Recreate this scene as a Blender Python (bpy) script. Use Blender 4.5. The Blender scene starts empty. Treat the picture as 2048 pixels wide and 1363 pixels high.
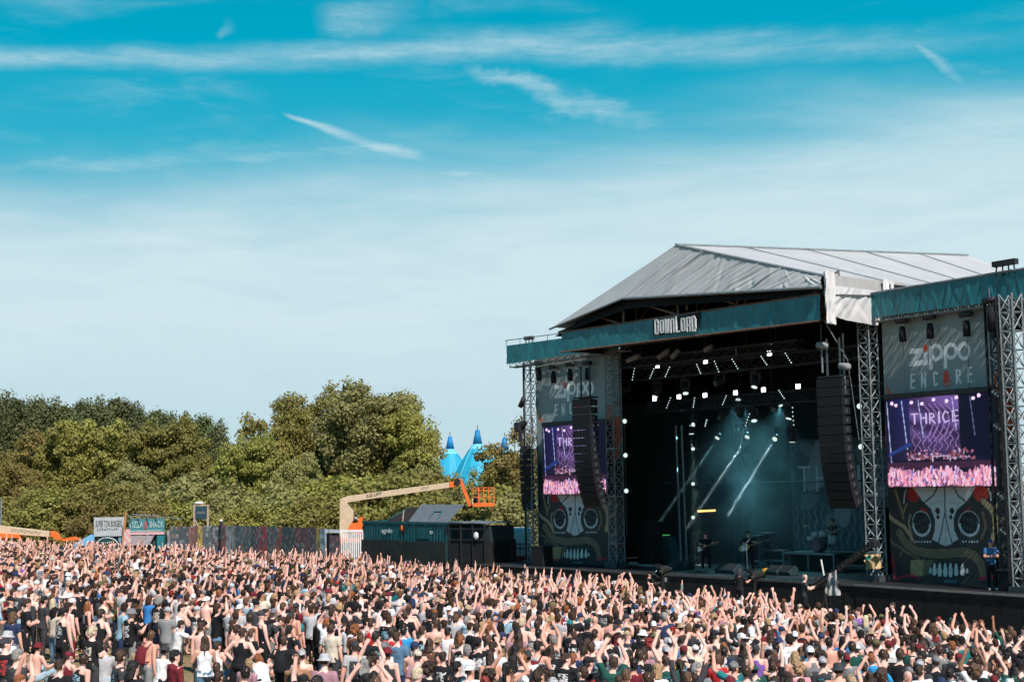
import bpy, bmesh, math, random
import numpy as np
from mathutils import Vector, Matrix, Quaternion
R = math.radians
SC = bpy.context.scene
COL = SC.collection
random.seed(11); rng = np.random.default_rng(11)

# ------------------------------------------------------------------ camera
F_PX = 2844.0            # 50 mm lens on a 36 mm sensor, in photo pixels
CX, CY = 1024.0, 681.5
PITCH, ROLL = R(5.83), 0.0155
CAM = Vector((0, 0, 4.55))
_fwd = Vector((0, math.cos(PITCH), math.sin(PITCH)))
_up0 = Vector((0, -math.sin(PITCH), math.cos(PITCH)))
_rt0 = Vector((1, 0, 0))
_up = _up0*math.cos(ROLL) + _rt0*math.sin(ROLL)
_rt = _rt0*math.cos(ROLL) - _up0*math.sin(ROLL)
cam_d = bpy.data.cameras.new('camera')
cam_d.lens = 50.0; cam_d.sensor_width = 36.0; cam_d.sensor_fit = 'HORIZONTAL'
cam_d.clip_start = 0.5; cam_d.clip_end = 6000
cam = bpy.data.objects.new('camera', cam_d); COL.objects.link(cam)
m = Matrix.Identity(4)
for i in range(3):
    m[i][0] = _rt[i]; m[i][1] = _up[i]; m[i][2] = -_fwd[i]; m[i][3] = CAM[i]
cam.matrix_world = m
SC.camera = cam

# ------------------------------------------------------------------ sun, world, exposure
SUN_AZ = (0.41, -0.912)           # horizontal direction towards the sun
SUN_EL = R(48)
sd = Vector((SUN_AZ[0], SUN_AZ[1], 0)).normalized()*math.cos(SUN_EL) + Vector((0, 0, math.sin(SUN_EL)))
sun_l = bpy.data.lights.new('sun', 'SUN'); sun_l.energy = 5.0; sun_l.angle = R(0.5); sun_l.color = (1.0, 0.89, 0.825)
sun_o = bpy.data.objects.new('sun', sun_l); COL.objects.link(sun_o)
sun_o.rotation_euler = sd.to_track_quat('Z', 'Y').to_euler(); sun_o.location = (40, -40, 60)
SC.view_settings.view_transform = 'Standard'; SC.view_settings.look = 'None'
SC.view_settings.exposure = 0.22; SC.view_settings.gamma = 1.0
SC.view_settings.use_curve_mapping = False
SC.cycles.use_denoising = True
SC.cycles.max_bounces = 6; SC.cycles.diffuse_bounces = 3; SC.cycles.glossy_bounces = 2
SC.cycles.transparent_max_bounces = 8; SC.cycles.volume_bounces = 0
SC.cycles.caustics_reflective = False; SC.cycles.caustics_refractive = False
SC.cycles.sample_clamp_indirect = 4.0
SC.cycles.volume_step_rate = 4.0

class NT:
    """tiny node helper"""
    def __init__(s, tree): s.t = tree; s.L = tree.links
    def n(s, typ, **kw):
        nd = s.t.nodes.new(typ)
        for k, v in kw.items():
            if k == 'ins':
                for kk, vv in v.items(): s.put(nd, kk, vv)
            else: setattr(nd, k, v)
        return nd
    def put(s, nd, k, v):
        if isinstance(v, bpy.types.NodeSocket): s.L.new(v, nd.inputs[k])
        else: nd.inputs[k].default_value = v
    def m(s, op, a, b=None, c=None):
        nd = s.t.nodes.new('ShaderNodeMath'); nd.operation = op
        for i, v in enumerate((a, b, c)):
            if v is not None: s.put(nd, i, v)
        return nd.outputs[0]
    def sstep(s, lo, hi, x):
        nd = s.t.nodes.new('ShaderNodeMapRange'); nd.interpolation_type = 'SMOOTHSTEP'
        s.put(nd, 0, x); s.put(nd, 1, lo); s.put(nd, 2, hi)
        return nd.outputs[0]
    def mix(s, fac, a, b, mode='MIX'):
        nd = s.t.nodes.new('ShaderNodeMix'); nd.data_type = 'RGBA'; nd.blend_type = mode
        s.put(nd, 0, fac); s.put(nd, 6, a); s.put(nd, 7, b)
        return nd.outputs[2]
    def noise(s, vec, scale, detail=4, rough=0.5, out=0, dist=0.0):
        nd = s.t.nodes.new('ShaderNodeTexNoise'); nd.inputs['Scale'].default_value = scale
        nd.inputs['Detail'].default_value = detail; nd.inputs['Roughness'].default_value = rough
        nd.inputs['Distortion'].default_value = dist
        if vec is not None: s.L.new(vec, nd.inputs['Vector'])
        return nd.outputs[out]

wd = bpy.data.worlds.new('World'); SC.world = wd; wd.use_nodes = True
wd.node_tree.nodes.clear(); W = NT(wd.node_tree)
sky = W.n('ShaderNodeTexSky', sky_type='NISHITA', sun_disc=False, sun_elevation=SUN_EL,
          sun_rotation=math.atan2(SUN_AZ[0], SUN_AZ[1]), air_density=1.0, dust_density=0.6, ozone_density=2.0)
tc = W.n('ShaderNodeTexCoord').outputs['Generated']
sep = W.n('ShaderNodeSeparateXYZ', ins={0: tc})
az = W.m('MULTIPLY', W.m('ARCTAN2', sep.outputs[0], sep.outputs[1]), 57.2958)
el = W.m('MULTIPLY', W.m('ARCSINE', sep.outputs[2]), 57.2958)
elp = W.m('MAXIMUM', el, 0.0)
pos = W.n('ShaderNodeCombineXYZ', ins={0: az, 1: el, 2: 0.0}).outputs[0]
# clear air turns from pale haze low down to saturated cyan higher up
ramp = W.n('ShaderNodeValToRGB', ins={0: W.m('DIVIDE', elp, 90.0)})
cr = ramp.color_ramp
cr.elements[0].position = 0.0; cr.elements[0].color = (0.60, 0.84, 0.90, 1)
cr.elements[1].position = 0.75; cr.elements[1].color = (0.005, 0.16, 0.38, 1)
for p, c in ((0.045, (0.53, 0.78, 0.89, 1)), (0.10, (0.28, 0.67, 0.86, 1)), (0.145, (0.045, 0.59, 0.83, 1)), (0.19, (0.0, 0.53, 0.79, 1)), (0.30, (0.0, 0.38, 0.62, 1))):
    e = cr.elements.new(p); e.color = c
lum = W.n('ShaderNodeRGBToBW', ins={0: sky.outputs[0]}).outputs[0]
flat = W.m('ADD', W.m('MULTIPLY', lum, 0.25), 7.0)       # keep some of the physical brightness variation
clear = W.n('ShaderNodeVectorMath', operation='SCALE', ins={0: ramp.outputs[0], 3: flat}).outputs[0]
# cirrus veil: long bands, thick between 5 and 11 degrees
wob = W.noise(W.n('ShaderNodeVectorMath', operation='MULTIPLY', ins={0: pos, 1: (0.055, 0.20, 1)}).outputs[0], 1.0, 5, 0.55, 0, 0.6)
fine = W.noise(W.n('ShaderNodeVectorMath', operation='MULTIPLY', ins={0: pos, 1: (0.16, 0.9, 1)}).outputs[0], 1.0, 6, 0.6, 0, 0.8)
tilt = W.m('ADD', el, W.m('MULTIPLY', az, -0.075))        # veil edge climbs to the right
tilt = W.m('ADD', tilt, W.m('MULTIPLY', W.m('SUBTRACT', wob, 0.5), 6.0))
veil = W.m('MULTIPLY', W.m('SUBTRACT', 1.0, W.sstep(9.5, 15.5, tilt)), W.m('ADD', 0.42, W.m('MULTIPLY', W.sstep(1.5, 7.0, el), 0.62)))
patch = W.m('MULTIPLY', W.sstep(0.48, 0.78, wob), W.m('MULTIPLY', W.sstep(0.35, 0.8, fine), 0.55))
cl = W.m('MAXIMUM', W.m('MULTIPLY', veil, W.m('ADD', 0.58, W.m('MULTIPLY', fine, 0.50))), patch)
wv = W.n('ShaderNodeVectorMath', operation='MULTIPLY', ins={0: pos, 1: (0.35, 0.6, 1)}).outputs[0]
wn = W.m('SUBTRACT', W.noise(wv, 1.0, 4, 0.6), 0.5)
wn2 = W.noise(W.n('ShaderNodeVectorMath', operation='MULTIPLY', ins={0: pos, 1: (0.22, 1.5, 1)}).outputs[0], 1.0, 5, 0.65)
fibre = W.noise(W.n('ShaderNodeVectorMath', operation='MULTIPLY', ins={0: pos, 1: (1.1, 3.4, 1)}).outputs[0], 1.0, 6, 0.7, 0, 1.5)
def px_dir(x, y):
    d = (_fwd*F_PX + _rt*(x-CX) - _up*(y-CY)).normalized()
    return math.degrees(math.atan2(d.x, d.y)), math.degrees(math.asin(d.z))
def contrail(a, b, w0, w1, amp, wobble, fade=0.12, ext0=0.0, ext1=0.0):
    """a straight vapour trail between two sky directions (azimuth, elevation in degrees)"""
    (x0, y0), (x1, y1) = a, b
    L = math.hypot(x1-x0, y1-y0); tx, ty = (x1-x0)/L, (y1-y0)/L
    dx = W.m('SUBTRACT', az, x0); dy = W.m('SUBTRACT', el, y0)
    t = W.m('DIVIDE', W.m('ADD', W.m('MULTIPLY', dx, tx), W.m('MULTIPLY', dy, ty)), L)
    q = W.m('ADD', W.m('SUBTRACT', W.m('MULTIPLY', dx, ty), W.m('MULTIPLY', dy, tx)), W.m('MULTIPLY', wn, wobble))
    wid = W.m('ADD', w0, W.m('MULTIPLY', W.m('MAXIMUM', t, 0.0), w1-w0))
    prof = W.m('POWER', W.m('SUBTRACT', 1.0, W.sstep(0.0, 1.25, W.m('DIVIDE', W.m('ABSOLUTE', q), wid))), 1.4)
    ends = W.m('MULTIPLY', W.sstep(-ext0, -ext0+fade, t), W.m('SUBTRACT', 1.0, W.sstep(1+ext1-fade*3, 1+ext1, t)))
    tex = W.m('MULTIPLY', W.m('ADD', 0.30, W.m('MULTIPLY', W.sstep(0.25, 0.8, wn2), 0.85)), W.m('ADD', 0.55, W.m('MULTIPLY', fibre, 0.9)))
    return W.m('MULTIPLY', W.m('MULTIPLY', prof, ends), W.m('MULTIPLY', tex, amp))
for args in ((px_dir(-300, 100), px_dir(1000, 92), 0.45, 0.75, 0.54, 0.5, 0.05, 0, .25),
             (px_dir(700, 72), px_dir(2400, 48), 0.85, 0.8, 0.55, 0.9, 0.25),
             (px_dir(560, 225), px_dir(1330, 470), 0.08, 1.5, 0.66, 0.35, 0.03, 0, .9),
             (px_dir(900, 118), px_dir(1460, 305), 0.30, 1.3, 0.48, 2.4, 0.2),
             (px_dir(1820, 75), px_dir(1960, 200), 0.22, 0.45, 0.45, 0.9, 0.2),
             (px_dir(620, 50), px_dir(880, 5), 0.8, 1.3, 0.5, 1.6, 0.3),
             (px_dir(430, 75), px_dir(470, 40), 0.2, 0.4, 0.3, 1.0, 0.3),
             (px_dir(-100, 345), px_dir(1100, 250), 0.4, 1.2, 0.32, 1.2)):
    cl = W.m('MAXIMUM', cl, contrail(*args))
cl = W.m('MINIMUM', cl, 0.9)
col = W.mix(cl, clear, (7.0, 8.65, 9.25, 1))
bg = W.n('ShaderNodeBackground', ins={0: col, 1: 0.081})
W.L.new(bg.outputs[0], W.n('ShaderNodeOutputWorld').inputs[0])

# ------------------------------------------------------------------ pixel -> place helpers
def ray(px, py): return _fwd*F_PX + _rt*(px-CX) - _up*(py-CY)
def gz(x, y):
    """height of the field: it falls gently towards the stage"""
    cx = min(max(x, -42.0), 26.0); cy = min(max(y, -10.0), 95.0)
    return -0.05*cx - 0.0176*cy
def on_ground(px, py, h=0.0):
    d = ray(px, py); t = 0.01
    for _ in range(60):
        p = CAM + d*t
        g = gz(p.x, p.y) + h
        if d.z >= -1e-6: return p
        tn = (g - CAM.z)/d.z
        if abs(tn-t) < 1e-7: break
        t = tn
    return CAM + d*t
def at_y(px, py, Y):
    d = ray(px, py); return CAM + d*(Y/d.y)
def project(p):
    q = Vector(p) - CAM; z = q.dot(_fwd)
    return CX + F_PX*q.dot(_rt)/z, CY - F_PX*q.dot(_up)/z, z
class Fr:
    """upright local frame: u along a stage front, v away from the audience, w up"""
    def __init__(s, O, ang, z0):
        a = R(ang); s.O = Vector((O[0], O[1], z0))
        s.u = Vector((math.sin(a), -math.cos(a), 0)); s.v = Vector((math.cos(a), math.sin(a), 0)); s.w = Vector((0, 0, 1))
        s.M = Matrix.Identity(4)
        for i in range(3):
            s.M[i][0] = s.u[i]; s.M[i][1] = s.v[i]; s.M[i][2] = s.w[i]; s.M[i][3] = s.O[i]
    def P(s, u, v, w): return s.O + s.u*u + s.v*v + s.w*w
    def hit(s, px, py, v=0.0):
        d = ray(px, py); o = s.O + s.v*v
        t = (o-CAM).dot(s.v)/d.dot(s.v); p = CAM + d*t - s.O
        return p.dot(s.u), p.dot(s.w)
    def floor(s, px, py, w=0.0):
        d = ray(px, py); t = (s.O.z + w - CAM.z)/d.z; p = CAM + d*t - s.O
        return p.dot(s.u), p.dot(s.v)

# ------------------------------------------------------------------ mesh helpers
class MB:
    def __init__(s): s.v = []; s.f = []; s.mi = []; s.cur = 0
    def add(s, vs, fs):
        o = len(s.v); s.v += [tuple(p) for p in vs]
        s.f += [tuple(i+o for i in f) for f in fs]; s.mi += [s.cur]*len(fs); return s
    def hexa(s, p):   # 8 points: bottom 0-3 ccw, top 4-7
        return s.add(p, [(3, 2, 1, 0), (4, 5, 6, 7), (0, 1, 5, 4), (1, 2, 6, 5), (2, 3, 7, 6), (3, 0, 4, 7)])
    def box(s, c, d, M=None):
        x, y, z = d[0]/2, d[1]/2, d[2]/2
        p = [Vector(q) for q in ((-x, -y, -z), (x, -y, -z), (x, y, -z), (-x, y, -z), (-x, -y, z), (x, -y, z), (x, y, z), (-x, y, z))]
        if M is not None: p = [M @ q for q in p]
        return s.hexa([q + Vector(c) for q in p])
    def bx(s, x0, x1, y0, y1, z0, z1):
        return s.box(((x0+x1)/2, (y0+y1)/2, (z0+z1)/2), (abs(x1-x0), abs(y1-y0), abs(z1-z0)))
    def bar(s, a, b, w, h=None):
        """rectangular bar from a to b"""
        a, b = Vector(a), Vector(b); d = (b-a); L = d.length
        if L < 1e-6: return s
        M = d.to_track_quat('X', 'Z').to_matrix()
        return s.box((a+b)/2, (L, w, h or w), M)
    def tube(s, a, b, r, n=6, r2=None, cap=True):
        return s.path([a, b], [r, r if r2 is None else r2], n, cap)
    def path(s, pts, rad, n=8, cap=True):
        pts = [Vector(p) for p in pts]; k = len(pts)
        if not hasattr(rad, '__len__'): rad = [rad]*k
        vs = []; prev = None
        for i, p in enumerate(pts):
            t = (pts[min(i+1, k-1)] - pts[max(i-1, 0)])
            t = t.normalized() if t.length > 1e-9 else Vector((0, 0, 1))
            if prev is None:
                ref = Vector((0, 0, 1)) if abs(t.z) < 0.9 else Vector((1, 0, 0))
                x = ref.cross(t).normalized()
            else:
                x = (prev - t*prev.dot(t)); x = x.normalized() if x.length > 1e-6 else t.orthogonal().normalized()
            prev = x; y = t.cross(x)
            for j in range(n):
                a = 2*math.pi*j/n
                vs.append(p + (x*math.cos(a) + y*math.sin(a))*rad[i])
        fs = []
        for i in range(k-1):
            for j in range(n):
                a, b = i*n+j, i*n+(j+1) % n
                fs.append((a, b, b+n, a+n))
        if cap: fs += [tuple(range(n-1, -1, -1)), tuple(range((k-1)*n, k*n))]
        return s.add(vs, fs)
    def rings(s, rs, n=12, cap=True):
        """rs: list of (center, xaxis*rx, yaxis*ry)"""
        vs = []
        for c, X, Y in rs:
            for j in range(n):
                a = 2*math.pi*j/n; vs.append(Vector(c) + X*math.cos(a) + Y*math.sin(a))
        fs = []; k = len(rs)
        for i in range(k-1):
            for j in range(n):
                a, b = i*n+j, i*n+(j+1) % n; fs.append((a, b, b+n, a+n))
        if cap: fs += [tuple(range(n-1, -1, -1)), tuple(range((k-1)*n, k*n))]
        return s.add(vs, fs)
    def ell(s, c, r, n=10, k=7, M=None):
        rs = []
        for i in range(k):
            a = -math.pi/2 + math.pi*(i+0.02 if i == 0 else (i-0.02 if i == k-1 else i))/(k-1)
            q = max(math.cos(a), 0.05)
            cc = Vector((0, 0, r[2]*math.sin(a))); X = Vector((r[0]*q, 0, 0)); Y = Vector((0, r[1]*q, 0))
            if M is not None: cc, X, Y = M @ cc, M @ X, M @ Y
            rs.append((cc + Vector(c), X, Y))
        return s.rings(rs, n)
    def build(s, name, mat, parent=None, smooth=False, bevel=0.0):
        me = bpy.data.meshes.new(name); me.from_pydata(s.v, [], s.f)
        mats = mat if isinstance(mat, (list, tuple)) else [mat]
        for q in mats: me.materials.append(q)
        if len(mats) > 1: me.polygons.foreach_set('material_index', s.mi)
        if smooth: me.polygons.foreach_set('use_smooth', [True]*len(me.polygons))
        me.update()
        o = bpy.data.objects.new(name, me); COL.objects.link(o)
        if parent is not None: o.parent = parent
        if bevel:
            md = o.modifiers.new('bevel', 'BEVEL'); md.width = bevel; md.segments = 1; md.limit_method = 'ANGLE'
        return o
def tag(o, label, cat, group=None):
    o['label'] = label; o['category'] = cat
    if group: o['group'] = group
    return o
def thing(name, label, cat, loc=(0, 0, 0), rz=0.0, group=None, M=None):
    o = bpy.data.objects.new(name, None); COL.objects.link(o); o.empty_display_size = 0.2
    if M is not None: o.matrix_world = M
    else: o.location = loc; o.rotation_euler = (0, 0, rz)
    return tag(o, label, cat, group)
def copy_tree(o, parent=None):
    c = o.copy(); COL.objects.link(c); c.parent = parent
    for ch in list(o.children): copy_tree(ch, c)
    return c
def TR(M, u, v, w, rz=0.0): return M @ Matrix.Translation((u, v, w)) @ Matrix.Rotation(rz, 4, 'Z')

# ------------------------------------------------------------------ materials
MATS = {}
def mat(name, color, rough=0.7, metal=0.0, var=0.15, nscale=3.0, bump=0.0, bscale=20.0, emit=None, estr=1.0, spec=0.3, sheen=0.0, coord='Object'):
    if name in MATS: return MATS[name]
    mt = bpy.data.materials.new(name); mt.use_nodes = True; mt.node_tree.nodes.clear(); N = NT(mt.node_tree)
    b = N.n('ShaderNodeBsdfPrincipled'); out = N.n('ShaderNodeOutputMaterial'); N.L.new(b.outputs[0], out.inputs[0])
    co = N.n('ShaderNodeTexCoord').outputs[coord]
    c = (*color, 1)
    if var > 0:
        nz = N.noise(co, nscale, 5, 0.6)
        d = tuple(x*(1-var) for x in color)+(1,); l = tuple(min(1, x*(1+var)) for x in color)+(1,)
        N.put(b, 'Base Color', N.mix(N.sstep(0.3, 0.7, nz), d, l))
    else: b.inputs['Base Color'].default_value = c
    b.inputs['Roughness'].default_value = rough; b.inputs['Metallic'].default_value = metal
    b.inputs['Specular IOR Level'].default_value = spec
    if bump:
        bp = N.n('ShaderNodeBump', ins={'Strength': bump, 'Height': N.noise(co, bscale, 4, 0.6)})
        N.L.new(bp.outputs[0], b.inputs['Normal'])
    if emit:
        b.inputs['Emission Color'].default_value = (*emit, 1); b.inputs['Emission Strength'].default_value = estr
    MATS[name] = mt; return mt
def mat_objcolor(name, rough=0.85, bump=0.6, bscale=11.0, var=0.28, nscale=7.0, spec=0.2):
    """colour comes from the object's own colour"""
    mt = bpy.data.materials.new(name); mt.use_nodes = True; mt.node_tree.nodes.clear(); N = NT(mt.node_tree)
    b = N.n('ShaderNodeBsdfPrincipled'); N.L.new(b.outputs[0], N.n('ShaderNodeOutputMaterial').inputs[0])
    oc = N.n('ShaderNodeObjectInfo').outputs['Color']; co = N.n('ShaderNodeTexCoord').outputs['Object']
    nz = N.noise(co, nscale, 4, 0.6)
    hs = N.n('ShaderNodeHueSaturation', ins={'Value': N.m('ADD', 1-var, N.m('MULTIPLY', nz, 2*var)), 'Color': oc})
    N.L.new(hs.outputs[0], b.inputs['Base Color']); b.inputs['Roughness'].default_value = rough
    b.inputs['Specular IOR Level'].default_value = spec
    if bump:
        bp = N.n('ShaderNodeBump', ins={'Strength': bump, 'Distance': 0.03, 'Height': N.noise(co, bscale, 3, 0.55)})
        N.L.new(bp.outputs[0], b.inputs['Normal'])
    MATS[name] = mt; return mt
def mat_attr(name, rough=0.8, emit=0.0, bump=0.0, bscale=3.0, spec=0.2, weave=False):
    """colour comes from a printed / dyed colour attribute"""
    mt = bpy.data.materials.new(name); mt.use_nodes = True; mt.node_tree.nodes.clear(); N = NT(mt.node_tree)
    b = N.n('ShaderNodeBsdfPrincipled'); N.L.new(b.outputs[0], N.n('ShaderNodeOutputMaterial').inputs[0])
    at = N.n('ShaderNodeAttribute', attribute_name='Col').outputs['Color']
    if emit:
        b.inputs['Base Color'].default_value = (0.01, 0.01, 0.012, 1)
        N.L.new(at, b.inputs['Emission Color']); b.inputs['Emission Strength'].default_value = emit
    else: N.L.new(at, b.inputs['Base Color'])
    b.inputs['Roughness'].default_value = rough; b.inputs['Specular IOR Level'].default_value = spec
    if bump:
        co = N.n('ShaderNodeTexCoord').outputs['Object']
        st = N.n('ShaderNodeMapping', ins={0: co, 3: (1, 1, 0.5)}).outputs[0]
        bp = N.n('ShaderNodeBump', ins={'Strength': bump, 'Distance': 0.12, 'Height': N.noise(st, bscale, 5, 0.6, 0, 1.2)})
        N.L.new(bp.outputs[0], b.inputs['Normal'])
    MATS[name] = mt; return mt
M_BLACK = mat('black_cloth', (0.012, 0.013, 0.015), 0.9, var=0.3, bump=0.3, bscale=4)
M_BLACKM = mat('black_metal', (0.016, 0.017, 0.02), 0.55, var=0.3, spec=0.4)
M_DARKWEAVE = mat('speaker_grille', (0.010, 0.011, 0.014), 0.75, var=0.25, nscale=30, bump=0.3, bscale=120)
M_ALU = mat('aluminium', (0.20, 0.235, 0.25), 0.6, metal=0.25, var=0.25, nscale=8)
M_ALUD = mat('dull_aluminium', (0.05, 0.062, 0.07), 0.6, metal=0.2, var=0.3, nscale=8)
M_RUST = mat('rusty_steel', (0.16, 0.085, 0.06), 0.7, metal=0.2, var=0.3, nscale=6)
M_WHITE = mat('white_paint', (0.72, 0.73, 0.73), 0.6, var=0.08)
M_LAMP = mat('lamp_glow_white', (0.9, 0.9, 0.9), 0.4, var=0, emit=(0.92, 0.93, 1.0), estr=9)
M_LENS = mat('lamp_lens', (0.7, 0.75, 0.7), 0.25, var=0.1, emit=(0.75, 0.9, 0.85), estr=0.9)
M_CLOTH = mat_objcolor('garment_cloth')
M_SKIN = mat_objcolor('skin', rough=0.55, bump=0.05, var=0.10, nscale=10, spec=0.35)
M_HAIR = mat_objcolor('hair_strands', rough=0.55, bump=0.6, bscale=45, var=0.4, nscale=40, spec=0.4)
M_PAINT = mat_objcolor('painted_surface', rough=0.6, bump=0.04, var=0.12, nscale=2.5)
M_PRINT = mat_attr('vinyl_print', rough=0.6, bump=0.07, bscale=1.3, spec=0.3)
M_FLATPRINT = mat_attr('poster_print', rough=0.75)
M_LED = mat_attr('led_picture', rough=0.75, emit=0.9, spec=0.05)
def np_mesh(name, V, Fq, material, parent=None, col=None, smooth=False, attr='Col'):
    """fast mesh from numpy: V (n,3), Fq (m,3|4), optional per-vertex colours"""
    me = bpy.data.meshes.new(name); n = len(V); mf, k = Fq.shape
    me.vertices.add(n); me.vertices.foreach_set('co', np.ascontiguousarray(V, dtype=np.float32).ravel())
    me.loops.add(mf*k); me.loops.foreach_set('vertex_index', np.ascontiguousarray(Fq, dtype=np.int32).ravel())
    me.polygons.add(mf); me.polygons.foreach_set('loop_start', np.arange(0, mf*k, k, dtype=np.int32))
    if smooth: me.polygons.foreach_set('use_smooth', np.ones(mf, dtype=bool))
    me.update(calc_edges=True)
    if col is not None:
        ca = me.color_attributes.new(attr, 'FLOAT_COLOR', 'POINT')
        c4 = np.ones((n, 4), dtype=np.float32); c4[:, :3] = col; ca.data.foreach_set('color', c4.ravel())
    me.materials.append(material)
    o = bpy.data.objects.new(name, me); COL.objects.link(o)
    if parent is not None: o.parent = parent
    return o
def text_mesh(body, size, ext=0.004, space=1.0):
    cu = bpy.data.curves.new('lettering', 'FONT'); cu.body = body; cu.size = size; cu.extrude = ext
    cu.align_x = 'CENTER'; cu.align_y = 'CENTER'; cu.space_character = space; cu.resolution_u = 3
    o = bpy.data.objects.new('tmp', cu); COL.objects.link(o)
    dg = bpy.context.evaluated_depsgraph_get(); me = bpy.data.meshes.new_from_object(o.evaluated_get(dg))
    bpy.data.objects.remove(o); bpy.data.curves.remove(cu); return me
def lettering(body, parent, material, loc, W_, H_, rotM=None, ext=0.004, name='lettering', bold=0.0, space=1.0):
    """text fitted to a W x H rectangle, standing in the local XZ plane, facing -Y"""
    me = text_mesh(body, 1.0, ext, space); me.materials.clear(); me.materials.append(material)
    co = np.empty(len(me.vertices)*3); me.vertices.foreach_get('co', co); co = co.reshape(-1, 3)
    mn, mx = co[:, :2].min(0), co[:, :2].max(0); c = (mn+mx)/2; s_ = np.array([W_, H_])/np.maximum(mx-mn, 1e-6)
    xy = (co[:, :2]-c)*s_
    out = np.stack([xy[:, 0], -co[:, 2], xy[:, 1]], 1); me.vertices.foreach_set('co', out.ravel().astype(np.float32)); me.update()
    o = bpy.data.objects.new(name, me); COL.objects.link(o)
    if parent is not None: o.parent = parent
    o.matrix_local = Matrix.Translation(loc) @ (rotM if rotM is not None else Matrix.Identity(4))
    return o

# ------------------------------------------------------------------ the field
def make_ground():
    xs = np.unique(np.concatenate([np.linspace(-2500, -120, 14), np.linspace(-110, 90, 101), np.linspace(110, 2500, 14)]))
    ys = np.unique(np.concatenate([np.linspace(-400, -20, 8), np.linspace(-10, 130, 71), np.linspace(150, 4500, 18)]))
    X, Y = np.meshgrid(xs, ys); Z = -0.05*np.clip(X, -42, 26) - 0.0176*np.clip(Y, -10, 95)
    V = np.stack([X, Y, Z], -1).reshape(-1, 3); nx, ny = len(xs), len(ys)
    i = np.arange(nx*ny).reshape(ny, nx)
    Fq = np.stack([i[:-1, :-1], i[:-1, 1:], i[1:, 1:], i[1:, :-1]], -1).reshape(-1, 4)
    mt = bpy.data.materials.new('dry_trampled_grass'); mt.use_nodes = True; N = NT(mt.node_tree); b = mt.node_tree.nodes['Principled BSDF']
    co = N.n('ShaderNodeTexCoord').outputs['Object']
    a = N.noise(co, 0.35, 5, 0.6); c = N.noise(co, 9.0, 5, 0.7); d = N.noise(co, 40.0, 3, 0.6)
    base = N.mix(N.sstep(0.4, 0.65, a), (0.30, 0.215, 0.10, 1), (0.20, 0.16, 0.07, 1))
    base = N.mix(N.sstep(0.45, 0.75, c), base, (0.42, 0.32, 0.17, 1)); base = N.mix(N.sstep(0.5, 0.75, d), base, (0.13, 0.095, 0.05, 1))
    N.L.new(base, b.inputs['Base Color']); b.inputs['Roughness'].default_value = 0.95
    bp = N.n('ShaderNodeBump', ins={'Strength': 0.7, 'Distance': 0.05, 'Height': d}); N.L.new(bp.outputs[0], b.inputs['Normal'])
    g = np_mesh('ground', V, Fq, mt); g['kind'] = 'structure'; g['label'] = 'sloping field of dry trampled grass under the crowd'
make_ground()
# ------------------------------------------------------------------ trees
def leaf_mat(name, a, b, dark):
    mt = bpy.data.materials.new(name); mt.use_nodes = True; mt.node_tree.nodes.clear(); N = NT(mt.node_tree)
    out = N.n('ShaderNodeOutputMaterial')
    co = N.n('ShaderNodeTexCoord').outputs['Object']
    n1 = N.noise(co, 0.5, 4, 0.6); n2 = N.noise(co, 4.0, 3, 0.6)
    c = N.mix(N.sstep(0.35, 0.65, n1), (*a, 1), (*b, 1)); c = N.mix(N.m('MULTIPLY', N.sstep(0.45, 0.8, n2), 0.7), c, (*dark, 1))
    oi = N.n('ShaderNodeObjectInfo')
    hs = N.n('ShaderNodeHueSaturation', ins={'Hue': N.m('ADD', 0.485, N.m('MULTIPLY', oi.outputs['Random'], 0.03)),
             'Value': N.m('ADD', 0.8, N.m('MULTIPLY', oi.outputs['Random'], 0.4)), 'Color': c}).outputs[0]
    df = N.n('ShaderNodeBsdfPrincipled', ins={'Base Color': hs, 'Roughness': 0.6, 'Specular IOR Level': 0.25})
    tr = N.n('ShaderNodeBsdfTranslucent', ins={0: hs}); mx = N.n('ShaderNodeMixShader', ins={0: 0.36})
    N.L.new(df.outputs[0], mx.inputs[1]); N.L.new(tr.outputs[0], mx.inputs[2]); N.L.new(mx.outputs[0], out.inputs[0])
    return mt
L_OLIVE = leaf_mat('olive_leaves', (0.267, 0.248, 0.066), (0.327, 0.309, 0.084), (0.198, 0.181, 0.055))
L_YELLOW = leaf_mat('yellow_green_leaves', (0.312, 0.303, 0.081), (0.263, 0.259, 0.070), (0.184, 0.178, 0.055))
L_DARK = leaf_mat('blue_green_leaves', (0.134, 0.160, 0.069), (0.198, 0.215, 0.092), (0.099, 0.116, 0.055))
L_GREY = leaf_mat('grey_olive_leaves', (0.267, 0.259, 0.096), (0.337, 0.325, 0.127), (0.198, 0.192, 0.073))
L_BROWN = leaf_mat('brownish_leaves', (0.317, 0.254, 0.077), (0.277, 0.248, 0.077), (0.198, 0.165, 0.057))
M_BARK = mat('bark', (0.12, 0.09, 0.065), 0.9, var=0.35, nscale=6, bump=0.5)
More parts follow.
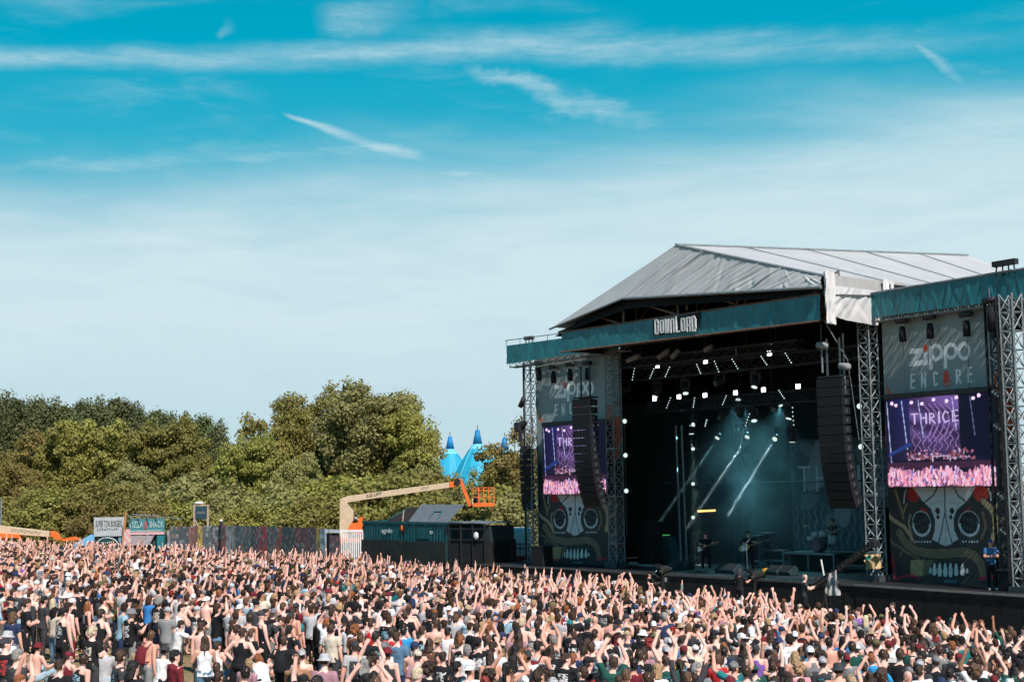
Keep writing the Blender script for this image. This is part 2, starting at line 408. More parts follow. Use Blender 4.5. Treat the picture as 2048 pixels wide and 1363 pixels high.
def crown_arrays(rg, H, Rx, kind, n_clump, per, leaf, base_frac=0.2, holes=0):
    cs = []; rads = []
    zc = H*(base_frac + (1-base_frac)*0.5); rz = H*(1-base_frac)*0.5
    lobes = []
    if kind == 'broad':
        for _ in range(9):
            a = rg.uniform(0, 2*math.pi); e = rg.uniform(-0.7, 0.95); q = math.sqrt(max(0, 1-e*e))
            lobes.append((Rx*0.62*q*math.cos(a), Rx*0.62*q*math.sin(a), zc + rz*0.60*e, rg.uniform(0.36, 0.52)))
        lobes.append((0, 0, zc, 0.6))
    tries = 0
    while len(cs) < n_clump and tries < n_clump*20:
        tries += 1
        if kind == 'broad':
            lx, ly, lz, lr = lobes[rg.integers(len(lobes))]
            d = rg.normal(size=3); d /= np.linalg.norm(d); rr = lr*rg.uniform(0.6, 1.0)
            if d[2] < -0.4 and rg.random() < 0.6: continue
            p = np.array([lx+d[0]*rr*Rx, ly+d[1]*rr*Rx, lz+d[2]*rr*rz*0.95]); r = rg.uniform(0.10, 0.19)*Rx
        elif kind == 'poplar':
            t = rg.random()**0.8; a = rg.uniform(0, 2*math.pi)
            w = Rx*(0.35+0.65*math.sin(min(1, t*1.15+0.12)*math.pi*0.92))*rg.uniform(0.55, 1.0)
            if t > 0.93: w *= 0.5
            p = np.array([w*math.cos(a), w*math.sin(a), H*(base_frac+(1-base_frac)*t)*0.97]); r = rg.uniform(0.16, 0.30)*Rx
        else:
            a = rg.uniform(0, 2*math.pi); e = rg.uniform(0.0, 1.0); q = math.sqrt(1-e*e); k = rg.uniform(0.75, 1.05)
            p = np.array([Rx*q*math.cos(a)*k, Rx*q*math.sin(a)*k, H*(0.06+0.88*e*k)]); r = rg.uniform(0.12, 0.22)*Rx
        cs.append(p); rads.append(r)
    cs = np.array(cs); rads = np.array(rads); n = len(cs)*per
    ci = np.repeat(np.arange(len(cs)), per)
    d = rg.normal(size=(n, 3)); d /= np.linalg.norm(d, axis=1, keepdims=True)
    rr = rg.random(n)**0.42*rg.uniform(.8, 1.25, n)
    st = np.array([1, 1, 2.6]) if kind == 'poplar' else np.array([1.15, 1.15, 0.8])
    P = cs[ci] + d*(rads[ci]*rr)[:, None]*st
    nrm = d*0.8 + rg.normal(size=(n, 3))*0.55 + np.array([0, 0, 0.35]); nrm /= np.linalg.norm(nrm, axis=1, keepdims=True)
    t = rg.normal(size=(n, 3))
    if kind == 'poplar': t[:, 2] += 2.2
    t -= nrm*(t*nrm).sum(1, keepdims=True); t /= np.linalg.norm(t, axis=1, keepdims=True); b = np.cross(nrm, t)
    L = (leaf*rg.uniform(0.6, 1.3, n))[:, None]; Wd = L*(0.30 if kind == 'poplar' else 0.42)
    V = np.stack([P-t*L*0.5, P+b*Wd, P+t*L*0.5, P-b*Wd], 1).reshape(-1, 3)
    V[:, 2] = np.maximum(V[:, 2], 0.05)
    return V, np.arange(n*4).reshape(-1, 4), cs
TOPH = {}
def make_tree(name, label, cat, lm, seed, H, Rx, kind, n_clump, per, leaf, base_frac=0.2, group=None):
    rg = np.random.default_rng(seed)
    root = thing(name, label, cat, group=group)
    V, Fq, cs = crown_arrays(rg, H, Rx, kind, n_clump, per, leaf, base_frac)
    b = MB()
    if kind != 'bush':
        top = H*(0.9 if kind == 'poplar' else 0.62); pts = []; rad = []
        r0 = 0.028*H
        for i in range(6):
            t = i/5; pts.append((rg.normal()*0.1*t, rg.normal()*0.1*t, top*t-0.3*(i == 0))); rad.append(r0*(1-0.82*t))
        b.path(pts, rad, 8)
        for c in cs[rg.permutation(len(cs))[:26]]:
            z0 = min(c[2]*rg.uniform(0.35, 0.75), top*0.95); k = z0/top
            a = Vector((0, 0, z0)); e = Vector(c); mid = a.lerp(e, 0.5) + Vector((0, 0, 0.06*H*rg.uniform(-.3, 1)))
            b.path([a, mid, e], [r0*(1-.8*k)*0.45, r0*0.22, 0.03], 5)
        b.build('trunk', M_BARK, root, True)
    else:
        for i in range(7):
            a = rg.uniform(0, 6.28); q = rg.uniform(0.3, 0.8)*Rx
            b.path([(0.15*math.cos(a), 0.15*math.sin(a), -0.2), (q*.5*math.cos(a), q*.5*math.sin(a), H*.4), (q*math.cos(a), q*math.sin(a), H*.75)], [.07, .045, .015], 5)
        b.build('stem', M_BARK, root, True)
    np_mesh('crown', V, Fq, lm, root)
    TOPH[root.name] = float(np.percentile(V[:, 2], 99.7))
    return root
def place_tree(proto, px, py_top, Y, H0, label=None, sx=1.0, first=False, rot=None, group=None, sink=0.0):
    """tree whose top shows at (px, py_top), standing Y metres away"""
    H0 = TOPH.get(proto.name, H0); py_top += 10; top = at_y(px, py_top, Y); z0 = gz(top.x, Y) - sink; s = (top.z - z0)/H0
    o = proto if first else copy_tree(proto)
    o.location = (top.x, Y, z0); o.scale = (s*sx, s*sx, s); o.rotation_euler[2] = random.uniform(0, 6.28) if rot is None else rot
    if label: o['label'] = label
    if group: o['group'] = group
    return o
def forest():
    G1 = 'tall dark trees along the back of the wood'
    pops = [make_tree('poplar_tree', 'tall dark blue-green tree in the back row of the wood', 'tree', L_DARK, 20+i, 18, 3.4, 'poplar', 130, 190, 0.42, 0.06, G1) for i in range(3)]
    spots = [(-70, 792), (-25, 788), (12, 783), (42, 786), (74, 791), (104, 796), (134, 800), (165, 796), (196, 792), (226, 787), (252, 792), (281, 800), (308, 806), (338, 815), (366, 822)]
    for i, (x, y) in enumerate(spots):
        place_tree(pops[i % 3], x, y + random.uniform(-1, 8), 138 + (i*7 % 5)*2.5, 18, first=i < 3, sx=random.uniform(0.95, 1.15))
    place_tree(pops[1], 408, 825, 133, 18, 'dark upright tree standing apart at the end of the back row', sx=1.15)
    place_tree(pops[2], 436, 838, 131, 18, 'short dark upright tree leaning out of the gap between two woods', sx=0.85)
    # rounded trees of the middle row
    br = [make_tree('broadleaf_tree', 'tree', 'tree', lm, 40+i, 13, 5.2, 'broad', 210, 175, 0.28, bf) for i, (lm, bf) in
          enumerate(((L_OLIVE, 0.06), (L_YELLOW, 0.05), (L_GREY, 0.05), (L_BROWN, 0.06)))]
    used = set()
    def put(k, x, y, Y, label, sx=1.0, proto=None, H0=13):
        p = (proto or br)[k]; key = (id(proto or br), k); place_tree(p, x, y, Y, H0, label, sx*(.76 if proto is None else 1.0), first=key not in used); used.add(key)
    put(3, 70, 858, 122, 'brownish olive rounded tree below the tall dark back row', 1.15)
    put(0, 150, 850, 120, 'olive rounded tree between the brownish tree and the domed tree', 1.05)
    put(0, 212, 833, 121, 'domed olive tree rising in front of the dark back row', 1.15)
    put(1, 335, 832, 120, 'yellow-green rounded tree lit on its crown above dark hollows', 1.15)
    put(3, 20, 905, 114, 'low brown-green tree behind the lowered lift boom', 1.1)
    put(1, 392, 900, 113, 'pale yellow-green tree below the dark upright tree', 1.0)
    put(0, -60, 870, 118, 'olive tree cut by the edge of the wood beside the brown-green tree', 1.1)
    put(2, 275, 912, 112, 'grey-olive leafy tree above the burger stall', 1.15)
    put(0, 545, 816, 116, 'rounded olive tree joined to the big crowned tree', 1.0)
    put(1, 500, 862, 112, 'yellow-green tree at the foot of the rounded olive tree', 1.0)
    put(2, 590, 900, 110, 'grey-olive tree under the big crowned tree', 1.0)
    big = [make_tree('broadleaf_tree', 'big', 'tree', L_GREY, 71, 17, 6.4, 'broad', 320, 170, 0.26, 0.05),
           make_tree('broadleaf_tree', 'big', 'tree', L_OLIVE, 77, 17, 6.0, 'broad', 250, 165, 0.27, 0.05)]
    put(0, 705, 768, 117, 'biggest tree, broad ragged crown towering above all others', 1.05, big, 17)
    put(1, 630, 770, 121, 'tall olive tree with loose top behind the biggest tree', 0.70, big, 17)
    put(1, 782, 812, 114, 'olive tree sloping down from the biggest tree towards the blue tent', 0.86, big, 17)
    put(2, 838, 888, 112, 'small grey-olive tree at the edge of the blue tent', 0.75)
    sp = [make_tree('broadleaf_tree', 'sparse', 'tree', L_BROWN, 93, 13, 4.6, 'broad', 80, 100, 0.27, 0.12)]
    put(0, 1026, 832, 103, 'thin sparse tree with sky showing through beside the stage tower', 0.85, sp)
    put(0, 1000, 862, 104, 'thin sparse tree in front of the right-hand tent peak', 0.7, sp)
    put(0, 1078, 850, 104, 'thin sparse tree half hidden by the stage wing', 0.8, sp)
    # shrubs
    bs = [make_tree('shrub', 'shrub', 'shrub', lm, 120+i, 6, 4.2, 'bush', 150, 165, 0.25, 0.0) for i, lm in enumerate((L_OLIVE, L_YELLOW, L_GREY, L_BROWN))]
    def sh(k, x, y, Y, label, sx=1.0): put(k, x, y, Y, label, sx, bs, 6)
    sh(0, 30, 985, 106, 'dark olive shrub behind the lowered lift boom', 1.3)
    sh(1, 120, 968, 105, 'bright yellow-green shrub left of the burger stall', 1.2)
    sh(0, 205, 960, 104, 'olive shrub straight behind the burger stall sign', 1.2)
    sh(3, 195, 1000, 100, 'rusty brown shrub peeping over the burger stall sign', 0.8)
    sh(1, 255, 985, 102, 'yellow-green shrub between burger stall and pizza stall', 1.0)
    sh(3, 310, 1000, 101, 'brown shrub over the roof of the pizza stall', 1.1)
    sh(1, 370, 990, 102, 'yellow-green shrub behind the dark board on posts', 1.0)
    sh(2, 440, 985, 102, 'grey-olive shrub where the poster fence begins', 1.1)
    sh(2, 385, 945, 106, 'tall grey-olive shrub with bare stems above the dark board', 1.2)
    sh(3, 470, 1012, 99, 'low brown shrub along the poster fence', 1.0)
    sh(1, 528, 1000, 100, 'yellow-green shrub over the middle of the poster fence', 1.1)
    sh(2, 560, 965, 104, 'grey-olive shrub below the small gap in the wood', 1.2)
    sh(1, 600, 1010, 99, 'low yellow-green shrub over the poster fence by the raised lift', 1.1)
    sh(0, 655, 985, 101, 'olive shrub just left of the raised lift mast', 1.1)
    sh(1, 730, 960, 104, 'yellow-green shrub under the raised lift boom', 1.2)
    sh(0, 690, 945, 108, 'dark olive shrub behind the raised lift mast', 1.3)
    sh(1, 800, 940, 105, 'yellow-green shrub above the generator flaps', 1.2)
    sh(0, 852, 938, 106, 'olive shrub in front of the left tent peak', 1.0)
    sh(1, 850, 985, 100, 'low yellow-green shrub behind the generator containers', 1.1)
    sh(2, 925, 968, 101, 'grey-olive shrub beside the lift basket', 1.0)
    sh(1, 975, 962, 101, 'yellow-green shrub below the right tent peak', 0.95)
    sh(2, 985, 1000, 98, 'grey-olive shrub behind the white trailer', 1.1)
    sh(2, 1040, 965, 100, 'grey-olive shrub against the stage tower', 1.0)
    sh(3, 925, 1015, 98, 'low brown shrub right of the generator containers', 0.9)
forest()
# ------------------------------------------------------------------ sheets and printing
def sheet(name, P, nu, nv, material, parent=None, fn=None, col=None, smooth=True):
    """curved cloth between four corners P00 P10 P11 P01; fn(s,t)->offset along the normal; col(S,T)->rgb"""
    P = [np.array(p, dtype=float) for p in P]
    S, T = np.meshgrid(np.linspace(0, 1, nu+1), np.linspace(0, 1, nv+1))
    s = S[..., None]; t = T[..., None]
    V = P[0]*(1-s)*(1-t) + P[1]*s*(1-t) + P[2]*s*t + P[3]*(1-s)*t
    nrm = np.cross(P[1]-P[0], P[3]-P[0])
    if np.linalg.norm(nrm) < 1e-6: nrm = np.cross(P[2]-P[0], P[3]-P[0])
    nrm /= np.linalg.norm(nrm)
    if fn is not None: V = V + nrm*fn(S, T)[..., None]
    i = np.arange((nu+1)*(nv+1)).reshape(nv+1, nu+1)
    Fq = np.stack([i[:-1, :-1], i[:-1, 1:], i[1:, 1:], i[1:, :-1]], -1).reshape(-1, 4)
    c = None if col is None else np.asarray(col(S, T)).reshape(-1, 3)
    return np_mesh(name, V.reshape(-1, 3), Fq, material, parent, c, smooth)
def wrinkle(seed, n=14, amp=0.03, slant=0.6, freq=(6, 40), edge=False):
    r = np.random.default_rng(seed); ks = r.uniform(freq[0], freq[1], n); ph = r.uniform(0, 6.28, n); sl = r.uniform(-slant, slant, n)
    c0 = r.random(n); w0 = r.uniform(0.08, 0.35, n); a = r.uniform(0.3, 1, n)*12/ks
    def fn(S, T):
        z = np.zeros_like(S)
        for i in range(n):
            x = S + sl[i]*T*0.15
            z += a[i]*np.sin(ks[i]*x*6.28/2+ph[i] + 1.5*np.sin(3*T+ph[i]))*np.exp(-((x-c0[i])/w0[i])**2)
        return amp*z
    return fn
def creases(seed, n, amp, w=(.004, .012), slant=.2, tw=.4):
    r = np.random.default_rng(seed); c = r.random(n); ww = r.uniform(w[0], w[1], n); a = r.choice([-1, 1], n)*r.uniform(.4, 1, n); t0 = r.random(n); sl = r.uniform(slant*.3, slant, n)*(r.choice([-1, 1], n, p=[.25, .75])); th = r.uniform(.4, 1, n)*tw
    def fn(S, T):
        z = np.zeros_like(S)
        for i in range(n): z += a[i]*np.exp(-((S-c[i]-sl[i]*(T-t0[i]))/ww[i])**2)*np.exp(-((T-t0[i])/th[i])**2)
        return amp*z
    return fn
def scribble(n, parent, material, loc, W_, H_, rotM=None):
    """print too small to read: a row of uneven letter-high strokes"""
    b = MB()
    for i in range(n):
        x = W_*((i+.5)/n-.5); w = W_/n*.34; h = H_*random.uniform(.32, .5)
        b.bx(x-w, x-w*.4, -.004, .004, -h, h); b.bx(x-w*.4, x+w*random.uniform(.5, 1), -.004, .004, h-H_*.2 if i % 3 else -h, h if i % 3 else -h+H_*.2)
    o = b.build('small_print', material, parent); o.matrix_local = Matrix.Translation(loc) @ (rotM if rotM is not None else Matrix.Identity(4)); return o
class Ink:
    """rasterises flat print in sheet coordinates (u across, w up)"""
    def __init__(s, u0, u1, w0, w1, nu, nv, base):
        s.U, s.Wc = np.meshgrid(np.linspace(u0, u1, nu+1), np.linspace(w0, w1, nv+1))
        s.C = np.zeros(s.U.shape+(3,)); s.C[:] = base
    def put(s, mask, c):
        if callable(c): c = c(s.U, s.Wc)[mask]
        s.C[mask] = c
    def poly(s, pts, c):
        x, y = s.U, s.Wc; ins = np.zeros(x.shape, bool); n = len(pts); j = n-1
        for i in range(n):
            xi, yi = pts[i]; xj, yj = pts[j]
            if yi != yj:
                cnd = ((yi > y) != (yj > y)) & (x < (xj-xi)*(y-yi)/(yj-yi)+xi); ins ^= cnd
            j = i
        s.put(ins, c)
    def line(s, pts, wd, c):
        d = np.full(s.U.shape, 1e9)
        for (x0, y0), (x1, y1) in zip(pts[:-1], pts[1:]):
            L2 = (x1-x0)**2+(y1-y0)**2+1e-12; t = np.clip(((s.U-x0)*(x1-x0)+(s.Wc-y0)*(y1-y0))/L2, 0, 1)
            d = np.minimum(d, np.hypot(s.U-x0-t*(x1-x0), s.Wc-y0-t*(y1-y0)))
        s.put(d < wd/2, c)
    def ell(s, c0, rx, ry, c, ri=None, lower=None):
        q = np.hypot((s.U-c0[0])/rx, (s.Wc-c0[1])/ry); mk = q < 1
        if ri: mk &= np.hypot((s.U-c0[0])/(rx*ri), (s.Wc-c0[1])/(ry*ri)) > 1
        if lower is not None: mk &= s.Wc < c0[1]+lower*ry
        s.put(mk, c)
def truss(b, p0, p1, size, bays, r=0.03, rb=0.018, up=None, n=5):
    """square lattice girder"""
    p0, p1 = Vector(p0), Vector(p1); t = (p1-p0).normalized()
    ref = Vector(up) if up else (Vector((0, 0, 1)) if abs(t.z) < 0.9 else Vector((1, 0, 0)))
    x = ref.cross(t).normalized(); y = t.cross(x); h = size/2
    cs = [x*h+y*h, -x*h+y*h, -x*h-y*h, x*h-y*h]
    for c in cs: b.tube(p0+c, p1+c, r, n)
    for k in range(bays):
        a = p0.lerp(p1, k/bays); e = p0.lerp(p1, (k+1)/bays); md = a.lerp(e, 0.5)
        for i in range(4):
            c, d = cs[i], cs[(i+1) % 4]
            b.tube(a+c, a+d, rb, 4, cap=False); b.tube(a+c, e+d, rb, 4, cap=False)
            b.tube(a+d, e+c, rb, 4, cap=False)
    return b

# ------------------------------------------------------------------ blue big-top tent far behind the trees
def big_top():
    Y = 260
    mb_ = mat('blue_tent_canvas', (0.02, 0.33, 0.50), 0.6, var=0.12, nscale=0.3, bump=0.2, bscale=0.6)
    md = mat('deep_blue_cap', (0.01, 0.19, 0.44), 0.5, var=0.1, nscale=0.3)
    mp = mat('pale_tent_collar', (0.16, 0.56, 0.70), 0.5, var=0.1, nscale=0.5)
    c = at_y(940, 1000, Y)
    root = thing('circus_tent', 'bright blue pointed big-top tent rising behind the trees', 'tent', (c.x, Y, gz(0, Y)))
    for k, (px, pt, pc, pb, wt, wc, wb, dy) in enumerate(((900, 872, 897, 985, 7, 16, 62, 6), (955, 859, 887, 985, 8, 18, 66, 0), (1009, 874, 898, 985, 7, 16, 60, 6))):
        Yk = Y+dy; s = Yk/F_PX
        def P(y): return at_y(px, y, Yk) - root.location
        a, e, f, g = P(pt), P(pc), P(pc+10), P(pb)
        n = 16
        def ring(p, r, tw=1.0):
            return (p, Vector((r*s, 0, 0)), Vector((0, r*s, 0)))
        cap = MB().rings([ring(e, wc/2+0.6), ring(a, wt/2), ], n); o = cap.build('peak_cap', md, root, True)
        MB().tube(a, a+Vector((0, 0, 0.9)), 0.09, 5).build('mast_tip', M_ALU, root)
        MB().rings([ring(f, wc/2+8), ring(e, wc/2)], n, False).build('peak_collar', mp, root, True)
        pts = []
        for t in np.linspace(0, 1, 7):
            rr = (wc/2+8) + (wb-(wc/2+8))*(t**0.92); z = f.z + (g.z-f.z)*t
            pts.append(ring(Vector((f.x, f.y, z)), rr))
        pts.reverse()
        b = MB().rings(pts, n, False); roof = b.build('roof_panel', mb_, root)
        sb = MB()
        for j in range(1, n, 3):
            an = 2*math.pi*j/n
            sb.path([q[0]+(q[1]*math.cos(an)+q[2]*math.sin(an)) for q in pts], 0.05, 4)
        sb.build('seam', mp, roof)
    w = MB(); bz = at_y(940, 985, Y).z-root.location.z
    w.rings([(Vector((0, 4, 0)), Vector((22, 0, 0)), Vector((0, 12, 0))), (Vector((0, 4, bz+0.4)), Vector((21, 0, 0)), Vector((0, 11.5, 0)))], 24); w.build('side_wall', mb_, root)
big_top()

# ------------------------------------------------------------------ printed poster fence
def poster_mat():
    mt = bpy.data.materials.new('poster_panel_print'); mt.use_nodes = True; N = NT(mt.node_tree); b = mt.node_tree.nodes['Principled BSDF']
    oi = N.n('ShaderNodeObjectInfo'); co = N.n('ShaderNodeTexCoord').outputs['Object']
    off = N.n('ShaderNodeVectorMath', operation='ADD', ins={0: co, 1: N.n('ShaderNodeCombineXYZ', ins={0: N.m('MULTIPLY', oi.outputs['Random'], 37.0), 1: 0.0, 2: N.m('MULTIPLY', oi.outputs['Random'], 91.0)}).outputs[0]}).outputs[0]
    mp = N.n('ShaderNodeMapping', ins={0: off, 3: (3.2, 1, 2.4)}).outputs[0]
    vo = N.n('ShaderNodeTexVoronoi', distance='CHEBYCHEV', ins={'Vector': mp, 'Scale': 1.3})
    blob = N.m('MULTIPLY', N.m('LESS_THAN', vo.outputs['Distance'], 0.33), N.m('GREATER_THAN', N.noise(mp, 5.0, 3, 0.7), 0.49))
    n2 = N.noise(mp, 0.8, 3, 0.6)
    c = N.mix(N.sstep(0.4, 0.65, n2), oi.outputs['Color'], (0.05, 0.075, 0.085, 1))
    pale = N.mix(N.sstep(0.3, 0.7, N.n('ShaderNodeSeparateColor', ins={0: vo.outputs['Color']}).outputs[0]), (0.30, 0.36, 0.38, 1), (0.33, 0.16, 0.13, 1))
    N.L.new(N.mix(N.m('MULTIPLY', blob, 0.85), c, pale), b.inputs['Base Color']); b.inputs['Roughness'].default_value = 0.8
    return mt
def poster_fence():
    mp = poster_mat()
    A = at_y(444, 1049, 92); B = at_y(655, 1057, 81)
    ang = math.degrees(math.atan2(B.x-A.x, -(B.y-A.y))); L = math.hypot(B.x-A.x, B.y-A.y); zt = (A.z+B.z)/2
    z0 = min(gz(A.x, A.y), gz(B.x, B.y)) - 0.1
    fr = Fr((A.x, A.y), ang, z0); h = zt-z0
    root = thing('poster_fence', 'tall fence of dark printed poster panels running towards the generators', 'fence', M=fr.M)
    # panel right edges in the photograph with their main colour
    DK = (0.075, 0.095, 0.11)
    edges = [(452, (.30, .09, .06)), (462, (.36, .38, .42)), (472, (.30, .33, .34)), (482, (.08, .12, .15)), (491, (.12, .15, .18)), (500, (.09, .11, .12)),
             (512, (.04, .07, .08)), (521, (.12, .06, .08)), (534, (.34, .035, .06)), (543, DK), (553, DK), (563, (.30, .07, .05)), (575, (.03, .06, .07)),
             (588, (.03, .06, .065)), (600, (.13, .04, .05)), (614, (.12, .05, .06)), (632, (.10, .05, .06)), (641, (.42, .31, .06)), (652, (.36, .46, .52))]
    x0 = 443.0; back = MB(); u1 = L
    for x1, c in edges:
        ua, _ = fr.hit(x0+0.4, 1060); ub, _ = fr.hit(x1, 1060)
        o = MB().bx(ua+0.015, ub-0.015, -0.03, 0.03, 0.02, h+random.uniform(-.03, .03)).build('poster_panel', mp, root); o.color = (*c, 1); x0 = x1
    back.bx(-0.1, L+0.1, 0.05, 0.09, 0, h-0.1); back.build('backing', M_BLACK, root)
    for k in range(9): MB().bar((L*k/8, 0.12, 0), (L*k/8, 0.12, h+0.05), 0.08).build('post', M_BLACKM, root)
    MB().tube((-.12, 0, 0), (-.12, 0, h+0.25), 0.10, 8).build('end_post', M_BLACKM, root)
    MB().ell((-.12, 0, h+0.3), (.1, .1, .1)).build('post_cap', M_WHITE, root)
    # return part, square to the lens
    a = at_y(334, 1052, 93); b = at_y(441, 1052.5, 92.4)
    zz = gz(a.x, a.y)-0.1; hh = a.z-zz
    f2 = Fr((a.x, a.y), math.degrees(math.atan2(b.x-a.x, -(b.y-a.y))), zz)
    root2 = thing('poster_fence', 'dark poster fence with one mustard panel beside the pizza stall', 'fence', M=f2.M)
    x0 = 334.0
    for x1, c in ((340, (.3, .4, .45)), (358, DK), (377, (.05, .06, .07)), (395, (.16, .06, .05)), (405, (.38, .27, .05)), (423, DK), (440, (.045, .055, .07))):
        ua, _ = f2.hit(x0+.3, 1060); ub, _ = f2.hit(x1, 1060)
        o = MB().bx(ua+.015, ub-.015, -.03, .03, .02, hh-(.25 if x0 == 334 else 0)).build('poster_panel', mp, root2); o.color = (*c, 1); x0 = x1
    for k in range(5): MB().bar(((ub)*k/4, .1, 0), ((ub)*k/4, .1, hh), .08).build('post', M_BLACKM, root2)
    # short side panel and white barred gate beyond
    p, q = at_y(655, 1058, 81.2), at_y(680, 1060, 80.4); zg = gz(p.x, p.y)-0.05
    f3 = Fr((p.x, p.y), math.degrees(math.atan2(q.x-p.x, -(q.y-p.y))), zg); Lq = math.hypot(q.x-p.x, q.y-p.y)
    r3 = thing('dark_hoarding', 'plum-brown hoarding panel with pale top rail next to the white gate', 'hoarding', M=f3.M)
    o = MB().bx(0.25, Lq, -.03, .03, 0, p.z-zg-.3).build('board', mp, r3); o.color = (.13, .07, .085, 1)
    o = MB().bx(0, .25, -.035, .035, 0, p.z-zg-.2).build('side_board', M_PAINT, r3); o.color = (.27, .16, .12, 1)
    MB().bx(0, Lq+.1, -.08, .08, p.z-zg-.18, p.z-zg).build('top_rail', M_WHITE, r3)
    p, q = at_y(682, 1059, 84), at_y(726, 1060.5, 84); zg = gz(p.x, p.y)-0.05
    f4 = Fr((p.x, p.y), 90, zg); hh = p.z-zg; Lq = q.x-p.x
    r4 = thing('barred_gate', 'white barred gate between poster fence and generator containers', 'gate', M=f4.M)
    MB().bx(0, Lq, -.06, .06, hh-.14, hh).build('top_rail', M_WHITE, r4)
    for k in range(11): MB().bx(Lq*k/10.5, Lq*k/10.5+.075, -.03, .03, 0, hh-.14).build('bar', M_WHITE, r4)
    MB().bar((.35*Lq, -.12, hh*.52), (.85*Lq, -.12, .1), .10).build('brace', M_ALU, r4)
    r5 = thing('dark_trailer', 'low dark trailer standing behind the white barred gate', 'trailer', (p.x+.8, 86, gz(p.x, 86)))
    MB().bx(-1.1, 1.1, 0, 2, .5, 2.3).build('body', M_BLACKM, r5, bevel=.05)
    for sx in (-.6, .6): MB().tube((sx, -.05, .4), (sx, .15, .4), .38, 14).build('wheel', M_BLACK, r5)
poster_fence()

# ------------------------------------------------------------------ food stalls and the board on posts
def stalls():
    Y = 93.0
    def rect(x0, x1, y0, y1, Yd=Y):
        a, b = at_y(x0, y0, Yd), at_y(x1, y1, Yd); return a.x, b.x, b.z, a.z
    x0, x1, z0, z1 = rect(188, 248, 1034, 1071); g = gz(x0, Y)
    r = thing('food_stall', 'burger stall with pale grey sign board and dark round emblem', 'stall', (x0, Y, g))
    w = x1-x0; A = z0-g; B = z1-g
    o = MB().bx(0, w, 0, .12, A, B).build('sign_board', mat('pale_sign', (.40, .44, .46), .7, var=.1), r)
    ink = mat('sign_black_ink', (.03, .035, .04), .7, var=0)
    lettering('SUPER TON BURGERS', o, ink, (w*.5, -.02, A+(B-A)*.66), w*.88, (B-A)*.33)
    scribble(9, o, ink, (w*.46, -.02, A+(B-A)*.36), w*.7, (B-A)*.13)
    MB().bx(0, w, .2, 2.4, 0, A-.02).build('cabin', mat('stall_brick_red', (.13, .07, .06), .8, var=.3), r)
    MB().bx(.1, w-.1, .13, .2, .9, A-.25).build('hatch', M_BLACK, r)
    b = MB(); n = 14; cx = w*.46; rr = .98; pts = [(cx+rr*math.cos(math.pi*i/n), rr*math.sin(math.pi*i/n)+A-.95) for i in range(n+1)]
    b.add([(x, -.12, z) for x, z in pts]+[(x, -.06, z) for x, z in pts], [tuple(range(n+1)), tuple(range(2*n+1, n, -1))]+[(i, i+n+1, i+n+2, i+1) for i in range(n)])
    em = b.build('round_emblem', mat('emblem_dark_teal', (.012, .05, .062), .6, var=.1), r)
    b = MB(); b.path([(cx+.88*rr*math.cos(a), -.13, .88*rr*math.sin(a)+A-.95) for a in np.linspace(.15, math.pi-.15, 14)], .025, 4); b.build('rim', M_WHITE, em)
    scribble(8, em, M_WHITE, (cx, -.14, A-.42), 1.0, .14); scribble(6, em, M_WHITE, (cx, -.14, A-.72), .9, .16)
    o = MB().bx(w*.83, w, -.05, .1, -.2, A-.1).build('menu_board', M_PAINT, r); o.color = (.18, .30, .40, 1)
    o = MB().bx(-.35, .1, -.1, .1, .6, A-.3).build('side_poster', M_PAINT, r); o.color = (.30, .18, .25, 1)
    # wooden flag pole with flag
    p = at_y(250, 1023, 92.2); r = thing('flag_pole', 'wooden pole with a drooping pink and white flag between the stalls', 'flag pole', (p.x, 92.2, gz(p.x, 92)))
    H = p.z-gz(p.x, 92)
    MB().tube((-.25, 0, 0), (.05, 0, H), .09, 8, .07).build('pole', mat('orange_wood', (.42, .20, .09), .7, var=.2), r)
    def fc(S, T):
        c = np.zeros(S.shape+(3,)); c[:] = (.55, .50, .50); c[(np.floor(S*3+T*4) % 2) == 0] = (.60, .26, .28); return c
    sheet('flag', ((-.05, -.05, 1.3), (.42, -.05, 1.7), (.36, -.05, 2.6), (0, -.05, 2.5)), 12, 10, M_FLATPRINT, r, wrinkle(3, 8, .02), fc)
    # pizza stall
    x0, x1, z0, z1 = rect(258, 329, 1037, 1062); g = gz(x0, Y); w = x1-x0; A = z0-g; B = z1-g
    r = thing('food_stall', 'pizza stall with teal sign board, lamp arms and grey awning', 'stall', (x0, Y, g))
    o = MB().bx(0, w, 0, .12, A, B).build('sign_board', mat('teal_sign', (.05, .20, .23), .7, var=.12), r)
    pal = mat('sign_pale_ink', (.42, .52, .52), .7, var=0)
    lettering('PIZZA', o, pal, (w*.22, -.02, A+(B-A)*.56), w*.36, (B-A)*.48); lettering('SHACK', o, pal, (w*.77, -.02, A+(B-A)*.56), w*.40, (B-A)*.48)
    b = MB(); b.ell((w*.475, -.03, A+(B-A)*.5), (.11, .02, .30), 10, 7); b.build('emblem', mat('emblem_red', (.28, .10, .11), .7, var=.1), o)
    MB().bx(.1, w*.93, -.02, .02, A+.03, A+.09).build('small_print_line', pal, o)
    o = MB().bx(0, w, -.05, .05, A-.18, A-.02).build('pink_fascia', M_PAINT, r); o.color = (.62, .38, .40, 1)
    for k in (.08, .3, .55, .8): MB().tube((w*k-.35, .1, B+.28), (w*k+.15, -.35, B+.02), .035, 5).build('lamp_arm', M_ALU, r)
    MB().tube((0, .5, B+.3), (w+1.0, .5, B-.05), .03, 5).build('rear_pole', M_ALU, r)
    MB().bx(0, w, .3, 2.4, 0, A-.2).build('cabin', mat('cabin_dark_blue', (.03, .06, .075), .7, var=.2), r)
    sheet('awning', ((-.2, -1.1, A-.85), (w*.72, -1.1, A-.8), (w*.72, 0, A-.22), (-.1, 0, A-.25)), 20, 6, mat('grey_awning', (.22, .20, .21), .8, var=.15), r, wrinkle(5, 8, .03))
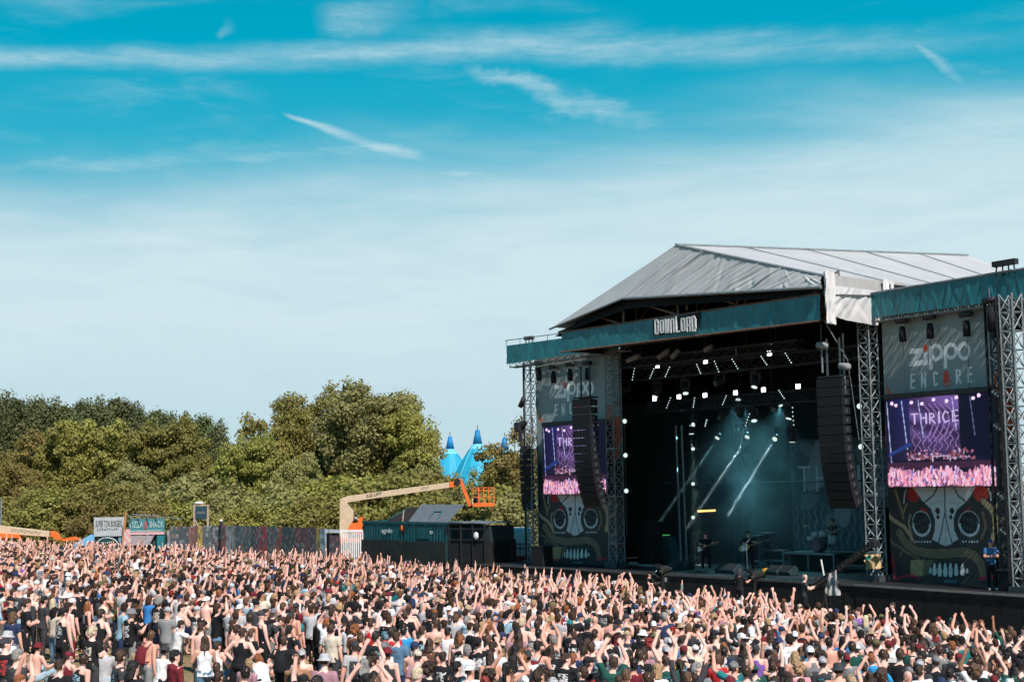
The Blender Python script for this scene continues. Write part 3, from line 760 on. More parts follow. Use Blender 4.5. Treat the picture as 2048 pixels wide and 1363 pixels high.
    o = MB().bx(w*.80, w, -.1, .1, 0, A-.25).build('side_board', M_PAINT, r); o.color = (.02, .17, .21, 1)
    o = MB().bx(w*.02, w*.3, -.15, -.05, .4, A-1.0).build('counter_front', M_PAINT, r); o.color = (.42, .28, .06, 1)
    # blue peaked gazebo, left of the burger stall
    p = at_y(172, 1070, 95); g = gz(p.x, 95); r = thing('gazebo', 'small sky-blue gazebo roof left of the burger stall', 'gazebo', (p.x, 95, g))
    h = p.z-g; b = MB(); b.add([(-1.2, -1.2, h-.9), (1.2, -1.2, h-.9), (1.2, 1.2, h-.9), (-1.2, 1.2, h-.9), (.4, 0, h+.1)], [(0, 1, 4), (1, 2, 4), (2, 3, 4), (3, 0, 4)]); b.build('roof', mat('sky_blue_canvas', (.10, .28, .42), .7), r)
    for sx in (-1.1, 1.1):
        for sy in (-1.1, 1.1): MB().bar((sx, sy, 0), (sx, sy, h-.85), .06).build('leg', M_ALU, r)
    # dark board on two posts
    x0, x1, z0, z1 = rect(389, 416, 1012, 1037, 95); g = gz(x0, 95); w = x1-x0; A = z0-g; B = z1-g
    r = thing('notice_board', 'dark teal board on two wooden posts above the fence', 'board', (x0, 95, g))
    o = MB().bx(.08, w-.08, -.05, .05, A, B).build('board', mat('board_teal', (.02, .055, .075), .7), r)
    scribble(7, o, mat('board_ink', (.35, .30, .30), .7, var=0), (w*.5, -.07, (A+B)/2), w*.6, .2)
    for sx in (0, w): MB().bar((sx, 0, 0), (sx, 0, B+.12), .12).build('post', mat('pale_wood', (.40, .30, .24), .8, var=.2), r)
    MB().bar((-.1, 0, B+.06), (w+.1, 0, B+.06), .07).build('top_rail', mat('pale_wood', (0, 0, 0)), r)
    MB().bar((0.05, 0, A-.05), (w*.4, .3, A-.9), .08).build('brace', mat('pale_wood', (0, 0, 0)), r)
    MB().ell((.3, 0, B+.22), (.34, .14, .11)).build('floodlight', M_WHITE, r, True)
    p = at_y(3, 996, 96); g = gz(p.x, 96); r = thing('steel_pole', 'thin grey pole standing in front of the wood', 'pole', (p.x, 96, g))
    MB().tube((0, 0, 0), (0, 0, p.z-g), .07, 6, .05).build('shaft', M_ALU, r); MB().box((0, 0, .1), (.4, .4, .2)).build('base_plate', M_ALU, r)
stalls()

# ------------------------------------------------------------------ boom lifts
M_CREAM = mat('cream_paint', (.56, .44, .31), .5, var=.08); M_ORANGE = mat('orange_paint', (.72, .155, .03), .5, var=.1)
def boom_lifts():
    Y = 96.0; p0 = at_y(690, 1058, Y); g = gz(p0.x, Y); O = Vector((p0.x, Y, g))
    r = thing('boom_lift', 'raised boom lift with cream arms, orange jib and empty-looking basket', 'boom lift', O)
    def L(x, y, dy=0.0): return at_y(x, y, Y) - O + Vector((0, dy, 0))
    def slab(pts, th, name, mt, par=r):
        q = [L(*p) for p in pts]; n = len(q); b = MB()
        b.add([v+Vector((0, -th/2, 0)) for v in q]+[v+Vector((0, th/2, 0)) for v in q], [tuple(range(n-1, -1, -1)), tuple(range(n, 2*n))]+[(i, (i+1) % n, (i+1) % n+n, i+n) for i in range(n)])
        return b.build(name, mt, par, bevel=.02)
    slab([(680, 1075), (696, 1075), (699, 1056), (707, 1040), (708, 1022), (696, 1007), (694, 998), (681, 997)], .75, 'mast', M_CREAM)
    bo = slab([(681, 997), (697, 991), (920, 961), (920, 972), (715, 1001), (694, 1005)], .55, 'boom', M_CREAM)
    ink = mat('decal_ink', (.03, .035, .05), .6, var=0)
    a, b_ = L(733, 992), L(764, 987); an = math.atan2(b_.z-a.z, b_.x-a.x)
    lettering('JLG LIFT', bo, ink, tuple((a+b_)/2+Vector((0, -.30, 0))), (b_-a).length, .24, Matrix.Rotation(-an, 4, 'Y'))
    a, b_ = L(838, 976.5), L(864, 973); an = math.atan2(b_.z-a.z, b_.x-a.x)
    scribble(5, bo, mat('decal_grey', (.16, .20, .19), .6, var=0), tuple((a+b_)/2+Vector((0, -.30, 0))), .55, .16, Matrix.Rotation(-an, 4, 'Y'))
    slab([(899, 963), (918, 960), (918, 972), (899, 975)], .62, 'boom_head', M_ORANGE)
    MB().tube(L(915, 963, -.4), L(915, 963, .4), .22, 10).build('knuckle', M_BLACKM, r)
    slab([(917, 957), (923, 957), (944, 1010), (937, 1013)], .4, 'jib', M_ORANGE)
    slab([(695, 1063), (702, 1046), (717, 1044), (718, 1036), (726, 1032), (727, 1068)], .9, 'turret', M_ORANGE)
    MB().tube(L(697, 1002, 0), L(713, 996, 0), .09, 6).build('lift_ram', M_ALU, r); MB().tube(L(708, 1034, 0), L(720, 1040, 0), .09, 6).build('link_ram', M_ALU, r)
    ch = MB(); c = L(705, 1075); ch.bx(c.x-1.4, c.x+1.6, -1.1, 1.1, .5, max(1.0, c.z)); ch.build('chassis', M_ORANGE, r, bevel=.05)
    for sx in (-1, 1.2):
        for sy in (-1.15, 1.15): MB().tube((c.x+sx, sy-.18, .55), (c.x+sx, sy+.18, .55), .55, 16).build('wheel', M_BLACK, r)
    bk = MB(); fl = L(946, 1010); frr = L(989, 1010); w = frr.x-fl.x; H = 1.2
    bs = bk.bx(fl.x, frr.x, -.5, .5, fl.z-.1, fl.z+.16).build('basket_floor', M_ORANGE, r, bevel=.02)
    for yy in (-.48, .48):
        for k in range(5):
            x = fl.x+w*(.02+.24*k); MB().tube((x, yy, fl.z), (x, yy, fl.z+H), .026, 6).build('basket_post', M_ORANGE, r)
        for zz in (.55, 1.0 if yy > 0 else H-.04): MB().tube((fl.x+.02*w, yy, fl.z+zz), (frr.x, yy, fl.z+zz), .028, 6).build('basket_rail', M_ORANGE, r)
    for xx in (fl.x+.02*w, frr.x-.02*w):
        MB().tube((xx, -.48, fl.z+H-.06), (xx, .48, fl.z+H-.06), .035, 6).build('basket_rail', M_ORANGE, r)
    q = L(950, 998); MB().box(q, (.35, .5, .7)).build('control_box', M_BLACKM, r, bevel=.03); MB().box(L(948, 1003, -.1), (.3, .3, .5)).build('pivot_block', M_WHITE, r, bevel=.04)
    # lowered lift at the far left
    Y = 93.0; p0 = at_y(40, 1085, Y); g = gz(p0.x, Y); O = Vector((p0.x, Y, g))
    r = thing('boom_lift', 'lowered boom lift, cream boom with orange end lying low above the heads', 'boom lift', O)
    def L(x, y, dy=0.0): return at_y(x, y, Y) - O + Vector((0, dy, 0))
    bo = slab([(-60, 1046), (0, 1050), (104, 1062), (104, 1073), (0, 1066), (-60, 1062)], .5, 'boom', M_CREAM, r)
    slab([(101, 1061), (114, 1063), (124, 1079), (115, 1079), (108, 1073), (101, 1073)], .5, 'boom_head', M_ORANGE, r)
    slab([(-60, 1062), (40, 1067), (44, 1075), (-60, 1076)], .8, 'lower_arm', M_ORANGE, r)
    slab([(124, 1077), (150, 1072), (164, 1079), (126, 1082)], .4, 'jib', M_ORANGE, r)
    scribble(14, bo, mat('decal_grey', (0, 0, 0)), tuple(L(55, 1062, -.27)), 2.0, .2, Matrix.Rotation(R(6.0), 4, 'Y'))
    c = L(20, 1085); MB().bx(c.x-2, c.x+2, -1, 1, .5, 1.2).build('chassis', M_ORANGE, r)
    for sx in (-1.4, 1.4):
        for sy in (-1, 1): MB().tube((c.x+sx, sy-.18, .5), (c.x+sx, sy+.18, .5), .5, 14).build('wheel', M_BLACK, r)
boom_lifts()

# ------------------------------------------------------------------ generators
def generators():
    fr = Fr((-8.8, 84.0), 37.4, -1.1); H = 2.66+1.1
    u0, _ = fr.hit(726, 1045); um, _ = fr.hit(808, 1050); u1, _ = fr.hit(897, 1055)
    teal = mat('container_teal', (.010, .085, .098), .55, var=.25, nscale=1.2); blackp = mat('black_hoarding', (.02, .024, .024), .75, var=.3, nscale=1.5)
    for k, (a, b, lab) in enumerate(((u0, um, 'teal generator container with open dark roof hatch'), (um, u1, 'teal generator container with grey roof flap and folded ladder'))):
        r = thing('generator_container', lab, 'container', M=TR(fr.M, a, 0, 0)); w = b-a-.06
        bd = MB().bx(0, w, 0, 2.4, H-2.6, H).build('body', teal, r, bevel=.03)
        rib = MB(); n = int(w/.28)
        for i in range(n): rib.bx(w*(i+.25)/n, w*(i+.75)/n, -.04, 0.01, H-2.45, H-.12)
        rib.build('corrugation', teal, r)
        MB().bx(-.02, w+.02, -.06, .06, H-.12, H+.02).build('top_rail', teal, r)
        for x in (.12, w-.12): MB().bx(x-.1, x+.1, -.07, -.03, H-.62, H-.28).build('lock_plate', M_BLACKM, r)
        lettering('aggreko', r, M_WHITE, (w*(.62 if k == 0 else .55), -.06, H-.55), 1.15, .36)
        np_ = 2 if k == 0 else 3
        for i in range(np_): MB().bx(w*i/np_+.02, w*(i+1)/np_-.02, -.16, -.09, .0, H-1.05+random.uniform(-.04, .05)).build('cladding_panel', blackp, r)
        MB().bx(0, w, 0, 2.4, 0, H-2.62).build('plinth', blackp, r)
        if k == 0:
            z = H+.75; f = MB(); hx0 = w*.68; hx1 = w*1.02+.9
            ht = MB(); ht.hexa([Vector(p) for p in ((hx0-.5, .1, H+.02), (hx1, .1, H+.02), (hx1, 1.6, H+.02), (hx0-.5, 1.6, H+.02), (hx0+.35, 1.2, z+.05), (hx1-.1, 1.2, z+.05), (hx1-.1, 1.6, z+.05), (hx0+.35, 1.6, z+.05))])
            ht.build('roof_hatch', mat('hatch_dark', (.025, .018, .017), .8, var=.3), r)
            MB().bar((hx0-.5, .05, H+.05), (hx0+.3, 1.1, z), .07).build('hatch_stay', teal, r)
            MB().bar((w-.1, .0, H), (w-.1, .1, z-.1), .06).build('hatch_post', mat('pale_wood', (0, 0, 0)), r)
        else:
            z = H+.95
            MB().hexa([Vector(p) for p in ((.45, .0, H+.02), (w*.98, .0, H+.02), (w*.98, .08, H+.02), (.45, .08, H+.02), (.1, 1.1, z), (w*.85+.6, 1.1, z), (w*.85+.6, 1.18, z), (.1, 1.18, z))]).build('roof_flap', mat('flap_grey', (.13, .15, .165), .6, var=.12), r)
            ld = MB(); ld.bar((w*.52, .15, H+.12), (w*.5, .62, H+.55), .06); ld.bar((w*.72, .15, H+.12), (w*.66, .62, H+.55), .06); ld.bar((w*.5, .6, H+.56), (w*.66, .6, H+.56), .06); ld.build('folded_ladder', teal, r)
            o = MB().bx(w*.33, w*.62, -.07, -.045, H-.9, H-.3).build('door', teal, r)
            MB().ell((-.12, -.08, H-.35), (.09, .05, .17)).build('warning_lamp', M_ORANGE, r)
    # black screened enclosure at the right end
    a = fr.P(u1, 0, 0); f2 = Fr((a.x, a.y), 52, -1.1); w, _ = f2.hit(971, 1060)
    r = thing('screened_enclosure', 'black mesh-clad enclosure at the end of the generator containers', 'enclosure', M=f2.M)
    H2 = H-.05
    MB().bx(0.02, w, .05, 2.6, 0, H2-.9).build('mesh_wall', M_BLACK, r); MB().bx(0.05, w-.05, .4, 2.5, H2-.9, H2-.15).build('upper_gap', mat('gap_dark', (.02, .035, .04), .8), r)
    for k in range(4): MB().bar((.06+(w-.1)*k/3, 0, 0), (.06+(w-.1)*k/3, 0, H2), .08).build('post', M_BLACKM, r)
    for z in (H2-.85, H2-.28, H2-.02): MB().bar((0, 0.01, z), (w, 0.01, z), .06).build('rail', M_BLACKM, r)
    sheet('roof_sheet', ((0, -.1, H2+.06), (w, -.1, H2+.02), (w, 2.6, H2+.02), (0, 2.6, H2+.10)), 10, 6, mat('flap_grey', (0, 0, 0)), r, wrinkle(9, 6, .02))
    MB().ell((w*.78, -.1, H2-.62), (.16, .1, .2)).build('lamp', M_WHITE, r)
generators()
def by_the_stage():
    Y = 84.0
    p = at_y(970, 1064, Y); q = at_y(998, 1064, Y); g = gz(p.x, Y)
    r = thing('white_cabin', 'plain white cabin wall beside the black enclosure', 'cabin', (p.x, Y, g)); w = q.x-p.x
    MB().bx(0, w, 0, 2.4, 0, p.z-g).build('wall', M_WHITE, r, bevel=.02); MB().bx(w*.3, w*.7, -.03, 0, .1, 1.9).build('door', mat('cabin_grey', (.5, .52, .53), .6), r)
    def cc(S, T):
        c = np.zeros(S.shape+(3,)); c[:] = (.36, .46, .52)
        k = S+.25*np.sin(T*4); c[(k > .28)] = (.30, .10, .17); c[(k > .5) & (np.sin(T*17+S*9) > .3)] = (.45, .30, .38); c[S > .86] = (.60, .03, .03)
        c[(np.hypot((S-.2)*1.5, T-.3) < .12)] = (.04, .05, .08); return c
    a, b = at_y(998, 1060, 82), at_y(1020, 1053, 82); g = gz(a.x, 82); r = thing('printed_trailer', 'trailer side with plum, red and pale blue printing', 'trailer', (a.x, 82, g)); w = b.x-a.x
    sheet('printed_side', ((0, 0, .5), (w, 0, .5), (w, 0, a.z-g), (0, 0, a.z-g-.25)), 30, 40, M_FLATPRINT, r, None, cc)
    MB().bx(0, w, .03, 2, .5, a.z-g-.28).build('body', M_WHITE, r)
    for x in (.25*w, .75*w): MB().tube((x, .1, .42), (x, .3, .42), .42, 14).build('wheel', M_BLACK, r)
    a, b = at_y(1021, 1056, 83), at_y(1062, 1056, 83); g = gz(a.x, 83); r = thing('white_trailer', 'white trailer with red lower side next to the stage tower', 'trailer', (a.x, 83, g)); w = b.x-a.x; h = a.z-g
    MB().bx(0, w, 0, 2.2, h*.55, h).build('box_body', M_WHITE, r, bevel=.05); o = MB().bx(0, w, -.02, 2.2, .5, h*.55-.01).build('lower_side', M_PAINT, r); o.color = (.30, .035, .04, 1)
    for x in (.25*w, .75*w): MB().tube((x, -.1, .42), (x, .15, .42), .42, 14).build('wheel', M_BLACK, r)
    a, b = at_y(969, 1086, 78), at_y(1058, 1086, 76.5); g = -1.0; fr = Fr((a.x, a.y), math.degrees(math.atan2(b.x-a.x, -(b.y-a.y))), g); w = math.hypot(b.x-a.x, b.y-a.y)
    r = thing('railing', 'thin dark barred railing in front of the trailers', 'railing', M=fr.M); h = a.z-g
    for z in (h, h-.25, .3): MB().tube((0, 0, z), (w, 0, z), .03, 5).build('rail', M_BLACKM, r)
    for k in range(26): MB().tube((w*k/25, 0, .0), (w*k/25, 0, h), .018 if k % 5 else .035, 4).build('bar', M_BLACKM, r)
by_the_stage()
# ------------------------------------------------------------------ the stage
DECK = 0.55
FM = Fr((4.95, 70.0), 38.0, DECK)              # main stage, origin at its left front tower
WID = 15.65
_r0 = FM.P(WID, 0, 0)
FRW = Fr((_r0.x, _r0.y), 33.5, DECK)           # right wing, turned in towards the audience
FLW = Fr((4.95, 70.0), 41.0, DECK)             # left wing (runs to negative u)
GND = -1.75 - DECK
def hit_u(fr, px, py, u):
    d = ray(px, py); o = fr.O + fr.u*u; t = (o-CAM).dot(fr.u)/d.dot(fr.u); p = CAM + d*t - fr.O
    return p.dot(fr.v), p.dot(fr.w)
def H3(fr, px, py, v):
    u, w = fr.hit(px, py, v); return Vector((u, v, w))
M_TEAL = mat('teal_scrim', (0.018, 0.15, 0.18), 0.45, var=0.15, nscale=1.5, bump=0.55, bscale=3.0, spec=0.4)
M_CANVAS = mat('grey_pvc_roof', (0.45, 0.455, 0.46), 0.5, var=0.07, nscale=0.7, bump=0.35, bscale=1.6, spec=0.4)
M_TARP = mat('white_tarpaulin', (0.60, 0.61, 0.62), 0.4, var=0.05, nscale=1.0, bump=0.7, bscale=2.4, spec=0.4)
M_DECKM = mat('deck_ply', (0.016, 0.016, 0.018), 0.7, var=0.4, nscale=1.2, spec=0.2)
FV = -3.1                                       # front plane of the projecting roof
def main_stage():
    st = thing('festival_stage', 'big festival stage with grey fabric roof, teal front banner and dark interior', 'stage', M=FM.M)
    A = H3(FM, 1099, 658, FV-.1); B = H3(FM, 1245, 597, FV-.25); C = H3(FM, 1642, 574, FV-.2); D = H3(FM, 1642, 550, FV)
    uL, uR = A.x, C.x; um = (uL+uR)/2
    v0, w0 = hit_u(FM, 1352, 490, um); v1, w1 = hit_u(FM, 1935, 511, um)
    R0 = Vector((um, v0, w0)); R1 = Vector((um, v1, w1)); ve = v1
    E1 = Vector((uR, ve, D.z)); EL0 = Vector((uL, v0, A.z+.1)); EL1 = Vector((uL, ve, A.z+.1))
    print('ROOF uL %.2f uR %.2f ridge v %.2f..%.2f w %.2f/%.2f eaveR w %.2f eaveL %.2f B %s' % (uL, uR, v0, v1, w0, w1, D.z, A.z, tuple(round(x, 2) for x in B)))
    # canopy: panels of stretched fabric, each its own piece
    n = 5
    cano = sheet('canopy', (A, B, R0, R0), 24, 24, M_CANVAS, st, wrinkle(21, 10, .012, 1.0, (8, 30)))
    sheet('front_panel', (B, C, D, R0), 230, 26, M_CANVAS, cano, creases(22, 90, .045, (.005, .014), .16, .5))
    for i in range(n):
        a, b = i/n, (i+1)/n; dn = .016
        P0, P1 = D.lerp(E1, a), D.lerp(E1, b); Q0, Q1 = R0.lerp(R1, a), R0.lerp(R1, b)
        sheet('side_panel', (P0, P1, Q1, Q0), 10, 24, M_CANVAS, cano, lambda S, T: -.10*np.sin(np.pi*S)*np.sin(np.pi*T)+wrinkle(30+i, 5, .006)(S, T))
        sb = MB(); sb.path([P0.lerp(Q0, t)+Vector((0, 0, .04)) for t in np.linspace(0, 1, 8)], .022, 5); sb.build('seam', M_ALU, cano)
        sheet('far_panel', (EL0.lerp(EL1, b), EL0.lerp(EL1, a), Q0, Q1), 4, 4, M_CANVAS, cano)
    sheet('left_hip', (EL0, A, R0, R0), 8, 8, M_CANVAS, cano)
    sheet('rear_gable', (E1, EL1, R1, R1), 4, 4, M_CANVAS, cano)
    rb = MB(); rb.path([R0, R1], .09, 6); rb.path([R0, D], .05, 6); rb.path([A, B], .05, 6); rb.path([B, C], .07, 6); rb.path([D, E1], .06, 5); rb.build('edge_tube', M_ALU, cano)
    # black sheet added under the fabric so the roof inside looks shaded
    z = Vector((0, 0, -.35)); ln = MB()
    P = [A+z+Vector((.15, .2, 0)), B+z+Vector((0, .25, -.1)), C+z+Vector((-.15, .25, .1)), R0+z*1.6+Vector((0, .3, 0)), R1+z*1.6, EL1+z+Vector((.15, 0, 0)), E1+z+Vector((-.15, 0, 0)), D+z+Vector((-.15, .3, 0))]
    ln.add(P, [(0, 1, 3), (1, 2, 7, 3), (7, 6, 4, 3), (0, 3, 4, 5), (5, 4, 6)]); ln.build('roof_shade_sheet', M_BLACK, st)
    # front truss showing between canopy and banner
    t = MB(); ft = FV+.5
    bl, br_ = H3(FM, 1124, 666, ft), H3(FM, 1640, 588, ft)
    t.tube(bl, br_, .06, 6); t.tube(A+Vector((.2, .4, -.15)), B+Vector((0, .5, -.2)), .05, 6); t.tube(B+Vector((0, .5, -.2)), C+Vector((0, .5, -.15)), .05, 6)
    for px, y0, y1, px2 in ((1247, 600, 645, 1247), (1356, 592, 628, 1356), (1374, 592, 620, 1374), (1474, 587, 610, 1474), (1492, 588, 606, 1492), (1562, 580, 600, 1562), (1247, 597, 628, 1352), (1410, 590, 608, 1470), (1178, 628, 646, 1237), (1575, 579, 592, 1605)):
        t.tube(H3(FM, px, y0, ft), H3(FM, px2, y1, ft), .055, 5)
    for k in range(9):
        u = bl.x+(br_.x-bl.x)*k/8; t.tube((u, ft+1.2, bl.z+.1), (u, ft+1.2, bl.z+1.1+.6*math.sin(math.pi*k/8)), .05, 5)
        if k < 8:
            u2 = bl.x+(br_.x-bl.x)*(k+1)/8; t.tube((u, ft+1.2, bl.z+.1), (u2, ft+1.2, bl.z+1.1+.6*math.sin(math.pi*(k+1)/8)), .04, 5)
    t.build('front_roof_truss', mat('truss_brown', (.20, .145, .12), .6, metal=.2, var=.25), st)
    # teal fascia banner
    a, b, c, d = H3(FM, 1124, 702.5, FV), H3(FM, 1641, 640, FV), H3(FM, 1640, 587, FV), H3(FM, 1123, 664, FV)
    fas = sheet('fascia_banner', (a, b, c, d), 260, 14, M_TEAL, st, creases(41, 110, .030, (.002, .008), .05, .8))
    MB().path([a+Vector((-.02, -.05, -.03)), b+Vector((.02, -.05, -.03))], .045, 6).build('lower_tube', M_RUST, st); MB().path([d, c], .04, 6).build('upper_tube', M_RUST, st)
    sheet('fascia_return', (a, Vector((a.x, a.y+3.1, a.z)), Vector((d.x, d.y+3.1, d.z)), d), 8, 4, M_BLACK, st)
    # lettering on its dark plate
    bo = MB(); q = [(1306.5, 671.5), (1396, 658.5), (1401, 624), (1352, 634), (1305, 640.5)]
    bo.add([H3(FM, x, y, FV-.06) for x, y in q], [tuple(range(5))]); pl = bo.build('letter_plate', M_BLACK, st)
    p0, p1 = H3(FM, 1309, 653, FV-.09), H3(FM, 1394.5, 645, FV-.09); W_ = p1.x-p0.x
    hgt = H3(FM, 1350, 632, FV).z-H3(FM, 1350, 667, FV).z
    letters = 'DOWNLOAD'; cw = W_/8*1.0
    gl = {'D': [[(0, 0), (0, 1), (.72, 1), (1, .78), (1, .2), (.74, 0), (0, 0)]], 'O': [[(0, .04), (0, .96), (1, .96), (1, .04), (0, .04)]], 'W': [[(0, 1), (0, 0), (1, 0), (1, 1)], [(.5, 0), (.5, .9)]],
          'N': [[(0, 0), (0, 1), (1, 1), (1, 0)]], 'L': [[(0, 1.15), (0, 0), (1, 0)]], 'A': [[(0, 0), (0, 1), (1, 1), (1, 0)], [(0, .4), (1, .4)]]}
    for i, chh in enumerate(letters):
        lb = MB(); x0 = p0.x+i*cw+cw*.16; ww = cw*.55; zb = p0.z+(p1.z-p0.z)*(i/7.)-hgt*.40; hh = hgt*.74
        if i in (0, 7): zb -= .02; hh *= 1.08
        for pl_ in gl[chh]:
            for (ax, az_), (bx_, bz) in zip(pl_[:-1], pl_[1:]):
                A_ = Vector((x0+ax*ww, FV-.09-.002*i, zb+az_*hh)); B_ = Vector((x0+bx_*ww, FV-.09-.002*i, zb+bz*hh)); dd = (B_-A_).normalized()*.036
                lb.bar(A_-dd, B_+dd, .05, .072)
        lb.build('letter', M_WHITE, fas)
    # white tarpaulin on the side that turns to the sun
    def U(px, py, u=uR+.12): v, w = hit_u(FM, px, py, u); return Vector((u, v, w))
    vA = FV-.05; vB = 0.05
    top = D.z+.02; mid = top-.45; low = U(1690, 640).z
    sheet('side_tarp', (Vector((uR+.16, vA, low+.15)), Vector((uR+.10, vB, low-.1)), Vector((uR+.12, vB, mid)), Vector((uR+.14, vA, mid+.02))), 40, 24, M_TARP, st, lambda S, T: creases(51, 26, .05, (.02, .06), .5, .5)(S, T)-.16*np.sin(np.pi*S)*(1-T))
    sheet('side_valance', (Vector((uR+.10, vA, mid-.03)), Vector((uR+.10, 9, mid-.03)), Vector((uR+.02, 9, top)), Vector((uR+.02, vA, top))), 60, 4, mat('ribbed_valance', (.33, .33, .33), .6, var=.1), st, wrinkle(52, 20, .006, .3, (60, 120)))
    for vv in (vA+.12, vB+.55):
        o = sheet('bunched_tarp', (Vector((uR+.24, vv-.28, mid-1.5 if vv < -2 else mid-.75)), Vector((uR+.22, vv+.30, mid-1.55 if vv < -2 else mid-.8)), Vector((uR+.2, vv+.30, top+.08)), Vector((uR+.2, vv-.25, top+.1))), 16, 22, M_TARP, st, wrinkle(int(60+vv), 14, .05, 2.5, (4, 16)))
    MB().bx(uR-.1, uR+.1, vB, 9, mid-1.2, mid-.05).build('side_screen', mat('white_scrim', (.50, .53, .55), .6, var=.06), st)
    # deck, skirt, black drapes
    uA, uB = -7.5, WID+9.5
    MB().bx(0-.2, WID+.4, -1.9, 9.6, -.25, 0).build('deck', M_DECKM, st)
    nsk = 22; skr = MB()
    for k in range(nsk): MB().bx(-.2+(WID+.6)*k/nsk+.012, -.2+(WID+.6)*(k+1)/nsk-.012, -1.88, -1.80, GND-.3, -.24+random.uniform(-.006, .006)).build('skirt_panel', M_BLACK, st)
    MB().bx(-.22, WID+.42, -1.93, -1.9, -.09, .012).build('deck_edge', mat('edge_trim', (.10, .105, .11), .5, metal=.4), st)
    MB().bx(-.42, WID+.5, 9.3, 9.5, 0, 12.5).build('rear_drape', M_BLACK, st)
    MB().bx(-6.45, -.43, 9.32, 9.5, 0, 10.7).build('side_rear_drape', M_BLACK, st)
    MB().bx(-.48, -.43, .97, 9.3, 10.35, 12.0).build('upper_side_drape', M_BLACK, st)
    MB().bx(-6.45, -6.30, 1.0, 9.3, 0, 10.7).build('left_drape', M_BLACK, st)
    MB().bx(-6.3, -.2, .45, 9.6, -.25, -.004).build('side_deck', M_DECKM, st)
    MB().bx(-6.3, -.4, .95, 1.0, 0.0, 10.6).build('wing_back_cloth', M_BLACK, st)
    MB().bx(WID+.36, WID+.5, .4, 9.4, 0, 12.0).build('right_drape', M_BLACK, st)
    sheet('ceiling_drape', ((-.4, -2.6, bl.z-.05), (WID+.5, -2.6, bl.z-.05), (WID+.5, 9.4, bl.z+.6), (-.4, 9.4, bl.z+.6)), 6, 6, M_BLACK, st)
    sheet('side_ceiling_drape', ((-6.4, .97, 10.55), (-.44, .97, 10.55), (-.44, 9.4, 10.65), (-6.4, 9.4, 10.65)), 6, 6, M_BLACK, st)
    # towers
    for nm, u in (('tower', 0.0), ('tower', WID-.12)):
        b = MB(); truss(b, (u, 0, 0), (u, 0, 10.7), .54, 19, .034, .02); o = b.build(nm, M_ALU, st)
        for k in range(4): MB().box((u, 0, 2.3*k+1.15), (.58, .58, .06)).build('splice_plate', M_ALU, o)
        MB().box((u, 0, .12), (.85, .85, .24)).build('base_block', M_ALUD, o)
    for u in (0.0, WID):
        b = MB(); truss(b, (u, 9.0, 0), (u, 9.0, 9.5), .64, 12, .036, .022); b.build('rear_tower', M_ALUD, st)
    # underside beam grid
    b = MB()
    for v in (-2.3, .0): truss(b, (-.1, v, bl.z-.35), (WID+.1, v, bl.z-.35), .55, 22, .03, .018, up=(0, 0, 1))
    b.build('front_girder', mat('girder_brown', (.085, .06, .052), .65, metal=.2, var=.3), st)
    return st
STAGE = main_stage()

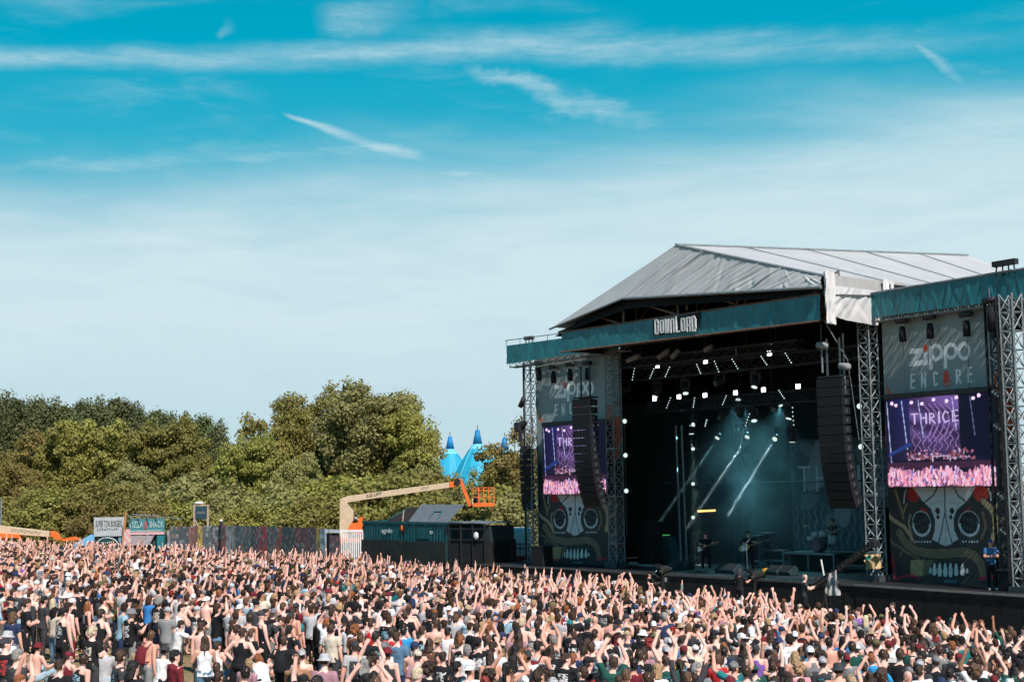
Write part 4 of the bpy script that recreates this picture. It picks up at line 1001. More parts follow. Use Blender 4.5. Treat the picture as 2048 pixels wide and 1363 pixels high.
# ------------------------------------------------------------------ wings with their printed cloth
def wing_print():
    """flat print of the wing cloth, laid out in the right wing's own plane"""
    u0, u1, w0, w1 = 0.42, 6.55, 0.02, 10.95
    I = Ink(u0, u1, w0, w1, 215, 370, (.030, .034, .036))
    def z8(X, Y): return FRW.hit(1740+X/5.68, 960+Y/5.68, 0.25)
    def z7(X, Y): return FRW.hit(1740+X/4.26, 640+Y/4.26, 0.25)
    def sz(X, Y, k): return abs(z8(X+k, Y)[0]-z8(X, Y)[0]), abs(z8(X, Y+k)[1]-z8(X, Y)[1])
    def P8(*a): return [z8(*p) for p in a]
    def P7(*a): return [z7(*p) for p in a]
    k8 = 1/5.68/52; r = np.random.default_rng(5)
    GREY = (.25, .30, .30)
    I.put(I.Wc > z7(500, 760)[1], GREY)
    def fade(U, Wc):
        t = np.clip((Wc-5.0)/1.6, 0, 1)[..., None]; n = (np.sin(U*3.1)*np.sin(Wc*2.3+U)*.25+1)[..., None]
        return (np.array((.03, .035, .036))*(1-t)+np.array(GREY)*t)*n
    I.put((I.Wc > 3.3) & (I.Wc <= 6.8), fade)
    OR = (.62, .11, .035)
    for q in (((80, 480), (112, 660), (135, 660)), ((122, 498), (165, 655), (190, 655)), ((200, 610), (195, 660), (215, 660)),
              ((50, 635), (118, 760), (150, 1000), (150, 1140), (70, 1010), (52, 800)),
              ((1000, 590), (1058, 490), (1093, 400), (1085, 520), (1050, 600)), ((1062, 600), (1085, 560), (1118, 440), (1125, 600)), ((1010, 520), (1020, 560), (1012, 600)),
              ((1045, 600), (1190, 560), (1240, 700), (1200, 1000), (1150, 1095), (1060, 1080))):
        I.poly(P7(*q), OR)
    for q in (((70, 980), (130, 1040), (120, 1070), (70, 1010)), ((1075, 690), (1120, 680), (1110, 740), (1075, 745)), ((1140, 700), (1160, 700), (1130, 870), (1110, 860)), ((1080, 820), (1100, 800), (1110, 930), (1090, 940)), ((1120, 1030), (1160, 1030), (1150, 1060), (1122, 1060))):
        I.poly(P7(*q), (.07, .08, .08))
    CR = (.42, .37, .28); TAN = (.36, .28, .17); DT = (.15, .118, .075)
    I.ell(z7(110, 1250), .16, .30, CR); I.ell(z7(1120, 1250), .22, .4, (.30, .27, .22))
    # brow and mask
    WH = (.50, .55, .57)
    I.ell(z8(420, 210), .13, .45, (.03, .03, .03)); I.line(P8((405, 100), (385, 160), (378, 260)), 14*k8*1.2, WH); I.line(P8((1345, 90), (1370, 150), (1375, 220)), 14*k8*1.2, WH)
    I.ell(z8(490, 165), *sz(490, 165, 80), (.36, .02, .022)); I.ell(z8(1260, 150), *sz(1260, 150, 90), (.40, .035, .032))
    I.poly(P8((470, 60), (1215, 60), (1085, 245), (985, 330), (950, 440), (955, 560), (1005, 668), (940, 703), (925, 722), (855, 745), (785, 716), (770, 703), (705, 668), (735, 560), (735, 440), (690, 320), (610, 245)), WH)
    for q, w in ((((850, 50), (850, 375)), 17), (((848, 370), (812, 560), (778, 705)), 15), (((852, 370), (890, 560), (932, 705)), 15), (((770, 60), (715, 170), (620, 250)), 17), (((940, 60), (1000, 170), (1085, 245)), 17)):
        I.line(P8(*q), w*k8, (.02, .022, .025))
    I.line(P8((855, 480), (858, 735)), 6*k8, (.15, .2, .22))
    for s_ in np.linspace(0, 1, 12): I.line(P8((670+s_*150, 250-s_*40), (690+s_*140, 300-s_*60)), 4*k8, (.25, .28, .29)); I.line(P8((880+s_*150, 210+s_*40), (880+s_*140, 240+s_*60)), 4*k8, (.25, .28, .29))
    for x, y, a, b in ((765, 345, 26, 38), (768, 415, 18, 25), (932, 345, 26, 38), (918, 415, 18, 25)): I.ell(z8(x, y), sz(x, y, a)[0], sz(x, y, b)[1], (.015, .016, .02))
    I.poly(P8((565, 300), (640, 330), (692, 462)), (.42, .015, .02)); I.poly(P8((1140, 300), (1060, 345), (1003, 452)), (.42, .015, .02))
    # eyes as guitar sound holes
    for cx, cy, rx, ry in ((585, 490, 108, 145), (1125, 490, 124, 147)):
        a, b = sz(cx, cy, rx)[0], sz(cx, cy, ry)[1]
        I.ell(z8(cx, cy), a*.92, b*.92, (.012, .016, .02))
        for k in range(6):
            x = cx+(-.72+k*.29)*rx; I.line(P8((x, cy-ry*.6), (x-8, cy+270)), 4*k8, (.05, .13, .15))
        I.ell(z8(cx, cy), a, b, (.33, .42, .46), .93); I.ell(z8(cx, cy), a, b, WH, .80, .02)
        for k in range(6): I.ell(z8(cx-62+k*32 if cx < 800 else cx-70+k*33, 695), .035, .04, (.75, .78, .78))
    # antlers and bone
    def strand(pts, w, c, n=5):
        I.line(P8(*pts), w*k8*1.15, (.02, .02, .022)); I.line(P8(*pts), w*k8*.9, c)
        for k in range(n):
            o = (k/(n-1)-.5)*w*.6; I.line(P8(*[(x+o*.5, y+o) for x, y in pts]), 3.2*k8, tuple(x*(.55 if k % 2 else 1.35) for x in c))
    strand(((130, 215), (185, 265), (205, 380), (270, 455), (380, 525), (450, 610), (500, 725)), 52, TAN); strand(((285, 110), (320, 240), (350, 330), (372, 430)), 34, (.22, .17, .10)); strand(((412, 270), (360, 390)), 34, (.22, .17, .10))
    strand(((455, 390), (435, 480), (470, 620)), 24, TAN); strand(((195, 620), (270, 720), (420, 820), (560, 890)), 34, DT); strand(((360, 810), (300, 900)), 18, DT)
    strand(((1290, 235), (1380, 320), (1425, 420), (1430, 560), (1405, 660)), 78, TAN, 7); strand(((1475, 215), (1415, 340)), 36, TAN); strand(((1580, 280), (1560, 400), (1470, 470)), 46, TAN); strand(((1585, 680), (1485, 770)), 30, TAN); strand(((1480, 820), (1610, 915)), 22, TAN); strand(((1285, 370), (1320, 520), (1270, 660)), 40, DT)
    strand(((330, 600), (390, 700), (520, 800), (700, 830), (880, 830), (1060, 810), (1180, 850), (1260, 950), (1290, 1080)), 118, DT, 11)
    I.poly(P8((460, 905), (610, 900), (600, 1090), (460, 1070)), (.40, .31, .16))
    for k in range(7): I.line(P8((468+k*21, 905), (470+k*20, 1080)), 6*k8, (.15, .11, .06))
    I.poly(P8((610, 905), (720, 900), (660, 1060), (600, 1085)), DT)
    # teeth
    I.poly(P8((660, 1000), (730, 925), (1050, 925), (1125, 1030), (1080, 1090), (700, 1090)), (.018, .018, .02))
    for x, a, b in ((683, 985, 1055), (730, 935, 1078), (790, 935, 1088), (852, 935, 1095), (914, 935, 1095), (980, 935, 1085), (1050, 945, 1078), (1100, 1000, 1050)):
        h = b-a; wd = 25 if h > 80 else 15
        I.poly(P8((x-6, a), (x+6, a), (x+wd*.75, a+h*.35), (x+wd, a+h*.75), (x+wd*.6, b), (x-wd*.6, b), (x-wd, a+h*.75), (x-wd*.75, a+h*.35)), (.62, .66, .64))
        I.line(P8((x+wd*.4, a+h*.3), (x+wd*.5, a+h*.8)), 4*k8, (.38, .40, .38))
    I.poly(P8((835, 1130), (990, 1130), (985, 1160), (840, 1158)), (.06, .17, .20))
    PK = (.42, .02, .05)
    for q, w in ((((200, 1110), (185, 990), (205, 890), (250, 885), (275, 980), (277, 1115)), 24), (((300, 1112), (400, 1080), (500, 1085), (565, 1115)), 26), (((1250, 1115), (1330, 1095), (1420, 1085)), 28), (((1600, 940), (1650, 860)), 34)): I.line(P8(*q), w*k8, PK)
    # logotype
    WT = (.80, .82, .82); k7 = 1/4.26/52
    I.poly(P7((345, 243), (453, 238), (451, 275), (400, 345), (460, 340), (460, 277), (490, 273), (490, 382), (335, 394), (335, 374), (400, 285), (333, 286)), WT)
    I.poly(P7((467, 193), (490, 225), (494, 250), (482, 268), (462, 268), (450, 248), (456, 222)), (.70, .10, .07))
    def e7(cx, cy, rx, ry, ri): I.ell(z7(cx, cy), abs(z7(cx+rx, cy)[0]-z7(cx, cy)[0]), abs(z7(cx, cy+ry)[1]-z7(cx, cy)[1]), WT, ri)
    e7(565, 273, 56, 74, .56); I.poly(P7((503, 225), (531, 222), (531, 420), (503, 422)), WT); e7(688, 264, 56, 72, .56); I.poly(P7((628, 215), (656, 213), (656, 408), (628, 410)), WT); e7(797, 264, 55, 80, .58)
    def L7(*p, w=14): I.line(P7(*p), w*k7, WT)
    for x, y, a in ((352, 462, 116), (836, 405, 118)):
        L7((x, y), (x, y+a), w=20); [L7((x, y+f*a), (x+28, y-2+f*a), w=17) for f in (0, .48, 1)]
    L7((440, 450), (442, 572), w=15); L7((470, 447), (472, 570), w=15); L7((440, 450), (472, 570), w=15)
    L7((572, 455), (555, 442), (542, 458), (545, 545), (558, 556), (573, 540), w=17)
    L7((735, 424), (738, 535), w=18); L7((735, 426), (762, 428), (765, 465), (738, 475), (770, 532), w=15)
    RD = (.66, .08, .05)
    I.poly(P7((625, 450), (640, 430), (660, 430), (672, 450), (672, 520), (660, 540), (636, 540), (625, 520)), RD); I.line(P7((620, 515), (632, 552), (655, 562), (678, 545), (688, 510)), 9*k7, RD); I.line(P7((655, 560), (656, 600)), 13*k7, RD); I.line(P7((635, 605), (680, 602)), 14*k7, RD)
    for y in (455, 475, 495): I.line(P7((630, y), (668, y-2)), 4*k7, (.16, .19, .19))
    return I, (u0, u1, w0, w1)
INK, EXT = wing_print()
def led_picture():
    I = Ink(0, 1, 0, 1, 190, 140, (.010, .010, .028)); r = np.random.default_rng(9); U, V = I.U, I.Wc
    # pictures in screen fractions, origin bottom left
    I.put((V > .30), lambda u, v: np.stack([.006+.012*np.exp(-((u-.3)/.25)**2), .007+.014*np.exp(-((u-.3)/.2)**2), .022+.085*np.exp(-((u-.22)/.16)**2)*v], -1))
    pur = (U > .235) & (U < .70) & (V > .34)
    def swirl(u, v):
        n = np.sin(9*u+5*np.sin(6*v+2)+4*v)*.5+.5; t = (.35+.65*n)*(.35+.75*np.clip((v-.3)/.6, 0, 1))
        return np.stack([.13*t**1.6+.018, .07*t**1.6+.012, .25*t**1.6+.04], -1)
    I.put(pur, swirl)
    for k in range(9):
        x = .27+.05*k; I.line([(x+.02*math.sin(j*1.7+k), .40+.03*j*(1 if k % 2 else 1.4)) for j in range(8)], .007, (.26, .18, .38))
    for k in range(5): I.line([(.36+.05*k+.1*math.sin(j*.5), .5+.07*j) for j in range(7)], .012, (.24, .14, .36))
    LT = (.62, .50, .80)
    def seg(*p, w=.013): I.line(p, w, LT)
    yb, yt = .705, .815
    seg((.255, yt), (.315, yt)); seg((.285, yt), (.285, yb))
    seg((.345, yt), (.345, yb)); seg((.395, yt), (.395, yb)); seg((.345, .765), (.395, .765))
    seg((.43, yt), (.43, yb)); seg((.43, yt), (.465, yt-.01), (.47, .775), (.43, .76), (.475, yb))
    seg((.515, yt+.01), (.515, yb)); seg((.60, yt-.005), (.57, yt+.012), (.548, .765), (.57, yb), (.60, yb+.015))
    seg((.64, yt+.015), (.64, yb+.005)); [seg((.64, y), (.685, y+.003)) for y in (yb+.01, .768, yt+.012)]
    for x0, x1, y0 in ((.02, .05, .1), (.165, .205, .42), (.325, .36, .55), (.64, .67, .62), (.80, .83, .55)): I.line([(x0, .97), (x1, y0+.0)], .008, (.42, .46, .80) if x0 < .7 else (.10, .12, .25))
    for x, y in ((.07, .955), (.26, .95), (.47, .965), (.68, .97), (.88, .975), (.36, .93), (.59, .94), (.11, .93), (.83, .95)): I.ell((x, y), .016, .02, (1.1, .8, 1.2))
    I.poly([(.02, .34), (.26, .47), (.22, .50), (.02, .38)], (.02, .045, .20))
    for k in range(170):   # band and gear
        x = r.uniform(.2, .82); y = .30+abs(r.normal())*.055; I.ell((x, y), r.uniform(.004, .014), r.uniform(.005, .02), [(.35, .12, .22), (.10, .05, .12), (.55, .40, .60), (.30, .08, .06)][r.integers(4)])
    I.line([(.44, .335), (.60, .335), (.60, .275)], .008, (.6, .5, .75)); I.line([(.44, .335), (.44, .275)], .008, (.6, .5, .75)); I.put((V < .275) & (V > .20), (.05, .02, .045))
    I.put(V < .13, (.10, .04, .09))
    for k in range(720):   # the filmed crowd
        x = r.uniform(0, 1); y = r.uniform(0, .135)+.02*math.sin(x*19)*math.sin(x*7); h = r.uniform(.02, .10); s = r.normal()*.01
        c = [(.85, .42, .55), (.95, .62, .72), (.65, .24, .40), (.30, .10, .25), (.14, .07, .20), (.75, .60, 1.0), (.95, .30, .40), (.16, .16, .55)][r.choice(8, p=[.28, .18, .15, .12, .11, .07, .06, .03])]
        I.line([(x, y), (x+s, min(y+h, .225))], r.uniform(.006, .018), c)
    return I
LEDI = led_picture()
def grid_of(I): 
    ny, nx = I.C.shape[:2]; return nx-1, ny-1
def hoist(fr, px, py, v, L=.95, name_g='chain hoists under the wing beams', bag=1.0, label=None):
    u, w = fr.hit(px, py, v)
    r = thing('chain_hoist', label or 'black chain hoist with dangling chain bag under a teal wing beam', 'hoist', M=TR(fr.M, u, v, w), group=name_g)
    MB().tube((-.26, 0, 0), (.26, 0, 0), .11, 10).build('motor', M_BLACKM, r, True); MB().tube((0, 0, .1), (0, 0, .45), .02, 5).build('hook', M_ALU, r)
    b = MB(); b.rings([(Vector((.02, 0, -.22-.62*bag)), Vector((.15, 0, 0)), Vector((0, .13, 0))), (Vector((.02, 0, -.3-.2*bag)), Vector((.145, 0, 0)), Vector((0, .13, 0))), (Vector((.02, 0, -.24)), Vector((.11, 0, 0)), Vector((0, .1, 0)))], 10); b.build('chain_bag', M_BLACK, r, True)
    for x in (-.08, .12): MB().tube((x, 0, -.1), (x*.9, 0, -.26), .012, 4).build('strap', M_ALU, r)
    if L: MB().tube((.0, .03, -.2), (.0, .03, -.2-L), .012, 4).build('chain', M_BLACKM, r)
    return r
def wings():
    nx, ny = grid_of(INK); u0, u1, w0, w1 = EXT
    col = INK.C
    # ---- right wing
    r = thing('stage_wing', 'right-hand stage wing with teal beam banner and printed skull cloth', 'stage wing', M=FRW.M)
    def cl(S, T): return col
    sheet('printed_cloth', ((u0, .25, w0), (u1, .25, w0), (u1, .25, w1), (u0, .25, w1)), nx, ny, M_PRINT, r, wrinkle(71, 16, .010, .6, (4, 18)), cl)
    bt = MB(); a, b_, c, d = H3(FRW, 1731, 637.5, -.3), H3(FRW, 2075, 592, -.3), H3(FRW, 2075, 532.5, -.3), H3(FRW, 1731, 588, -.3)
    sheet('beam_banner', (a, b_, c, d), 220, 14, M_TEAL, r, creases(72, 90, .032, (.003, .010), .07, .8))
    MB().path([d, c], .05, 6).build('upper_tube', M_ALU, r)
    tb = MB(); truss(tb, (a.x+.3, -.0, a.z+.05), (b_.x, -.0, b_.z+.10), .4, 16, .035, .02, up=(0, 0, 1)); tb.build('beam_truss', M_ALU, r)
    vt, wt = 6.9, a.z
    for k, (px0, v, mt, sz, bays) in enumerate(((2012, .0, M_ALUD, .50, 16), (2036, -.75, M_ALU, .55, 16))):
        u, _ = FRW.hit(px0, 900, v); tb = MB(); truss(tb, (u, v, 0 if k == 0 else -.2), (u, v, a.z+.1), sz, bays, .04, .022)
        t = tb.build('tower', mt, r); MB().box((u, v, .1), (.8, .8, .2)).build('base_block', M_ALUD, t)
        tb = MB(); tb.tube((u-.4, v-.3, a.z), (u-.4, v-.3, .3), .05, 6); tb.build('cable_run', M_BLACK, t)
    sheet('white_scrim', ((u1+.75, .5, 0), (u1+5, .5, 0), (u1+5, .5, 10.9), (u1+.75, .5, 10.9)), 20, 20, mat('white_scrim', (0, 0, 0)), r, wrinkle(75, 8, .03))
    MB().bx(.42, 12, -1.9, 2.5, -.25, 0).build('deck', M_DECKM, r)
    for k in range(14): MB().bx(.42+k*.85+.01, .42+(k+1)*.85-.01, -1.88, -1.8, GND-.3, -.24+random.uniform(-.006, .006)).build('skirt_panel', M_BLACK, r)
    MB().bx(.42, 12, -1.94, -1.9, -.07, .012).build('deck_edge', mat('edge_trim_pale', (.22, .22, .22), .6, metal=.3), r)
    # small lamp on top of the beam
    p = H3(FRW, 2010, 531, -.3)
    f = thing('beacon_light', 'black floodlight bar standing on top of the right teal beam', 'light', M=TR(FRW.M, p.x, p.y, p.z)); MB().bx(-.5, .5, -.12, .12, .0, .2).build('housing', M_BLACKM, f)
    for x in (-.42, -.12, .16, .42): MB().bar((x, 0, -.36), (x*.9, 0, 0), .04).build('leg', M_BLACKM, f)
    for px, py, v, L in ((1803, 641, -.1, 2.6), (1858, 634, -.1, 3.0), (1931, 628, -.1, 3.0)): hoist(FRW, px, py, v, L, label='black chain hoist with dangling chain bag under the right teal beam', name_g='chain hoists under the right beam')
    hoist(FRW, 1990, 630, -.2, 0, label='short black chain hoist beside the right outer tower'); hoist(FRW, 1979, 600, -.35, 0, bag=1.5, label='fat black cable sack hanging straight from the right beam')
    # angled LED battens on the outer tower
    for i, (xa, ya, xb, yb) in enumerate(((1981, 714, 2008, 730), (1986, 781, 2012, 802), (1989, 848, 2016, 868), (1997, 985, 2021, 1005), (2002, 1056, 2026, 1077))):
        pa, pb = H3(FRW, xa, ya, -.55), H3(FRW, xb, yb, -.55); d = pb-pa
        f = thing('light_batten', 'slanting black lamp batten on the right outer tower', 'light', M=TR(FRW.M, *pa), group='slanting battens on the right outer tower')
        MB().bar((0, 0, 0), d, .16, .16).build('housing', M_BLACKM, f)
        lb = MB()
        for k in range(5): q = d*((k+.5)/5); lb.tube(q+Vector((0, -.085, 0)), q+Vector((0, -.10, 0)), .05, 8)
        lb.build('lens_row', mat('dull_lens', (.25, .32, .33), .2, var=0, spec=.6), f); MB().bar(d, d+Vector((.05, .3, -.05)), .05).build('bracket', M_BLACKM, f)
    # ---- left wing, mirrored about the stage
    r = thing('stage_wing', 'left-hand stage wing with teal beam banner and printed skull cloth', 'stage wing', M=FLW.M)
    ua, _ = FLW.hit(1075, 900, .25); ub = -.30; w = 6.13/ (u1-u0)
    sheet('printed_cloth', ((ua, .25, .02), (ua+(u1-u0), .25, .02), (ua+(u1-u0), .25, w1), (ua, .25, w1)), nx, ny, M_PRINT, r, wrinkle(76, 14, .010, .6, (4, 18)), cl)
    a, b_, c, d = H3(FLW, 1013, 728, -.5), H3(FLW, 1124, 711, -.5), H3(FLW, 1124, 676, -.5), H3(FLW, 1013, 691, -.5)
    b2 = b_+(b_-a)*1.0; c2 = c+(c-d)*1.0
    sheet('beam_banner', (a, b2, c2, d), 120, 14, M_TEAL, r, creases(77, 50, .028, (.005, .014), .09, .8))
    tb = MB(); truss(tb, (a.x+.1, -.15, a.z+.05), (b2.x, -.15, b2.z+.05), .45, 14, .03, .018, up=(0, 0, 1)); tb.build('beam_truss', M_ALU, r)
    tb = MB(); tb.tube(d+Vector((-.1, 0, .28)), Vector((c.x, c.y, d.z+.28)), .025, 5)
    for k in range(5): q = d.lerp(Vector((c.x, c.y, d.z)), k/4); tb.tube(q, q+Vector((0, 0, .28)), .02, 5)
    tb.build('top_rail', M_ALU, r)
    u, _ = FLW.hit(1063, 900, 0); tb = MB(); truss(tb, (u, 0, 0), (u, 0, a.z+.2), .42, 18, .032, .02); t = tb.build('tower', M_ALU, r); MB().box((u, 0, .1), (.7, .7, .2)).build('base_block', M_ALUD, t)
    tb = MB(); tb.tube((u-.3, -.2, a.z), (u-.32, -.2, .3), .06, 6); tb.build('cable_run', M_BLACK, t)
    MB().bx(-8.5, -.2, -1.9, 2.2, -.25, 0).build('deck', M_DECKM, r)
    for k in range(10): MB().bx(-8.7+k*.85+.01, -8.7+(k+1)*.85-.01, -1.88, -1.8, GND-.3, -.24+random.uniform(-.006, .006)).build('skirt_panel', M_BLACK, r)
    MB().bx(-8.5, -.2, -1.94, -1.9, -.07, .012).build('deck_edge', mat('edge_trim', (0, 0, 0)), r)
    p = H3(FLW, 1058, 677, -.3); f = thing('beacon_light', 'small black floodlight box on top of the left teal beam', 'light', M=TR(FLW.M, p.x, p.y, p.z)); MB().bx(-.3, .3, -.12, .12, -.05, .12).build('housing', M_BLACKM, f)
    for x in (-.25, 0, .25): MB().bar((x, 0, -.4), (x, 0, 0), .04).build('leg', M_BLACKM, f)
    for px, py, L in ((1106, 733, 2.0), (1139, 728, 1.2), (1174, 726, 0)): hoist(FLW, px, py, -.1, L, label='black chain hoist with dangling chain bag under the left teal beam', name_g='chain hoists under the left beam')
    hoist(FLW, 1077, 726, -.2, 0, bag=1.1, label='fat black cable sack against the left outer tower')
    # side speaker hang, lamps on the left outer tower
    for i, (px, py) in enumerate(((1043, 805), (1040, 855))):
        q = H3(FLW, px, py, -.3); f = thing('spot_lamp', ('slim black lamp tilted out from the left outer tower', 'dark cloth-wrapped lamp hanging out from the left outer tower')[i], 'light', M=TR(FLW.M, q.x, q.y, q.z))
        if i == 0: MB().tube((-.12, 0, -.2), (.2, 0, .25), .13, 10).build('barrel', M_BLACKM, f, True); MB().bar((.15, .1, .1), (.55, .2, .1), .05).build('bracket', M_BLACKM, f)
        else:
            MB().box((-.15, 0, .05), (.42, .3, .5)).build('barrel', M_BLACKM, f, bevel=.05); MB().bar((0, 0, -.1), (.45, 0, .3), .18).build('arm', M_BLACKM, f)
            sheet('wrap', ((-.05, -.1, -.75), (.25, -.1, -.7), (.22, -.1, 0), (-.02, -.1, 0)), 8, 8, mat('wrap_plum', (.05, .04, .045), .8), f, wrinkle(4, 5, .02))
wings()
def led_screens():
    nx, ny = grid_of(LEDI)
    for fr, q, lab in ((FRW, ((1777.5, 973.5), (1994, 970.5), (1985, 783), (1768, 800)), 'large video screen on the right wing showing purple stage and pink crowd'),
                       (FLW, ((1087, 988), (1212, 987), (1210, 845), (1084.5, 853.5)), 'video screen on the left wing partly hidden by black speakers')):
        P = [H3(fr, x, y, -.25) for x, y in q]; o = P[0].copy()
        u0 = (P[0].x+P[3].x)/2; u1 = (P[1].x+P[2].x)/2; w0 = (P[0].z+P[1].z)/2; w1 = (P[2].z+P[3].z)/2; W_, H_ = u1-u0, w1-w0
        r = thing('led_screen', lab, 'screen', M=TR(fr.M, u0, -.25, w0))
        c = sheet('picture', ((0, 0, 0), (W_, 0, 0), (W_, 0, H_), (0, 0, H_)), nx, ny, M_LED, r, None, lambda S, T: LEDI.C)
        MB().bx(-.02, W_+.02, .012, .2, -.02, H_+.02).build('housing', M_BLACKM, r); MB().bx(-.04, W_+.04, -.03, .2, H_+.02, H_+.22).build('header', M_BLACKM, r)
        MB().bx(W_+.02, W_+.14, -.02, .2, -.02, H_+.02).build('side_frame', M_BLACKM, r)
        print('SCREEN', round(W_, 2), round(H_, 2))
led_screens()

# ------------------------------------------------------------------ line arrays
def line_array(fr, px, py, v, n, wd, ht, dp, curve, label, top=True, yaw=0.0):
    u, w = fr.hit(px, py, v)
    r = thing('line_array', label, 'speakers', M=TR(fr.M, u, v, w, yaw)); p = Vector((0, 0, 0)); ang = 0.0
    for k in range(n):
        M_ = Matrix.Rotation(ang, 3, 'X')      # lower boxes aim down at the front rows
        c = p + M_ @ Vector((0, dp/2, -ht/2))
        b = MB(); q = [(-wd/2, -dp/2, -ht/2+.012), (wd/2, -dp/2, -ht/2+.012), (wd/2*.8, dp/2, -ht/2+.05), (-wd/2*.8, dp/2, -ht/2+.05), (-wd/2, -dp/2, ht/2-.012), (wd/2, -dp/2, ht/2-.012), (wd/2*.8, dp/2, ht/2-.05), (-wd/2*.8, dp/2, ht/2-.05)]
        b.hexa([M_ @ Vector(x)+c for x in q]); o = b.build('speaker_cabinet', M_DARKWEAVE, r, bevel=.008)
        for sx in (-1, 1): MB().box(c+M_ @ Vector((sx*wd*.462, -.04, 0)), (.03, .12, ht*.42), M_).build('rigging_plate', M_ALUD, o)
        p = p + M_ @ Vector((0, 0, -ht)); ang += curve*(k/n)**1.3
    if top:
        MB().bx(-wd*.45, wd*.45, .0, dp, .03, .10).build('fly_frame', M_BLACKM, r)
        for x in (-.3, .35): MB().tube((x, dp*.5, .1), (x, dp*.5, 1.6), .05, 6).build('hoist_cable', M_ALUD, r)
    return r
line_array(FM, 1657, 756, -2.7, 14, 1.28, .372, .62, .085, 'right main speaker hang, long curved column of black cabinets')
line_array(FM, 1161, 797, -2.7, 14, 1.28, .372, .62, .085, 'left main speaker hang, curved black column in front of the skull cloth')
line_array(FLW, 1049, 895, -.4, 11, .62, .30, .5, .07, 'slim side speaker hang outside the left wing tower', yaw=.3)

# ------------------------------------------------------------------ lamps and rigging over the stage
def rigging():
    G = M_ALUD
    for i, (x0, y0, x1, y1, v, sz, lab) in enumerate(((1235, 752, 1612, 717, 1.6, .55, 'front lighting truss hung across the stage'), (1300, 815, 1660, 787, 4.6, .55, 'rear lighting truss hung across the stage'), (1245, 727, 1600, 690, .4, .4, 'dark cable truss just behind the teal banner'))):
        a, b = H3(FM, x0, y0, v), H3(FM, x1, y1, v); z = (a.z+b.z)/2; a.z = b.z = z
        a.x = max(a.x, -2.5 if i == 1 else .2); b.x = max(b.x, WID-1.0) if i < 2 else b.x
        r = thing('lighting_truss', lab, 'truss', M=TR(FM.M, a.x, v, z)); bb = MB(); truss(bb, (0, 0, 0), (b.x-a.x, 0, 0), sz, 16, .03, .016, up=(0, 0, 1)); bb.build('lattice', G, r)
        for k in (.12, .5, .88): MB().tube(((b.x-a.x)*k, 0, .2), ((b.x-a.x)*k, 0, 3.2), .025, 5).build('suspension_cable', G, r)
    def blinder(px, py, v, lab, g):
        u, w = FM.hit(px, py, v); r = thing('blinder_light', lab, 'light', M=TR(FM.M, u, v, w), group=g)
        MB().bx(-.17, .17, .0, .12, -.14, .14).build('housing', M_BLACKM, r); MB().bx(-.125, .125, -.012, -.002, -.10, .10).build('lamp_face', M_LAMP, r)
        MB().tube((0, .06, .14), (0, .06, .32), .02, 5).build('clamp', M_ALUD, r)
    for px, py in ((1205, 744), (1315, 731), (1411, 722), (1539, 706)): blinder(px, py, 1.1, 'square glowing white blinder lamp on the front lighting truss', 'blinders on the front truss')
    for px, py in ((1309, 797), (1358, 793), (1410, 790), (1471, 785), (1527, 779), (1596, 772)): blinder(px, py, 4.1, 'square glowing white blinder lamp on the rear lighting truss', 'blinders on the rear truss')
    def z6(x, y): return 1200+x/4.655, 660+y/4.655
    dot = mat('pixel_dot_glow', (.8, .9, .9), .4, var=0, emit=(.75, .95, 1.0), estr=1.3)
    for x0, y0, x1, y1, v in ((320, 355, 300, 460, 1.3), (500, 360, 465, 445, 1.3), (645, 345, 608, 430, 1.3), (900, 320, 935, 400, 1.3), (1065, 290, 1105, 385, 1.3), (1230, 270, 1280, 355, 1.3), (1500, 245, 1550, 320, 1.3), (1725, 215, 1778, 300, 1.3),
                              (655, 630, 620, 720, 4.3), (880, 630, 868, 715, 4.3), (1175, 610, 1140, 690, 4.3), (1665, 560, 1712, 632, 4.3), (992, 835, 978, 890, 4.3), (1390, 780, 1355, 885, 4.3), (150, 385, 115, 485, 1.3), (1790, 720, 1802, 880, 4.3)):
        a, b = H3(FM, *z6(x0, y0), v), H3(FM, *z6(x1, y1), v); front = v < 2
        r = thing('pixel_batten', 'slanting strip of glowing dots under the %s lighting truss' % ('front' if front else 'rear'), 'light', M=TR(FM.M, *a), group='dot strips on the %s truss' % ('front' if front else 'rear'))
        d = b-a; MB().bar((0, .05, 0), d+Vector((0, .05, 0)), .09, .06).build('housing', M_BLACKM, r); q = MB()
        for k in range(5): c = d*(k/4.); q.tube(c+Vector((0, .016, 0)), c+Vector((0, .0, 0)), .026, 8)
        q.build('lamp_row', dot, r)
    def mover(px, py, v, lit, tilt, lean, g, lab, s=1.0):
        u, w = FM.hit(px, py, v); r = thing('moving_head_lamp', lab, 'light', M=TR(FM.M, u, v, w+.62*s), group=g); r.scale = (s, s, s)
        MB().box((0, 0, 0), (.42, .32, .16)).build('base', M_BLACKM, r, bevel=.02)
        y = MB(); y.bar((-.26, 0, -.08), (-.26, 0, -.45), .05, .12); y.bar((.26, 0, -.08), (.26, 0, -.45), .05, .12); y.bar((-.28, 0, -.1), (.28, 0, -.1), .08, .06); y.build('yoke', M_BLACKM, r)
        h = MB(); h.rings([(Vector((0, 0, .26)), Vector((.10, 0, 0)), Vector((0, .10, 0))), (Vector((0, 0, .2)), Vector((.17, 0, 0)), Vector((0, .17, 0))), (Vector((0, 0, -.1)), Vector((.19, 0, 0)), Vector((0, .19, 0))), (Vector((0, 0, -.3)), Vector((.165, 0, 0)), Vector((0, .165, 0)))], 14)
        ho = h.build('lamp_head', M_BLACKM, r, True); ho.location = (0, 0, -.42); ho.rotation_euler = (tilt, lean, 0)
        l = MB(); l.tube((0, 0, -.301), (0, 0, -.315), .14, 14); lo = l.build('lens', M_LENS if lit else mat('dull_lens', (0, 0, 0)), ho)
